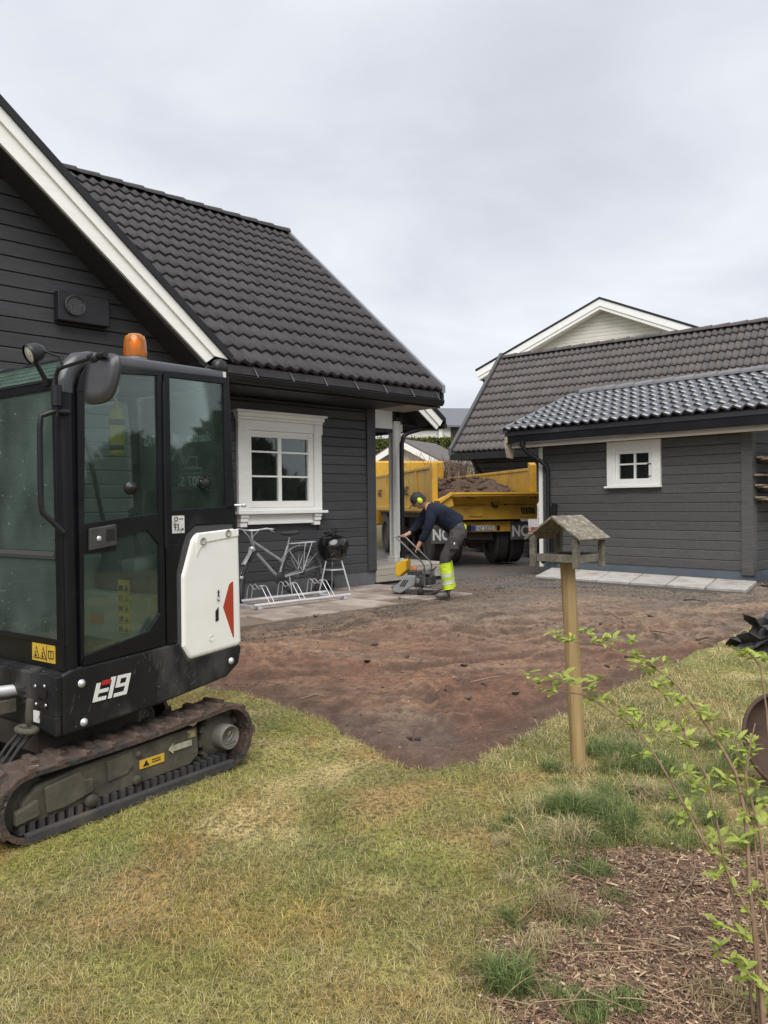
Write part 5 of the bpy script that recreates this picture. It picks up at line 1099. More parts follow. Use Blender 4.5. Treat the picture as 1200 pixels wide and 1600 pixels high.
# decals on the body
wb = MB(); wb.box((.1965, .145, .752), (.2605, .345, .845)) if False else None
wb = MB(); wb.box((.2565, .145, .752), (.2605, .345, .838)); wbo = wb.build('warning_sticker', YPRINT, ex)
b = MB()
for yc in (.305, .245): b.prism([(yc - .027, .765), (yc + .027, .765), (yc, .825)], .2545, .2562, fn=lambda y, x, z: (x, y, z))
b.build('sticker_print', PRINTB, wbo, fix=True)
b = MB()
for yc in (.305, .245): b.prism([(yc - .019, .770), (yc + .019, .770), (yc, .815)], .2530, .2543, fn=lambda y, x, z: (x, y, z))
b.build('sticker_print', YPRINT, wbo, fix=True)
b = MB()
for yc in (.305, .245): b.box((.2515, yc - .008, .774), (.2528, yc + .008, .784)); b.box((.2515, yc - .003, .787), (.2528, yc + .003, .80))
b.box((.2545, .213, .756), (.2562, .2145, .834))
for (y0_, y1_, z0_, z1_) in ((.155, .20, .772, .776), (.155, .20, .808, .812), (.155, .158, .776, .808), (.197, .20, .776, .808), (.176, .179, .776, .808)): b.box((.2545, y0_, z0_), (.2562, y1_, z1_))
b.build('sticker_print', PRINTB, wbo)
def logo(polys, m, name):
    b = MB()
    for P in polys: b.prism([(.392 + (x * 1.0 + .28 * y) * .072, .551 + y * .072 + .0010 * x) for x, y in P], .0455, .0495)
    return b.build(name, m, skirt, fix=True)
SCR = mat('scratch', (.16, .155, .15), .8); rs_ = random.Random(17); b = MB()
for k in range(42):
    x0, z0 = rs_.uniform(.26, 1.25), rs_.uniform(.46, .70)
    if .37 < x0 < .63 and z0 > .53: continue
    if z0 < .455 + max(0, x0 - .8) * .2: continue
    a = rs_.gauss(.9, .5); l_ = rs_.uniform(.008, .045); w_ = rs_.uniform(.0006, .0016); dx, dz = math.cos(a) * l_, math.sin(a) * l_
    b.add([(x0, .0493, z0), (x0 + w_, .0493, z0 - w_), (x0 + dx, .0493, z0 + dz), (x0 + dx - w_ * .5, .0493, z0 + dz + w_ * .5)], [(0, 1, 2, 3)])
o = b.build('scratches', SCR, skirt); o['kind'] = 'stuff'
LW = mat('logo_white', (.66, .66, .63), .5)
logo([[(0, 0), (.30, 0), (.30, 1.22), (0, 1.22)], [(.30, 0), (1.0, 0), (1.0, .24), (.30, .24)], [(.30, .52), (1.05, .52), (1.05, .76), (.30, .76)],
      [(1.18, 0), (1.46, 0), (1.46, 1.42), (1.10, 1.42), (1.10, 1.22), (1.18, 1.22)],
      [(1.62, .62), (1.90, .62), (1.90, 1.42), (1.62, 1.42)], [(1.90, 1.20), (2.40, 1.20), (2.40, 1.42), (1.90, 1.42)], [(2.40, 0), (2.68, 0), (2.68, 1.42), (2.40, 1.42)], [(1.90, .62), (2.40, .62), (2.40, .84), (1.90, .84)], [(1.62, 0), (2.40, 0), (2.40, .24), (1.62, .24)]], LW, 'logo_lettering')
logo([[(.42, 1.02), (1.08, 1.02), (1.08, 1.32), (.42, 1.32)]], mat('logo_red', (.40, .02, .015), .5), 'logo_bar')
# yellow banded canister hanging in the cab
cn = FR('canister', tuple(ex.matrix_basis @ Vector((.66, .20, 0))), 36, 'small yellow canister with dark bands hanging inside the excavator cab', 'canister')
b = MB(); b.lathe([(0, 1.77), (.036, 1.77), (.038, 1.79), (.038, 2.0), (.030, 2.02), (.012, 2.03), (.010, 2.06), (0, 2.06)], (0, 0, 0), 'z', 18); b.build('canister_body', mat('canister_yellow', (.42, .34, .03), .45), cn)
b = MB(); b.lathe([(.039, 1.80), (.040, 1.80), (.040, 1.825), (.039, 1.825)], (0, 0, 0), 'z', 18); b.lathe([(.039, 1.93), (.040, 1.93), (.040, 1.96), (.039, 1.96)], (0, 0, 0), 'z', 18); b.build('canister_band', BLACK, cn)
b = MB(); b.tube([(0, 0, 2.06), (-.02, 0, 2.085), (.01, 0, 2.11), (0, 0, 2.215)], .006, 6); b.build('canister_hook', CHROME, cn)
# ================================================================== worker
def skin(name, nodes, edges, m, parent, sub=2, loc=None):
    me = bpy.data.meshes.new(name); me.from_pydata([n_[0] for n_ in nodes], edges, []); me.materials.append(m)
    o = link(name, me, parent, loc)
    sk_ = o.modifiers.new('skin', 'SKIN'); sk_.use_smooth_shade = True
    if not me.skin_vertices: me.skin_vertices.new()
    for i, n_ in enumerate(nodes):
        r = n_[1]; me.skin_vertices[0].data[i].radius = (r, r) if not isinstance(r, tuple) else r
    me.skin_vertices[0].data[0].use_root = True
    ss_ = o.modifiers.new('sub', 'SUBSURF'); ss_.levels = sub; ss_.render_levels = sub
    return o
SKINM = mat('skin', (0.42, 0.24, 0.17), 0.55, (0.36, 0.19, 0.13), 12.0); NAVY = mat('navy_jersey', (0.006, 0.009, 0.020), 0.95, (0.013, 0.018, 0.034), 7.0, bump=1.0, bdist=.025, bscale=9, spec=.3)
TROUS = mat('charcoal_work_trousers', (0.032, 0.029, 0.030), 0.9, (0.055, 0.050, 0.050), 9.0, bump=1.0, bdist=.03, bscale=11, dirt=(.10, .08, .065), dscale=6, dlim=(.58, .85))
HIVIS = mat('hi_vis_yellow', (0.60, 0.75, 0.02), 0.6, (0.40, 0.52, 0.03), 14.0, bump=1.0, bdist=.02, bscale=16); REFL = mat('reflective_grey', (0.52, 0.54, 0.46), 0.45)
BOOTM = mat('dusty_boot', (0.075, 0.066, 0.058), 0.85, (0.13, 0.115, 0.10), 12.0, bump=.3, bscale=50)
WX, WY = .912, 11.13
man = empty('person', (WX, WY, gz(WY)), 0, 'worker in navy sweater, cap and yellow ear defenders bending over a plate compactor', 'person')
V = Vector
# body: one continuous figure under the clothes, head, arms and hands included
bn = [(V((.13, 0, .98)), .06), (V((.03, 0, 1.09)), .06), (V((-.12, 0, 1.20)), .09), (V((-.26, 0, 1.285)), .085), (V((-.335, 0, 1.335)), .055),
      (V((-.24, -.17, 1.24)), .06), (V((-.30, -.215, .98)), .042), (V((-.425, -.20, .775)), .030), (V((-.45, -.195, .735)), (.034, .018)),
      (V((-.26, .17, 1.27)), .06), (V((-.43, .20, 1.03)), .042), (V((-.565, .13, .905)), .030), (V((-.60, .12, .895)), (.018, .034)),
      (V((.15, -.09, .95)), .06), (V((-.07, -.115, .555)), .055), (V((-.01, -.11, .11)), .042), (V((.155, .09, .96)), .06), (V((-.02, .12, .555)), .055), (V((.035, .13, .11)), .042)]
be = [(0, 1), (1, 2), (2, 3), (3, 4), (2, 5), (5, 6), (6, 7), (7, 8), (2, 9), (9, 10), (10, 11), (11, 12), (0, 13), (13, 14), (14, 15), (0, 16), (16, 17), (17, 18)]
# fingers as thin chains out of each palm
def fingers(palm, dirs, idx):
    for (off, d1_, d2_) in dirs:
        a = palm + V(off); b_ = a + V(d1_); c = b_ + V(d2_); k = len(bn)
        bn.extend([(a, .0085), (b_, .0085), (c, .0065)]); be.extend([(idx, k), (k, k + 1), (k + 1, k + 2)])
fingers(bn[8][0], [((-.012 + .001 * k, -.024 + .016 * k, -.030), (-.020, .004, -.026 - .003 * (k in (1, 2))), (.018, .004, -.022)) for k in range(4)] + [((.022, .0, -.006), (.016, .010, -.028), (-.016, .006, -.016))], 8)
fingers(bn[12][0], [((-.030, -.024 + .016 * k, .002), (-.034 - .004 * (k in (1, 2)), .0, -.006), (-.012, 0, -.026)) for k in range(4)] + [((-.006, -.03, -.010), (-.026, -.018, -.010), (-.018, .004, -.008))], 12)
body = skin('body', bn, be, SKINM, man)
# head
hf = V((-.80, 0, -.60)).normalized(); hu = V((-.60, 0, .80)).normalized(); hs_ = V((0, 1, 0))
HC = V((-.415, 0, 1.385)); HM = Matrix(((hf.x, hs_.x, hu.x, HC.x), (hf.y, hs_.y, hu.y, HC.y), (hf.z, hs_.z, hu.z, HC.z), (0, 0, 0, 1)))
hb = MB(); nu, nv = 24, 16; vs = []
for j in range(nv + 1):
    ph_ = -math.pi / 2 + math.pi * j / nv
    for i in range(nu):
        th = 2 * math.pi * i / nu; x, y, z = math.cos(ph_) * math.cos(th), math.cos(ph_) * math.sin(th), math.sin(ph_)
        X, Y, Z = x * .098, y * .076, z * .118
        if z < 0: X *= 1 - .15 * (-z); Y *= 1 - .28 * (-z)                       # jaw
        fr_n = max(0, x) ** 6 * max(0, 1 - abs(y) * 3.2)
        if -.35 < z < .12: X += .030 * fr_n * (1 - abs(z + .14) / .26)          # nose
        if .02 < z < .30: X += .008 * max(0, x) ** 2                            # brow
        if -.62 < z < -.48: X -= .006 * fr_n                                     # mouth
        if z < -.68 and x > 0: X += .012 * x                                     # chin
        vs.append(HM @ V((X, Y, Z)))
hb.add(vs, [(j * nu + i, j * nu + (i + 1) % nu, (j + 1) * nu + (i + 1) % nu, (j + 1) * nu + i) for j in range(nv) for i in range(nu)], True)
for s_ in (-1, 1):
    hb.lathe([(0, -.006), (.022, -.004), (.026, .004), (.018, .01), (0, .012)], M=HM @ Matrix.Translation((-.012, s_ * .078, -.005)) @ Matrix.Rotation(math.pi / 2, 4, 'X') @ Matrix.Scale(1.25, 4, (0, 1, 0)), n=12)
hd_o = hb.build('head', SKINM, man)
for s_ in (-1, 1):
    b = MB(); b.lathe([(0, -.010), (.010, 0), (0, .010)], M=HM @ Matrix.Translation((.084, s_ * .030, .006)), n=10); b.build('eye', mat('eye_white', (.6, .58, .55), .3), hd_o)
b = MB(); b.box((.088, -.022, -.062), (.096, .022, -.056), HM); b.build('mouth', mat('lip', (.30, .12, .10), .6), hd_o)
hair = MB(); hair.lathe([(.072, -.05), (.085, -.02), (.088, .02), (.084, .05)], M=HM @ Matrix.Translation((-.018, 0, 0)) @ Matrix.Scale(1.12, 4, (1, 0, 0)), n=20)
capm = mat('black_cap', (.014, .015, .02), .75)
b = MB(); b.lathe([(.101, .012), (.103, .045), (.094, .085), (.068, .115), (.03, .130), (0, .133)], M=HM @ Matrix.Scale(.86, 4, (0, 1, 0)), n=24)
brim = []
for i in range(9): a = -math.pi * .42 + math.pi * .84 * i / 8; brim.append((math.cos(a) * .098, math.sin(a) * .082, .018)); brim.append((.075 + math.cos(a) * .105, math.sin(a) * .078, .002))
b.add([tuple(HM @ V(q)) for q in brim] + [tuple(HM @ V((q[0], q[1], q[2] - .006))) for q in brim], [(2 * i, 2 * i + 1, 2 * i + 3, 2 * i + 2) for i in range(8)] + [(18 + 2 * i, 18 + 2 * i + 2, 18 + 2 * i + 3, 18 + 2 * i + 1) for i in range(8)] + [(2 * i + 1, 18 + 2 * i + 1, 18 + 2 * i + 3, 2 * i + 3) for i in range(8)], True)
b.build('cap', capm, man)
b = MB(); b.lathe([(.070, -.055), (.080, -.03), (.087, .0), (.088, .02)], M=HM @ Matrix.Translation((-.026, 0, 0)) @ Matrix.Scale(1.0, 4, (1, 0, 0)), n=20); b.build('hair', mat('dark_hair', (.035, .025, .02), .8), man)
for s_ in (-1, 1):
    b = MB(); b.lathe([(0, -.012), (.030, -.012), (.036, .0), (.036, .02), (.028, .032), (0, .035)], M=HM @ Matrix.Translation((-.012, s_ * .080, -.005)) @ Matrix.Rotation(-s_ * math.pi / 2, 4, 'X') @ Matrix.Scale(1.3, 4, (0, 1, 0)), n=16); eo = b.build('ear_defender', HIVIS, man)
b = MB(); b.tube([tuple(HM @ V((-.012 - .02 * abs(math.cos(a)) * 0, math.cos(a) * .094, -.005 + math.sin(a) * .150))) for a in [math.pi * i / 10 for i in range(11)]], .006, 6); b.build('headband', BLACK, man)
# sweater
sn = [(V((.155, 0, 1.005)), (.155, .175)), (V((.10, 0, 1.045)), (.172, .185)), (V((.0, 0, 1.115)), (.165, .175)), (V((-.12, 0, 1.20)), (.165, .18)), (V((-.235, 0, 1.27)), (.115, .13)), (V((-.305, 0, 1.318)), .068),
      (V((-.235, -.185, 1.235)), .098), (V((-.285, -.225, 1.05)), .074), (V((-.315, -.215, .955)), .066), (V((-.41, -.20, .80)), .047),
      (V((-.25, .185, 1.265)), .098), (V((-.37, .215, 1.11)), .074), (V((-.43, .20, 1.03)), .066), (V((-.545, .14, .920)), .047)]
skin('sweater', sn, [(0, 1), (1, 2), (2, 3), (3, 4), (4, 5), (3, 6), (6, 7), (7, 8), (8, 9), (3, 10), (10, 11), (11, 12), (12, 13)], NAVY, man)
tn = [(V((.135, 0, 1.0)), (.165, .16)), (V((.07, 0, 1.055)), (.15, .16)), (V((.145, -.10, .93)), .128), (V((.03, -.115, .72)), .105), (V((-.075, -.12, .555)), .082), (V((-.035, -.115, .33)), .070), (V((-.012, -.11, .115)), .065),
      (V((.155, .10, .94)), .128), (V((.06, .12, .72)), .105), (V((-.03, .13, .555)), .080), (V((.005, .13, .33)), .070), (V((.03, .13, .115)), .065)]
trs = skin('trousers', tn, [(0, 1), (0, 2), (2, 3), (3, 4), (4, 5), (5, 6), (0, 7), (7, 8), (8, 9), (9, 10), (10, 11)], TROUS, man)
def leg_band(a, b_, t0, t1, r, m, name):
    a, b_ = V(a), V(b_); d = b_ - a
    M_ = Matrix.Translation(a) @ d.to_track_quat('Z', 'Y').to_matrix().to_4x4(); Ln = d.length
    q = MB(); k = 8; q.lathe([(r * (1 + .05 * math.sin(i * 2.6 + t0 * 9)), Ln * (t0 + (t1 - t0) * i / k)) for i in range(k + 1)], M=M_, n=20); q.build(name, m, man)
for (K, An, t0s) in (((-.068, -.12, .555), (-.005, -.11, .115), 0), ((-.025, .13, .555), (.035, .13, .115), 0)):
    leg_band(K, An, .10, .44, .086, HIVIS, 'hi_vis_band'); leg_band(K, An, .44, .56, .084, REFL, 'reflective_band'); leg_band(K, An, .56, .66, .083, HIVIS, 'hi_vis_band'); leg_band(K, An, .66, .78, .082, REFL, 'reflective_band'); leg_band(K, An, .78, .95, .081, HIVIS, 'hi_vis_band')
b = MB(); b.box((.0, -.235, .70), (.12, -.215, .88), Matrix.Translation((0, 0, 0))); b.build('leg_pocket', TROUS, man, bevel=.012)
b = MB(); b.box((.055, -.239, .77), (.075, -.234, .80)); b.build('pocket_tab', PRINTW, man)
b = MB(); b.prism([(.225, 1.06), (.255, 1.02), (.245, .965), (.228, .975)], -.09, -.05); b.build('tool_tab', HIVIS, man, fix=True)
for (ax, ay) in ((-.005, -.11), (.04, .13)):
    skin('boot', [(V((ax + .03, ay, .055)), (.052, .055)), (V((ax, ay, .15)), .062), (V((ax - .06, ay, .05)), (.055, .046)), (V((ax - .15, ay, .042)), (.05, .038)), (V((ax - .20, ay, .036)), (.04, .030))], [(0, 1), (0, 2), (2, 3), (3, 4)], BOOTM, man)

# ================================================================== plate compactor
cx_, cy_ = .50, 11.75
pcm = empty('plate_compactor', (cx_, cy_, gz(cy_)), R(-18), 'grey and yellow plate compactor with engine and tube handle, worked along the patio edge', 'compactor')
GREYP = mat('compactor_grey', (0.24, 0.25, 0.255), 0.5, (0.20, 0.21, 0.21), 4, dirt=(.13, .11, .09), dscale=5, dlim=(.55, .8)); YELT = mat('tank_yellow', (0.62, 0.36, 0.012), 0.45); ENG = mat('engine_black', (0.022, 0.022, 0.022), .55, (.07, .065, .06), 14); ALU = mat('engine_alloy', (.33, .33, .33), .45, (.16, .155, .15), 20, metal=.4)
b = MB(); b.prism([(-.36, .10), (-.33, .03), (-.26, .0), (.28, .0), (.36, .05), (.36, .065), (.27, .03), (-.25, .03), (-.32, .05), (-.345, .11)], -.21, .21); b.build('base_plate', ENG, pcm, bevel=.004, fix=True)
b = MB(); b.prism([(-.335, .085), (-.315, .035), (-.20, .015), (.02, .145), (.035, .26), (.01, .285), (-.10, .285)], -.265, -.17); bg_ = b.build('belt_guard', GREYP, pcm, bevel=.018, fix=True)
b = MB()
for k in range(3): b.prism([(-.21 + .03 * k, .12), (-.19 + .03 * k, .12), (-.13 + .03 * k, .22), (-.15 + .03 * k, .22)], -.268, -.264)
b.build('guard_lettering', PRINTB, bg_, fix=True)
b = MB(); b.prism([(-.34, .285), (-.325, .44), (-.205, .505), (-.15, .50), (-.15, .34), (-.28, .235)], -.10, .16); b.build('water_tank', YELT, pcm, bevel=.02, fix=True)
b = MB(); b.box((-.10, .0, .30), (-.0, .10, .345)); b.lathe([(0, .40), (.035, .40), (.04, .36), (.04, .345)], (-.05, -.02, 0), 'z', 14); b.build('fuel_tank_cap', mat('orange_cap', (.55, .20, .05), .5), pcm)
b = MB(); b.box((-.02, -.15, .10), (.24, .16, .26)); b.box((-.14, -.10, .26), (.10, .14, .34)); b.lathe([(0, -.2), (.085, -.2), (.09, -.16), (.09, -.12)], (.10, 0, .20), 'y', 20); b.build('engine_block', ENG, pcm, bevel=.012)
b = MB()
for k in range(7): b.box((.10 + k * .02, -.12, .24), (.108 + k * .02, .12, .36))
b.build('cooling_fin', ALU, pcm)['kind'] = 'stuff'
b = MB(); b.box((.12, -.19, .30), (.23, -.06, .385)); b.lathe([(0, -.05), (.04, -.05), (.04, .05), (0, .05)], (.05, -.17, .20), 'y', 14); b.build('muffler', ALU, pcm, bevel=.012)
b = MB()
for y in (-.17, .17): b.tube([(.02, y, .05), (.02, y, .15), (.10, y, .15), (.20, y, .12), (.30, y, .14)], .013, 6)
b.tube([(.30, -.17, .14), (.32, 0, .16), (.30, .17, .14)], .013, 6); b.build('engine_guard', ALU, pcm)
b = MB(); b.lathe([(0, -.03), (.04, -.03), (.045, 0), (.04, .03), (0, .03)], (-.18, -.23, .055), 'y', 14); b.lathe([(0, -.03), (.045, -.03), (.05, 0), (.045, .03), (0, .03)], (.10, -.24, .055), 'y', 14); b.build('rubber_mount', RUBBER, pcm)
TUBEM = mat('handle_steel', (.20, .195, .19), .45, (.12, .115, .11), 12, metal=.5)
b = MB(); NH, FHn = -.20, .22
for y in (NH, FHn): b.tube([(-.275, y, .845), (-.26, y, .835), (.125, y, .475), (.155, y, .42), (.158, y, .34), (.155, y, .10)], .013, 8)
b.tube([(-.275, NH, .845), (-.278, 0, .850), (-.275, FHn, .845)], .014, 8); b.build('handle', TUBEM, pcm)
b = MB(); b.tube([(-.10, -.15, .50), (-.04, -.12, .66), (-.02, -.1, .70)], .008, 6); b.tube([(.15, -.15, .32), (.26, -.12, .36), (.30, -.05, .40)], .01, 6); b.build('control_cable', BLACK, pcm)

# ================================================================== things by the house wall
H3 = Matrix.Translation((OX, OY, 0)) @ Matrix.Rotation(R(90 - 46.4), 4, 'Z')
def HW(u, v, z=0): return H3 @ V((u, -v, z))
GP = .160
# bicycle
bk = FR('bicycle', tuple(HW(-1.885, .50, GP)), 46.4, 'silver city bicycle with rear rack and mudguards, parked in the rack by the wall', 'bicycle')
SILV = mat('silver_frame', (.33, .33, .34), .35, (.26, .26, .27), 9, metal=.3); DKM = mat('dark_component', (.025, .025, .027), .45)
def bwheel(x, name):
    w = MB(); R_ = .365
    w.lathe([(R_ - .046, -.014), (R_ - .030, -.022), (R_ - .008, -.019), (R_, 0), (R_ - .008, .019), (R_ - .030, .022), (R_ - .046, .014)], (x, 0, R_), 'y', 40); wo = w.build(name, RUBBER, bk)
    r_ = MB(); r_.lathe([(R_ - .044, -.011), (R_ - .056, -.009), (R_ - .056, .009), (R_ - .044, .011)], (x, 0, R_), 'y', 40); r_.build('rim', DKM, wo)
    s = MB(); s.lathe([(0, -.035), (.02, -.035), (.022, 0), (.02, .035), (0, .035)], (x, 0, R_), 'y', 12)
    for k in range(24): a = 2 * math.pi * k / 24; a2 = a + (.25 if k % 2 else -.25); s.tube([(x + .02 * math.cos(a2), .02 * (1 if k % 4 < 2 else -1), R_ + .02 * math.sin(a2)), (x + (R_ - .045) * math.cos(a), 0, R_ + (R_ - .045) * math.sin(a))], .0008, 3, False)
    so = s.build('spokes', CHROME, wo); so['kind'] = 'stuff'; return wo
bwheel(-.10, 'rear_wheel'); bwheel(-1.09, 'front_wheel')
fr = MB(); BB = (-.50, 0, .30); ST = (-.33, 0, .755); HD, HT = (-.905, 0, .70), (-.955, 0, .90)
fr.tube([BB, ST], .020, 10); fr.tube([BB, (-.925, 0, .725)], .026, 10); fr.tube([(-.415, 0, .525), (-.94, 0, .845)], .023, 10); fr.tube([HD, HT], .022, 10)
for y in (-.05, .05): fr.tube([(BB[0], y * .5, BB[2]), (-.10, y * 1.2, .365)], .013, 8); fr.tube([(ST[0], y * .4, .70), (-.11, y * 1.2, .375)], .012, 8)
fr.build('frame', SILV, bk)
b = MB()
for y in (-.05, .05): b.tube([(-.90, y * .8, .70), (-.93, y, .60), (-1.09, y, .365)], .013, 8)
b.tube([(-.90, -.045, .70), (-.90, .045, .70)], .018, 8); b.build('fork', DKM, bk)
b = MB()
for y0_ in (0,):
    for (c, a0, a1) in (((-.10, .365), -.15, 2.75), ((-1.09, .365), .2, 2.6)):
        vs = []; n_ = 26
        for i in range(n_ + 1):
            a = a0 + (a1 - a0) * i / n_
            for y, rr in ((-.027, .386), (0, .394), (.027, .386)): vs.append((c[0] + rr * math.cos(a), y, c[1] + rr * math.sin(a)))
        b.add(vs, [(i * 3 + k, i * 3 + k + 1, i * 3 + k + 4, i * 3 + k + 3) for i in range(n_) for k in range(2)], True)
for s_ in (-.03, .03): b.tube([(-.10, s_, .365), (.18, s_, .63)], .004, 5); b.tube([(-.10, s_, .365), (.28, s_, .43)], .004, 5)
b.build('mudguard', SILV, bk)
b = MB(); b.tube([(-.33, 0, .75), (-.295, 0, .88)], .013, 8); b.build('seat_post', SILV, bk)
b = MB(); b.add([(-.42, -.02, .925), (-.42, .02, .925), (-.30, -.035, .925), (-.30, .035, .925), (-.22, -.08, .935), (-.22, .08, .935), (-.15, -.085, .945), (-.15, .085, .945), (-.42, -.02, .895), (-.42, .02, .895), (-.30, -.03, .88), (-.30, .03, .88), (-.22, -.07, .885), (-.22, .07, .885), (-.15, -.08, .90), (-.15, .08, .90)],
    [(0, 2, 3, 1), (2, 4, 5, 3), (4, 6, 7, 5), (8, 9, 11, 10), (10, 11, 13, 12), (12, 13, 15, 14), (0, 8, 10, 2), (2, 10, 12, 4), (4, 12, 14, 6), (1, 3, 11, 9), (3, 5, 13, 11), (5, 7, 15, 13), (0, 1, 9, 8), (6, 14, 15, 7)], True); so = b.build('saddle', SEATM, bk, fix=True)
so.scale = (1.12, 1.25, 1.0); so.location = (.02, 0, .03)
md = so.modifiers.new('s', 'SUBSURF'); md.levels = 1; md.render_levels = 1; so.modifiers.new('th', 'SOLIDIFY').thickness = -.012
b = MB()
for y in (-.06, -.02, .02, .06): b.tube([(-.30, y, .785), (.14, y, .795)], .005, 5)
b.tube([(-.30, -.06, .785), (-.32, 0, .785), (-.30, .06, .785)], .006, 5); b.tube([(.14, -.06, .795), (.17, 0, .795), (.14, .06, .795)], .006, 5)
for y in (-.065, .065): b.tube([(-.06, y, .79), (-.10, y, .385)], .005, 5); b.tube([(.07, y, .79), (-.10, y, .385)], .005, 5)
b.build('luggage_rack', CHROME, bk)
b = MB(); b.tube([(-.955, 0, .89), (-.965, 0, .97), (-.99, 0, 1.0)], .016, 8); b.tube([(-.80, -.29, 1.005), (-.90, -.20, 1.02), (-.985, -.06, 1.0), (-.985, .06, 1.0), (-.90, .20, 1.02), (-.80, .29, 1.005)], .012, 8); hbo = b.build('handlebar', CHROME, bk)
b = MB()
for s_ in (-1, 1): b.tube([(-.80, s_ * .29, 1.005), (-.68, s_ * .31, .995)], .017, 8)
b.build('grip', BLACK, hbo)
b = MB()
for s_ in (-1, 1): b.tube([(-.86, s_ * .245, 1.005), (-.84, s_ * .27, .985), (-.74, s_ * .30, .965)], .007, 6); b.tube([(-.90, s_ * .2, 1.01), (-1.05, s_ * .12, 1.02), (-1.06, s_ * .03, .92), (-.97, 0, .80)], .004, 5)
b.build('brake_lever', CHROME, hbo)
b = MB(); b.lathe([(0, -.045), (.085, -.045), (.09, -.04), (.085, -.035), (0, -.035)], (BB[0], 0, BB[2]), 'y', 24); b.tube([(BB[0], -.05, BB[2]), (BB[0] + .06, -.055, BB[2] - .15)], .010, 6); b.tube([(BB[0], .05, BB[2]), (BB[0] - .06, .055, BB[2] + .15)], .010, 6); b.box((-.51, -.15, .135), (-.40, -.06, .155)); b.box((-.62, .06, .44), (-.51, .15, .46)); b.build('crank_set', DKM, bk)
b = MB(); b.tube([(BB[0], -.042, BB[2] + .085), (-.10, -.042, .41)], .004, 4); b.tube([(BB[0], -.042, BB[2] - .085), (-.08, -.042, .295), (-.10, -.042, .325)], .004, 4); b.lathe([(0, -.045), (.045, -.045), (.045, -.03), (0, -.03)], (-.10, 0, .365), 'y', 16); b.build('chain', DKM, bk)
b = MB(); b.tube([(-.33, -.03, .34), (-.32, -.09, .02)], .007, 6); b.build('kickstand', CHROME, bk)
b = MB(); b.lathe([(.011, 0), (.04, .02), (.04, .035), (0, .035)], M=Matrix.Translation((-1.0, 0, .74)) @ Matrix.Rotation(-math.pi / 2, 4, 'Y'), n=14); b.build('front_lamp', CHROME, bk)
# the front wheel and bars are turned out from the wall
def turn_front(o, sel=None):
    c_, s_ = math.cos(R(51)), math.sin(R(51))
    for v in o.data.vertices:
        if sel and not sel(v.co): continue
        x, y = v.co.x + .945, v.co.y; v.co.x, v.co.y = -.945 + x * c_ - y * s_ - (.17 * min(1, max(0, (.70 - v.co.z) / .25)) if v.co.z < .80 else 0), x * s_ + y * c_
for o in list(bk.children):
    nm_ = o.name.split('.')[0]
    if nm_ in ('front_wheel', 'handlebar'):
        turn_front(o)
        for k_ in o.children: turn_front(k_)
    elif nm_ == 'fork': turn_front(o, lambda c: c.z < .66)
    elif nm_ == 'mudguard': turn_front(o, lambda c: c.x < -.6)
    elif nm_ == 'front_lamp': turn_front(o)
# bicycle rack
rk = FR('bike_rack', tuple(HW(-2.6, .9, GP)), 46.4, 'low galvanised bicycle rack with two rails and wire wheel holders on the paving', 'bike rack')
b = MB(); b.tube([(-.70, -.33, .055), (.94, -.33, .055)], .022, 12); b.build('front_rail', CHROME, rk)
b = MB(); b.tube([(-.70, .22, .055), (.94, .22, .055)], .022, 12); b.build('back_rail', CHROME, rk)
for x in (-.62, .84): b = MB(); b.box((x - .03, -.36, .0), (x + .03, .25, .035)); b.build('foot_bar', CHROME, rk, bevel=.004)
for x0 in (-.45, .06, .58):
    b = MB()
    for dx in (0, .075):
        x = x0 + dx
        b.tube([(x, .22, .055), (x, .19, .20), (x, .165, .265), (x, .13, .28), (x, .08, .255), (x, .03, .215), (x, -.03, .24), (x, -.09, .275), (x, -.14, .268), (x, -.18, .22), (x, -.26, .13), (x, -.33, .055)], .0055, 6)
    b.tube([(x0, -.09, .275), (x0 + .075, -.09, .275)], .0055, 6); b.build('wheel_holder', CHROME, rk)
# kettle barbecue
bq = FR('kettle_barbecue', tuple(HW(-1.24, .36, GP)), 46.4, 'black kettle barbecue on aluminium legs beside the bicycle, things lying on its lid', 'barbecue')
ENAM = mat('black_enamel', (.006, .006, .007), .12, spec=.7)
b = MB(); b.lathe([(0, .46), (.08, .465), (.16, .50), (.215, .57), (.24, .66), (.243, .70)], (0, 0, 0), 'z', 32); b.build('bowl', ENAM, bq)
b = MB(); b.lathe([(.247, .695), (.250, .705), (.246, .73), (.22, .80), (.16, .85), (.08, .875), (0, .88)], (0, 0, 0), 'z', 32); ld = b.build('lid', ENAM, bq)
b = MB(); b.tube([(-.06, 0, .87), (-.06, 0, .92), (.06, 0, .92), (.06, 0, .87)], .011, 8); b.build('lid_handle', BLACK, ld)
for a in (-1.15, 1.0, 3.1):
    b = MB(); b.tube([(.14 * math.cos(a), .14 * math.sin(a), .48), (.28 * math.cos(a), .28 * math.sin(a), .01)], .013, 8); b.build('leg', CHROME, bq)
b = MB(); b.lathe([(0, .335), (.17, .335), (.18, .345), (.17, .35), (0, .345)], (0, 0, 0), 'z', 24); b.build('ash_tray', CHROME, bq)
for a in (1.0, 3.1): b = MB(); b.lathe([(0, -.018), (.07, -.018), (.075, 0), (.07, .018), (0, .018)], (.28 * math.cos(a), .28 * math.sin(a) + .02, .075), 'y', 18); b.build('wheel', RUBBER, bq)
b = MB(); b.tube([(.24, -.03, .70), (.30, -.03, .70), (.30, .05, .70), (.24, .05, .70)], .009, 6); b.build('side_handle', BLACK, bq)
tgl = FR('barbecue_tongs', tuple(HW(-1.24, .36, GP + .885)), 60, 'black barbecue tools lying across the kettle lid', 'tongs')
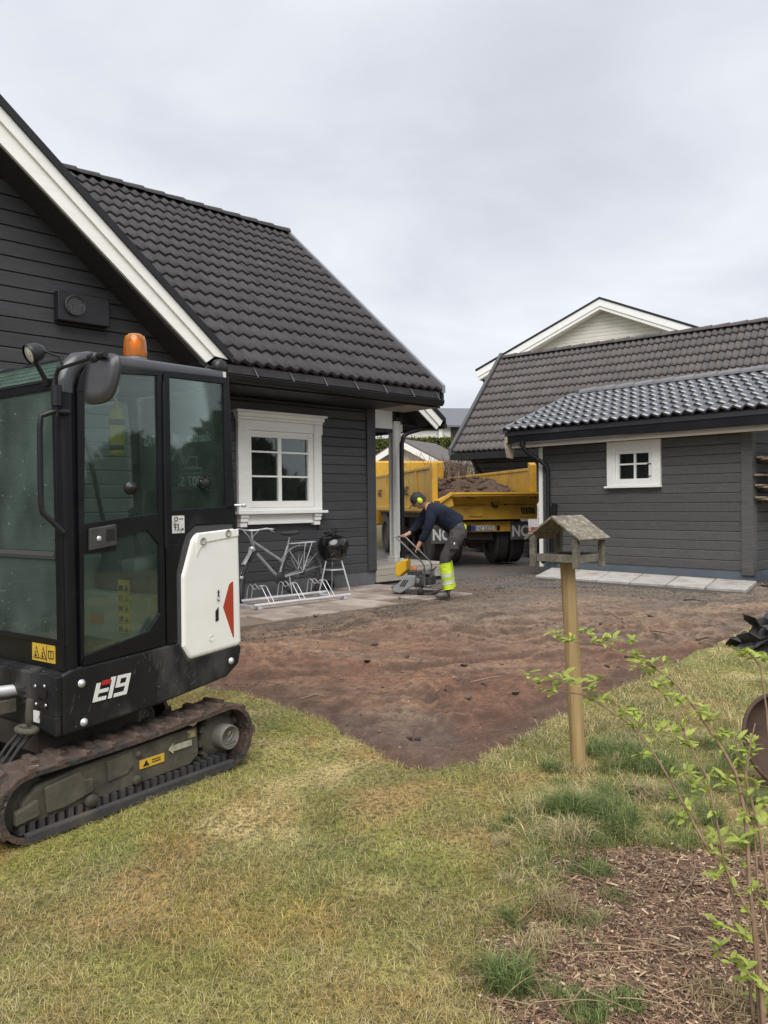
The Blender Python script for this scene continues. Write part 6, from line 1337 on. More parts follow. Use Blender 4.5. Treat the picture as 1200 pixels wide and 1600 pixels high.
b = MB(); b.tube([(-.09, -.02, .02), (.05, .0, .045), (.20, .03, .04)], .012, 6); b.tube([(-.10, .03, .03), (.02, .05, .06), (.10, .04, .075)], .010, 6); b.box((-.13, -.05, .0), (-.02, .06, .03)); b.build('tong_arm', BLACK, tgl)
# small things standing behind the window panes
for (x, h_, r_, c_, nm, lab) in ((-2.43, .12, .028, (.40, .03, .03), 'red_can', 'small red can standing at the left end of the window sill'), (-1.80, .11, .022, (.03, .22, .08), 'green_bottle', 'small green bottle on the inner window sill, beside the pale one'), (-1.70, .09, .024, (.45, .44, .42), 'pale_jar', 'small pale jar on the inner window sill, right of the green bottle')):
    b = MB(); b.lathe([(0, 0), (r_, 0), (r_, h_ * .7), (r_ * .45, h_ * .8), (r_ * .45, h_), (0, h_)], (0, 0, 0), 'z', 14); o = b.build(nm, mat(nm, c_, .35), None); o.location = HW(x, -.10, 1.492); tag(o, lab, nm.split('_')[1])
b = MB(); b.box((-2.59, .04, 1.46), (-1.41, .22, 1.489)); b.build('inner_sill', WHITE, win)

# ================================================================== bird feeder on its post
P0 = G(907, 1200); TZ = 1.185
fd = FR('bird_feeder', (P0.x, P0.y, gz(P0.y)), 45, 'small weathered wooden bird feeder with lichened roof on a leaning round post', 'bird feeder')
POSTM = mat('round_post_wood', (.37, .262, .118), .75, (.25, .168, .075), 3.0, stretch=(9, 9, .55), contrast=(.38, .62), bump=.3, bscale=14, detail=6, dirt=(.10, .072, .042), dscale=3.0, dlim=(.58, .70), dstretch=(20, 20, .6))
OLDW = mat('weathered_grey_wood', (.155, .138, .108), .85, (.085, .074, .058), 7, stretch=(2, 9, 9), bump=.4, bscale=24, dirt=(.24, .225, .17), dscale=9, dlim=(.52, .75), rv=.12)
LICH = mat('lichened_board', (.115, .098, .075), .9, (.18, .158, .125), 22, bump=1.0, bscale=60, dirt=(.27, .255, .175), dscale=34, dlim=(.52, .62), spots=((.42, .41, .33), 55, (.60, .68)))
# leaning towards the left of the yard
lean = V((-.066, .0)); # world offset of the top
la = R(90 - 45); lx, ly = lean.x * math.cos(la) + lean.y * math.sin(la), -lean.x * math.sin(la) + lean.y * math.cos(la)
b = MB(); pts = [(lx * t, ly * t, -.2 + (TZ + .2) * t if i else -.2) for i, t in enumerate([0, .14, .3, .45, .6, .75, .9, 1.0])]
b.tube(pts, [.043, .043, .0425, .0425, .042, .0415, .041, .041], 18); b.build('post', POSTM, fd)
T = V((lx, ly, TZ))
b = MB(); b.box(T + V((-.115, -.115, .0)), T + V((.115, .115, .018))); b.build('tray_floor', OLDW, fd, bevel=.003)
for a, c in (((-.14, -.132, -.008), (.14, -.118, .036)), ((-.14, .118, -.008), (.14, .132, .036)), ((-.132, -.116, -.004), (-.118, .116, .040)), ((.118, -.116, -.004), (.132, .116, .040))):
    b = MB(); b.box(T + V(a), T + V(c)); b.build('tray_rail', OLDW, fd, bevel=.003)
for sx_ in (-1, 1):
    for sy_ in (-1, 1):
        b = MB(); x0_, y0_ = sx_ * .118 - .017, sy_ * .118 - .017 + sy_ * .02; b.box(T + V((x0_ + sx_ * .018, y0_, -.035)), T + V((x0_ + .034 + sx_ * .018, y0_ + .030, .150))); b.build('upright', OLDW, fd, bevel=.003)
RP = .255
for s_ in (-1, 1):
    for k in range(1):
        b = MB(); b.prism([(0, RP), (s_ * .185, RP - .128), (s_ * .178, RP - .140), (0, RP - .016)], -.16, .16, fn=lambda a, y, c: (T.x + y, T.y + a, T.z + c)); b.build('roof_board', LICH, fd, bevel=.003, fix=True)

# ================================================================== yard clutter
FABR = mat('black_fabric', (.022, .021, .023), .85, (.045, .043, .044), 9, bump=.3, bscale=120, dirt=(.12, .095, .075), dscale=5, dlim=(.58, .8))
Pc = G(1195, 1015)
fh = empty('fabric_heap', (Pc.x, Pc.y, gz(Pc.y)), 0, 'crumpled heap of torn black landscape fabric at the right edge of the yard', 'fabric heap')
rs = random.Random(12)
for k in range(34):
    t = rs.random(); ox, oy = rs.uniform(-.12, .55), rs.uniform(-.24, .24); hh = .30 * math.exp(-((ox - .24) ** 2 / .10 + oy ** 2 / .07)) * rs.uniform(.55, 1.0)
    w, d = rs.uniform(.10, .22), rs.uniform(.07, .14); M_ = Matrix.Translation((ox, oy, hh + .03)) @ Euler((rs.uniform(-.9, .9), rs.uniform(-.7, .7), rs.uniform(-1.2, 1.2))).to_matrix().to_4x4()
    xs_ = (-1, -.35, .3, 1); vs = []; fs = []; kz = [rs.uniform(-.05, .05) for _ in range(4)]
    for i_, x in enumerate(xs_):
        for y in (-1, -.1, 1): vs.append(tuple(M_ @ V((x * w * rs.uniform(.8, 1.15), y * d * rs.uniform(.7, 1.2), kz[i_] + rs.uniform(-.022, .022)))))
    for i_ in range(3):
        for j_ in range(2): a_ = i_ * 3 + j_; fs.append((a_, a_ + 3, a_ + 4, a_ + 1))
    b = MB(); b.add(vs, fs); o = b.build('fabric_piece', FABR, fh); md = o.modifiers.new('t', 'SOLIDIFY'); md.thickness = .006
b = MB(); b.lathe([(.44, -.02), (.34, .07), (.20, .17), (.08, .22), (0, .23)], (.24, 0, 0), 'z', 11, smooth=False); b.build('fabric_core', FABR, fh)
RUST = mat('rusty_brown_steel', (.040, .024, .018), .8, (.065, .036, .024), 9, bump=.4, bscale=50, dirt=(.11, .055, .03), dscale=12, dlim=(.58, .75))
Pd = G(1192, 1235); pan = empty('fire_pan', (Pd.x + .115, Pd.y + .06, gz(Pd.y)), 0, 'rusty brown round steel fire pan tipped on its side, half out of frame', 'fire pan')
Mp = Matrix.Translation((0, 0, .235)) @ Matrix.Rotation(R(68), 4, 'X') @ Matrix.Rotation(R(10), 4, 'Y')
b = MB(); b.lathe([(0, -.02), (.12, -.018), (.20, .0), (.228, .03), (.232, .06)], M=Mp, n=44); b.build('pan_bowl', RUST, pan)
b = MB(); b.lathe([(.226, .055), (.232, .070), (.246, .070), (.250, .060), (.244, .050), (.230, .05)], M=Mp, n=44); b.build('pan_rim', RUST, pan)
# sticks and roots left on the soil
STK = mat('broken_stick', (.16, .10, .07), .85, (.22, .15, .10), 9); rs = random.Random(4)
for (x0, y0, x1, y1, lab) in ((952, 960, 980, 980, 'thin dark stick standing out of the soil behind the feeder post'), (1016, 988, 1064, 999, 'thin root lying on the soil right of the feeder post'), (1088, 1001, 1122, 1003, 'dark broken stick by the fabric heap'), (1092, 1007, 1118, 1007, 'pale peeled stick in front of the dark one near the fabric heap'), (1068, 940, 1100, 943, 'scrap of black edging on the gravel in front of the shed'), (470, 1097, 505, 1094, 'short root on the soil edge beside the lawn, nearest the excavator'), (735, 1070, 790, 1062, 'long thin root on the soil in the middle of the yard')):
    a, c = G(x0, y0), G(x1, y1); a.z += .02; c.z += .03; m_ = (a + c) / 2 + V((rs.uniform(-.03, .03), rs.uniform(-.05, .05), .02)); r_ = rs.uniform(.007, .012)
    b = MB(); b.tube([a, a.lerp(m_, .6), m_, m_.lerp(c, .6), c], [r_, r_ * .95, r_ * .9, r_ * .7, r_ * .4], 6); tag(b.build('fabric_scrap' if 'edging' in lab else 'stick', FABR if 'edging' in lab else STK), lab, 'scrap' if 'edging' in lab else 'stick')
# stones, clods and gravel
def scatter(name, poly, n, smin, smax, cols, m, zf, seed, flat=.6, lab=None, keep=None, label=None):
    rs = np.random.RandomState(seed); P = np.array(poly); x0, y0 = P.min(0); x1, y1 = P.max(0); X = x0 + (x1 - x0) * rs.rand(n * 3); Y = y0 + (y1 - y0) * rs.rand(n * 3); ok = poly_sd(X, Y, poly) > 0.0
    if keep is not None: ok &= keep(X, Y, rs)
    X, Y = X[ok][:n], Y[ok][:n]; s = smin + (smax - smin) * rs.rand(len(X)) ** 3; Z = zf(X, Y) + s * .25; v, f = lumps(np.stack([X, Y, Z], 1), s, seed + 1, flat)
    c = np.array(cols)[rs.randint(0, len(cols), len(X))] * (.7 + .6 * rs.rand(len(X), 1)); o = raw_mesh(name, v, f, m, np.repeat(c, 6, 0)); o['kind'] = 'stuff'; return tag(o, label, lab) if label else o
STONEM = mat('stone_bits', (1, 1, 1), .9, attr='tint')
GRAV = gpoly([(832, 904), (1000, 916), (1168, 926), (1190, 908), (1215, 905), (1215, 945), (1080, 938), (960, 929), (870, 919), (815, 911)])
scatter('gravel', GRAV, 4200, .004, .015, [(.14, .12, .10), (.18, .16, .14), (.10, .085, .07), (.23, .21, .185)], STONEM, lambda x, y: gz_np(y) - .02, 11, lab='gravel', label='grey gravel strip in front of the shed pavers')
GRAV2 = gpoly([(382, 985), (520, 962), (640, 928), (700, 915), (690, 940), (600, 968), (520, 985), (430, 1005), (370, 1010)])
scatter('dark_gravel', GRAV2, 6500, .003, .012, [(.085, .070, .058), (.12, .10, .082), (.055, .045, .038), (.18, .155, .13)], STONEM, lambda x, y: gz_np(y) - .02, 12, lab='gravel', label='dark gravel along the front edge of the patio')
scatter('soil_clods', DIRT, 7000, .003, .017, [(.17, .10, .068), (.13, .076, .052), (.25, .175, .12), (.09, .055, .04)], STONEM, lambda x, y: dirt_z(x, y), 13, keep=lambda X, Y, rs: (fbm(X, Y, 2.0, 15) + .25 * rs.rand(len(X)) > .66), lab='soil clods', label='loose brown soil clods strewn over the yard')
scatter('driveway_crumbs', gpoly([(640, 935), (700, 905), (850, 888), (850, 915), (760, 935)]), 2600, .003, .014, [(.085, .065, .05), (.12, .09, .068), (.05, .04, .033)], STONEM, lambda x, y: np.maximum(gz_np(y) - .03, dirt_z(x, y)), 14, lab='gravel', label='loose gravel where the yard meets the driveway')
rs = random.Random(23)
for k in range(26):
    px, py = rs.uniform(400, 1090), rs.uniform(945, 1150)
    p = G(px, py)
    if poly_sd(np.array([p.x]), np.array([p.y]), DIRT)[0] < .25: continue
    zz = float(dirt_z(np.array([p.x]), np.array([p.y]))[0]); s_ = rs.uniform(.025, .055); b = MB(); n_ = rs.choice((4, 5, 6))
    ring = [(math.cos(6.283 * i / n_) * s_ * rs.uniform(.6, 1.2), math.sin(6.283 * i / n_) * s_ * rs.uniform(.4, .9)) for i in range(n_)]
    b.add([(x, y, .004 + x * .15) for x, y in ring] + [(x, y, .016 + x * .15) for x, y in ring], [tuple(range(n_ - 1, -1, -1)), tuple(range(n_, 2 * n_))] + [(i, (i + 1) % n_, (i + 1) % n_ + n_, i + n_) for i in range(n_)])
    o = b.build('stone_flake', rs.choice((FABR, BOOTM, SOILM)), None); o.location = (p.x, p.y, zz); o.rotation_euler = (rs.uniform(-.2, .2), rs.uniform(-.2, .2), rs.uniform(0, 6.28)); tag(o, 'flat dark flake of stone or felt lying on the bare soil', 'flake', 'flakes strewn over the soil')
# planks stored on brackets along the shed side, and a stack of grey blocks
S3 = Matrix.Translation((6.027, 12.8, 0)) @ Matrix.Rotation(R(90 - 46.4), 4, 'Z'); rs = random.Random(8)
for z_ in (2.16, 1.90, 1.70, 1.50):
    for bx_ in (.35, 1.75): MB().box((bx_, -.42, z_ - .05), (bx_ + .05, -.024, z_ - .004)).build('shelf_bracket', SIDING2, shed)
PLK = mat('stored_lumber', (.42, .33, .23), .8, (.27, .21, .15), 4, stretch=(.6, 9, 9), bump=.2, bscale=20, rv=.25)
for (z_, k_) in ((2.16, 5), (1.90, 3), (1.70, 4), (1.50, 4)):
    for k in range(k_):
        w = rs.uniform(.09, .14); y0_ = -.05 - (k % 3) * .125; zz = z_ + (k // 3) * .032
        b = MB(); b.box((rs.uniform(-.02, .22), y0_ - w * .8, zz), (rs.uniform(2.0, 2.6), y0_, zz + .028)); o = b.build('stored_plank', PLK, None, bevel=.003); o.matrix_world = S3
        tag(o, 'weathered plank stored flat on brackets along the side of the shed', 'plank', 'planks stored on the shed side')
bs = FR('block_stack', tuple(S3 @ V((.02, -.50, .14))), 46.4, 'stack of grey concrete blocks beside the right corner of the shed', 'block stack')
for r_ in range(5):
    for i in range(3):
        b = MB(); b.box((i * .26 + (.05 if r_ % 2 else 0), -.30, r_ * .085), (i * .26 + .25 + (.05 if r_ % 2 else 0), .18, r_ * .085 + .080)); b.build('block', SLABM, bs, bevel=.006)

# ================================================================== grass
GRASSM = mat('grass_blade', (1, 1, 1), .7, attr='tint', trans=.25)
def blades(name, X, Y, Z, H, W, col, seed, lean_=.7, m=GRASSM):
    rs = np.random.RandomState(seed); n = len(X); a = rs.rand(n) * 6.283; ln = lean_ * (.3 + rs.rand(n)); dx, dy = np.cos(a), np.sin(a); px_, py_ = -dy, dx
    b0 = np.stack([X, Y, Z], 1); side = np.stack([px_, py_, 0 * a], 1) * (W / 2)[:, None]
    mid = b0 + np.stack([dx * ln * H * .35, dy * ln * H * .35, H * .6], 1); tip = b0 + np.stack([dx * ln * H, dy * ln * H, H * (1 - .35 * np.minimum(ln, 1.2))], 1)
    co = np.stack([b0 - side, b0 + side, mid - side * .75, mid + side * .75, tip], 1).reshape(-1, 3)
    tri = (np.array([[0, 1, 3], [0, 3, 2], [2, 3, 4]])[None] + np.arange(n)[:, None, None] * 5).reshape(-1, 3); o = raw_mesh(name, co, tri, m, np.repeat(col, 5, 0)); o['kind'] = 'stuff'; return o
def lawn_pts(n, seed, ymin, ymax, pw):
    rs = np.random.RandomState(seed); t = rs.rand(n); Y = ymin + (ymax - ymin) * t ** pw; X = (rs.rand(n) * 2 - 1) * (.62 * Y + .35); return X, Y, rs
X, Y, rs = lawn_pts(340000, 21, 1.9, 6.2, 1.45)
ok = (dirt_sd(X, Y) < .03) & (mulch_sd(X, Y) < .02); X, Y = X[ok], Y[ok]; rs = np.random.RandomState(22); n = len(X)
Z = lawn_z(X, Y) - .004; c = lawn_tint(X, Y); g = np.clip((fbm(X, Y, 2.6, 51) - .45) * 5, 0, 1)[:, None]; pick = rs.rand(n, 1)
gcol = np.array([.185, .250, .050]); ycol = np.array([.41, .385, .09]); scol = np.array([.62, .52, .26])
sw_ = np.clip(.18 + .5 * (fbm(X, Y, 1.6, 55) - .42), 0, .6)[:, None]
col = np.where(pick < sw_, scol, np.where(pick < .50 + .2 * g, gcol * (.7 + .5 * g), ycol)); col = col * .45 + c * .68; col *= (.28 + 1.2 * rs.rand(n, 1) ** 1.2) * (.62 + .76 * fbm(X, Y, 6.5, 57, 3)[:, None])
H = (.010 + .024 * rs.rand(n) ** 2) * (1 + .5 * g[:, 0]); o = blades('lawn_grass', X, Y, Z, H, .0014 + .0010 * rs.rand(n), col, 23, 1.7); tag(o, 'short mossy yellow green lawn grass in the foreground', 'grass')
# longer, looser grass right of the soil and along the bed
edge_px = [(760, 1170), (900, 1110), (1000, 1065), (1080, 1030), (1130, 1000), (1180, 975), (1230, 950), (1230, 1340), (1080, 1330), (980, 1330), (930, 1340), (890, 1390), (840, 1440), (800, 1470), (800, 1300), (780, 1220)]
EP = gpoly(edge_px); rs = np.random.RandomState(31); P = np.array(EP); x0, y0 = P.min(0); x1, y1 = P.max(0)
X = x0 + (x1 - x0) * rs.rand(190000); Y = y0 + (y1 - y0) * rs.rand(190000); ok = (poly_sd(X, Y, EP) + (fbm(X, Y, 3, 5) - .5) * .5 > 0) & (dirt_sd(X, Y) < .05) & (mulch_sd(X, Y) < .06) & (fbm(X, Y, 4.0, 77) + .30 * rs.rand(190000) + .5 * (fbm(X, Y, 1.1, 79) - .5) > .57); X, Y = X[ok], Y[ok]; n = len(X)
g = np.clip((fbm(X, Y, 2.2, 78) - .42) * 4, 0, 1)[:, None]; pick = rs.rand(n, 1)
col = np.where(pick < .35 * g + .15, np.array([.11, .165, .045]), np.where(pick < .55, np.array([.22, .22, .075]), np.array([.58, .46, .26]))) * (.42 + 1.25 * rs.rand(n, 1))
o = blades('rough_grass', X, Y, lawn_z(X, Y) - .005, (.018 + .045 * rs.rand(n) ** 1.8) * (1 + .7 * g[:, 0]), .0016 + .0012 * rs.rand(n), col, 33, 1.7); tag(o, 'longer rough grass with dry straw around the feeder post', 'grass')
# pale dead straws lying flat through the lawn
X, Y, rs = lawn_pts(60000, 121, 1.9, 6.4, 1.5); keep = (dirt_sd(X, Y) < .06) & (mulch_sd(X, Y) < .04) & (fbm(X, Y, 3.2, 123) + .3 * rs.rand(len(X)) > .60); X, Y = X[keep], Y[keep]; n = len(X); rs = np.random.RandomState(124)
o = blades('dead_straw', X, Y, lawn_z(X, Y) + .006, .014 + .020 * rs.rand(n), .0011 + .0007 * rs.rand(n), np.array([.58, .48, .26]) * (.5 + .6 * rs.rand(n, 1)), 125, 2.6); tag(o, 'pale dead straws lying in the lawn', 'straw')
# tufts
TUFTS_EXTRA = 1
def tuft(px, py, n, h, r, green, label, seed):
    p = G(px, py); rs = np.random.RandomState(seed); a = rs.rand(n) * 6.283; q = r * np.sqrt(rs.rand(n)); X = p.x + q * np.cos(a); Y = p.y + q * np.sin(a)
    base = np.array([.115, .165, .045]) if green else np.array([.40, .32, .18]); alt = np.array([.21, .26, .085]) if green else np.array([.27, .22, .10]); col = np.where(rs.rand(n, 1) < .6, base, alt) * (.6 + .7 * rs.rand(n, 1))
    zz = np.maximum(lawn_z(X, Y), np.where(mulch_sd(X, Y) > 0, mulch_z(X, Y), -9)); o = blades('grass_tuft', X, Y, zz - .01, h * (.45 + .6 * rs.rand(n)), .0028 + .0016 * rs.rand(n), col, seed + 1, .9); return tag(o, label, 'grass tuft')
for i, (px, py, n_, h, r_, gr, lab) in enumerate(((890, 1275, 850, .16, .10, 1, 'dark green grass tuft in front of the feeder post'), (960, 1180, 900, .14, .16, 1, 'green grass tuft right beside the foot of the post'), (950, 1280, 900, .13, .15, 1, 'green grass clump between post and mulch bed'), (1015, 1200, 800, .13, .15, 1, 'green grass clump right of the feeder post'), (920, 1360, 350, .09, .09, 1, 'small green tuft at the upper edge of the mulch'), (795, 1530, 560, .14, .07, 1, 'green tuft at the left edge of the mulch bed near the bottom'), (915, 1575, 420, .075, .07, 1, 'green grass tuft inside the mulch at the bottom'), (980, 1568, 300, .065, .05, 1, 'smaller green tuft in the mulch, right of the bottom one'), (870, 1420, 420, .11, .08, 0, 'dry straw coloured tuft at the corner of the mulch bed'), (835, 1480, 300, .10, .07, 0, 'dry straw tuft left of the mulch bed'), (960, 1400, 260, .05, .06, 1, 'low green weed tuft in the middle of the mulch'), (1130, 1560, 300, .07, .10, 0, 'flattened dry grass at the right of the mulch'))):
    tuft(px, py, n_, h, r_, gr, lab, 300 + i * 3)
rs_ = random.Random(5); gx = []
for k in range(44): gx.append((rs_.uniform(840, 1190), rs_.uniform(1150, 1330), rs_.randint(140, 360), rs_.uniform(.07, .145), rs_.uniform(.035, .09)))
for k in range(26): gx.append((rs_.uniform(770, 960), rs_.uniform(1260, 1560), rs_.randint(80, 200), rs_.uniform(.04, .08), rs_.uniform(.03, .06)))
for k, (px, py, n_, h, r_) in enumerate(gx):
    p = G(px, py); rs2 = np.random.RandomState(700 + k); a = rs2.rand(n_) * 6.283; q = r_ * np.sqrt(rs2.rand(n_)); X = p.x + q * np.cos(a); Y = p.y + q * np.sin(a); green = k % 4 != 3
    base = np.array([.13, .185, .05]) if green else np.array([.48, .39, .22]); col = np.where(rs2.rand(n_, 1) < .7, base, np.array([.30, .29, .12])) * (.55 + .8 * rs2.rand(n_, 1))
    o = blades('grass_tuft', X, Y, np.maximum(lawn_z(X, Y), np.where(mulch_sd(X, Y) > 0, mulch_z(X, Y), -9)) - .01, h * (.35 + .7 * rs2.rand(n_)), .0018 + .0012 * rs2.rand(n_), col, 900 + k, 1.1); tag(o, 'loose green grass tuft in the rough grass around the post' if green else 'loose straw coloured tuft in the rough grass around the post', 'grass tuft', 'loose green tufts round the post' if green else 'loose straw tufts round the post')
# mulch: dead stalks, chips and bits, several tones
rs = np.random.RandomState(61); P = np.array(MULCH); x0, y0 = P.min(0); x1, y1 = P.max(0); n = 60000; X = x0 + (x1 - x0) * rs.rand(n); Y = np.maximum(y0, 1.7) + (y1 - np.maximum(y0, 1.7)) * rs.rand(n); ok = (mulch_sd(X, Y) + .12 * rs.rand(n) > 0.02); X, Y = X[ok], Y[ok]; n = len(X)
a = rs.rand(n) * 6.283; Ln = .006 + .045 * rs.rand(n) ** 3; Wd = np.where(rs.rand(n) < .35, .004 + .007 * rs.rand(n), .0016 + .002 * rs.rand(n)); tl_ = (rs.rand(n) - .5) * .9; Z = np.maximum(mulch_z(X, Y), lawn_z(X, Y)) + .004 + .010 * rs.rand(n)
d = np.stack([np.cos(a) * np.cos(tl_), np.sin(a) * np.cos(tl_), np.sin(tl_) * .5], 1); s = np.stack([-np.sin(a), np.cos(a), (rs.rand(n) - .5) * .8], 1); C_ = np.stack([X, Y, Z], 1); L_ = Ln[:, None] / 2; W_ = Wd[:, None] / 2; up_ = np.array([0, 0, 1]) * W_ * .8
co = np.stack([C_ - d * L_ - s * W_, C_ - d * L_ + s * W_, C_ + d * L_ + s * W_ * .6, C_ + d * L_ - s * W_ * .6, C_ + up_], 1).reshape(-1, 3)
tri = (np.array([[0, 1, 4], [1, 2, 4], [2, 3, 4], [3, 0, 4]])[None] + np.arange(n)[:, None, None] * 5).reshape(-1, 3)
cols = np.array([(.15, .085, .052), (.22, .135, .080), (.085, .048, .032), (.31, .21, .13), (.46, .35, .23), (.19, .11, .075)]); col = cols[np.minimum((rs.rand(n) ** 1.3 * 6).astype(int), 5)] * (.65 + .7 * rs.rand(n, 1))
o = raw_mesh('mulch_litter', co, tri, mat('mulch_bits', (1, 1, 1), .9, attr='tint'), np.repeat(col, 5, 0)); tag(o, 'brown mulch litter of chips and dead stalks, lower right', 'mulch', None, 'stuff')
# long dry stems lying on the bed
rs = random.Random(71); DRY = mat('dry_stem', (.36, .26, .16), .85, (.24, .16, .10), 12); b = MB()
for k in range(75):
    px, py = rs.uniform(800, 1195), rs.uniform(1340, 1600); p = G(px, py); a = rs.uniform(0, 6.28); l_ = rs.uniform(.06, .26); r_ = rs.uniform(.0010, .0022); zz = gz(p.y) + rs.uniform(.008, .03)
    e = V((p.x + math.cos(a) * l_, p.y + math.sin(a) * l_, zz + rs.uniform(-.01, .02))); m_ = (V((p.x, p.y, zz)) + e) / 2 + V((rs.uniform(-.02, .02), rs.uniform(-.02, .02), rs.uniform(.0, .03))); p_ = V((p.x, p.y, zz)); b.tube([p_ * (1 - t) ** 2 + m_ * 2 * t * (1 - t) + e * t * t for t in (0, .17, .33, .5, .67, .83, 1)], [r_, r_, r_, r_, r_ * .9, r_ * .7, r_ * .4], 4, False)
tag(b.build('dry_stems', DRY), 'long dry plant stems lying across the mulch bed', 'dry stems', None, 'stuff')

# ================================================================== leafing shrub at the right
def D(px, py, y):                                            # photograph point at a given distance
    r = _F + CR * ((px - 600) / FPX) + CU * ((800 - py) / FPX); return EYE + r * (y / r.y)
sh = empty('leafing_shrub', (1.17, 2.25, 0), 0, 'thin stemmed shrub with fresh light green leaves at the right foreground', 'shrub')
off = V((1.17, 2.25, 0)); BARK = mat('shrub_bark', (.16, .10, .062), .8, (.24, .16, .10), 20, bump=.3, bscale=60)
STEMS = [([(1190, 1640, 2.25), (1182, 1507, 2.28), (1177, 1437, 2.30), (1151, 1392, 2.33), (1118, 1345, 2.38), (1088, 1294, 2.44), (1056, 1234, 2.52), (1018, 1171, 2.60), (987, 1133, 2.66), (937, 1100, 2.74), (910, 1085, 2.78), (850, 1077, 2.86)], .0062, .002),
         ([(1196, 1640, 2.22), (1186, 1500, 2.28), (1171, 1385, 2.36), (1168, 1308, 2.42), (1161, 1255, 2.46), (1151, 1210, 2.50), (1133, 1177, 2.54), (1107, 1137, 2.60), (1067, 1080, 2.68), (1047, 1060, 2.72), (1007, 1033, 2.80), (980, 1025, 2.84), (947, 1010, 2.90), (917, 1005, 2.95), (867, 1000, 3.02)], .0075, .002),
         ([(1182, 1640, 2.28), (1165, 1480, 2.32), (1138, 1370, 2.38), (1121, 1290, 2.42), (1105, 1215, 2.47), (1074, 1157, 2.54), (1063, 1127, 2.58), (1033, 1080, 2.66), (1000, 1040, 2.74)], .005, .0018),
         ([(1205, 1600, 2.30), (1200, 1400, 2.36), (1187, 1300, 2.42), (1165, 1215, 2.48), (1172, 1165, 2.50), (1180, 1130, 2.52)], .006, .002),
         ([(1200, 1480, 2.32), (1185, 1390, 2.38), (1178, 1290, 2.44), (1158, 1230, 2.50), (1150, 1150, 2.55)], .0045, .0018),
         ([(1210, 1260, 2.5), (1198, 1110, 2.58), (1188, 1040, 2.62), (1170, 1020, 2.64), (1158, 1015, 2.66)], .004, .0016),
         ([(1150, 1395, 2.33), (1128, 1340, 2.36), (1112, 1330, 2.38)], .004, .0018)]
sb = []
for pts_, r0, r1 in STEMS:
    b = MB(); n_ = len(pts_); b.tube([D(*p) - off for p in pts_], [r0 + (r1 - r0) * i / (n_ - 1) for i in range(n_)], 7); b.build('stem', BARK, sh)
    sb += pts_
LEAFM = mat('fresh_leaf', (.39, .44, .095), .5, (.25, .33, .06), 30, rv=.22, trans=.35, bump=.2, bscale=60)
def leaf_mesh(ln, w, curl):
    vs = []; fs = []
    prof = [(0, .06), (.22, .75), (.48, 1.0), (.74, .66), (1.0, .03)]
    for i, (t, ww) in enumerate(prof):
        z = -curl * ln * t * t; zig = .12 * (1 if i % 2 else -1) * ww
        vs += [(-w / 2 * (ww + zig), ln * t, z + .10 * w * ww), (0, ln * t, z), (w / 2 * (ww + zig), ln * t, z + .10 * w * ww)]
    for i in range(4):
        a = i * 3; fs += [(a, a + 1, a + 4, a + 3), (a + 1, a + 2, a + 5, a + 4)]
    me = bpy.data.meshes.new('leaf'); me.from_pydata(vs, [], fs); me.materials.append(LEAFM); me.polygons.foreach_set('use_smooth', [True] * len(fs)); me.update(); return me
LM = [leaf_mesh(.046, .019, .25), leaf_mesh(.055, .022, .35), leaf_mesh(.035, .017, .15), leaf_mesh(.048, .026, .45)]
CL = [(872, 987), (885, 997), (915, 982), (943, 995), (957, 993), (987, 997), (997, 1017), (1006, 1028), (1037, 1028), (1018, 1047), (1030, 1063), (827, 1050), (843, 1062), (862, 1053), (878, 1050), (868, 1073), (900, 1060), (930, 1057), (925, 1070), (923, 1087), (940, 1085), (977, 1102), (992, 1110), (1063, 1090), (1100, 1107), (1110, 1117), (1130, 1143), (1150, 1150), (1027, 1127), (1057, 1140), (1063, 1152), (1158, 1017), (1183, 1017), (1193, 1028), (1126, 1147), (1172, 1168), (1133, 1217), (1151, 1213), (1182, 1220), (1189, 1245), (1056, 1241), (1074, 1255), (1063, 1271), (1007, 1178), (1074, 1203), (1088, 1224), (1175, 1280), (1193, 1280), (1119, 1301), (1126, 1336), (1158, 1311), (1118, 1364), (1179, 1385), (1193, 1406), (1119, 1441), (1123, 1474), (1161, 1455), (1144, 1493), (1165, 1511), (1175, 1525), (1186, 1550), (1196, 1560)]
rs = random.Random(99); cnt = 0; xtra = []
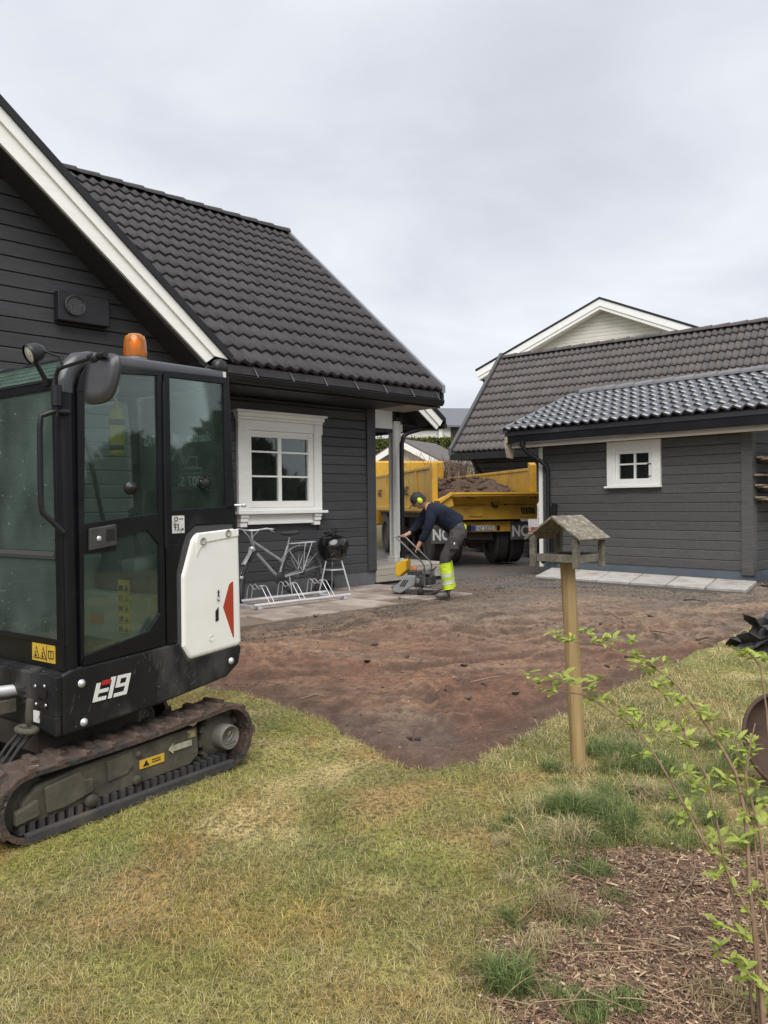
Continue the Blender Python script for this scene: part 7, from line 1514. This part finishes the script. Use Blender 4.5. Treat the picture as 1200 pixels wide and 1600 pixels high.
for (px, py) in CL:
    best = min(sb, key=lambda s_: (s_[0] - px) ** 2 + (s_[1] - py) ** 2); y_ = best[2] + rs.uniform(-.04, .04)
    c0 = D(px, py + 6, y_); st0 = D(best[0], best[1], best[2])
    if (c0 - st0).length > .02:
        tw = MB(); tw.tube([st0 - off, (st0 * .5 + c0 * .5) - off + V((0, 0, .004)), c0 - off], [.0016, .0013, .001], 4, False);     nl = 8
    for k in range(nl):
        az = 2 * math.pi * k / nl + rs.uniform(-.5, .5); el = rs.uniform(.05, .9); d = V((math.cos(az) * math.cos(el), math.sin(az) * math.cos(el), math.sin(el)))
        q = d.to_track_quat('Y', 'Z') @ Euler((0, rs.uniform(-.5, .5), 0)).to_quaternion(); lp = c0 - off + V((rs.uniform(-.010, .010), rs.uniform(-.010, .010), rs.uniform(-.012, .012))); s_ = rs.uniform(.7, 1.15); lm_ = LM[rs.randrange(4)]
        if k < 5 and cnt < 300:
            o = link('leaf', lm_, sh, lp); o.rotation_euler = q.to_euler(); o.scale = (s_, s_, s_); cnt += 1
        else: xtra.append((lm_, Matrix.Translation(lp) @ q.to_matrix().to_4x4() @ Matrix.Scale(s_ * .85, 4)))

for pts_, r0, r1 in STEMS:
    W_ = [D(*p) - off for p in pts_]
    for a_, c_ in zip(W_[2:-1], W_[3:]):
        for _ in range(int((c_ - a_).length / .022) + 1):
            if rs.random() < .30: continue
            q0 = a_.lerp(c_, rs.random()); nrm = V((rs.uniform(-1, 1), rs.uniform(-1, 1), rs.uniform(-.2, 1))).normalized(); q0 = q0 + nrm * rs.uniform(.0, .018)
            for _k in range(rs.choice((2, 3, 4, 5))):
                dd = (nrm + V((rs.uniform(-1, 1), rs.uniform(-1, 1), rs.uniform(-.4, .8))) * .8).normalized(); xtra.append((LM[rs.randrange(4)], Matrix.Translation(q0) @ (dd.to_track_quat('Y', 'Z') @ Euler((0, rs.uniform(-.6, .6), 0)).to_quaternion()).to_matrix().to_4x4() @ Matrix.Scale(rs.uniform(.35, .75), 4)))
xb = MB()
for lm_, M_ in xtra: xb.add([tuple(M_ @ v.co) for v in lm_.vertices], [tuple(p.vertices) for p in lm_.polygons], True)
o = xb.build('small_leaves', LEAFM, sh); o['kind'] = 'stuff'
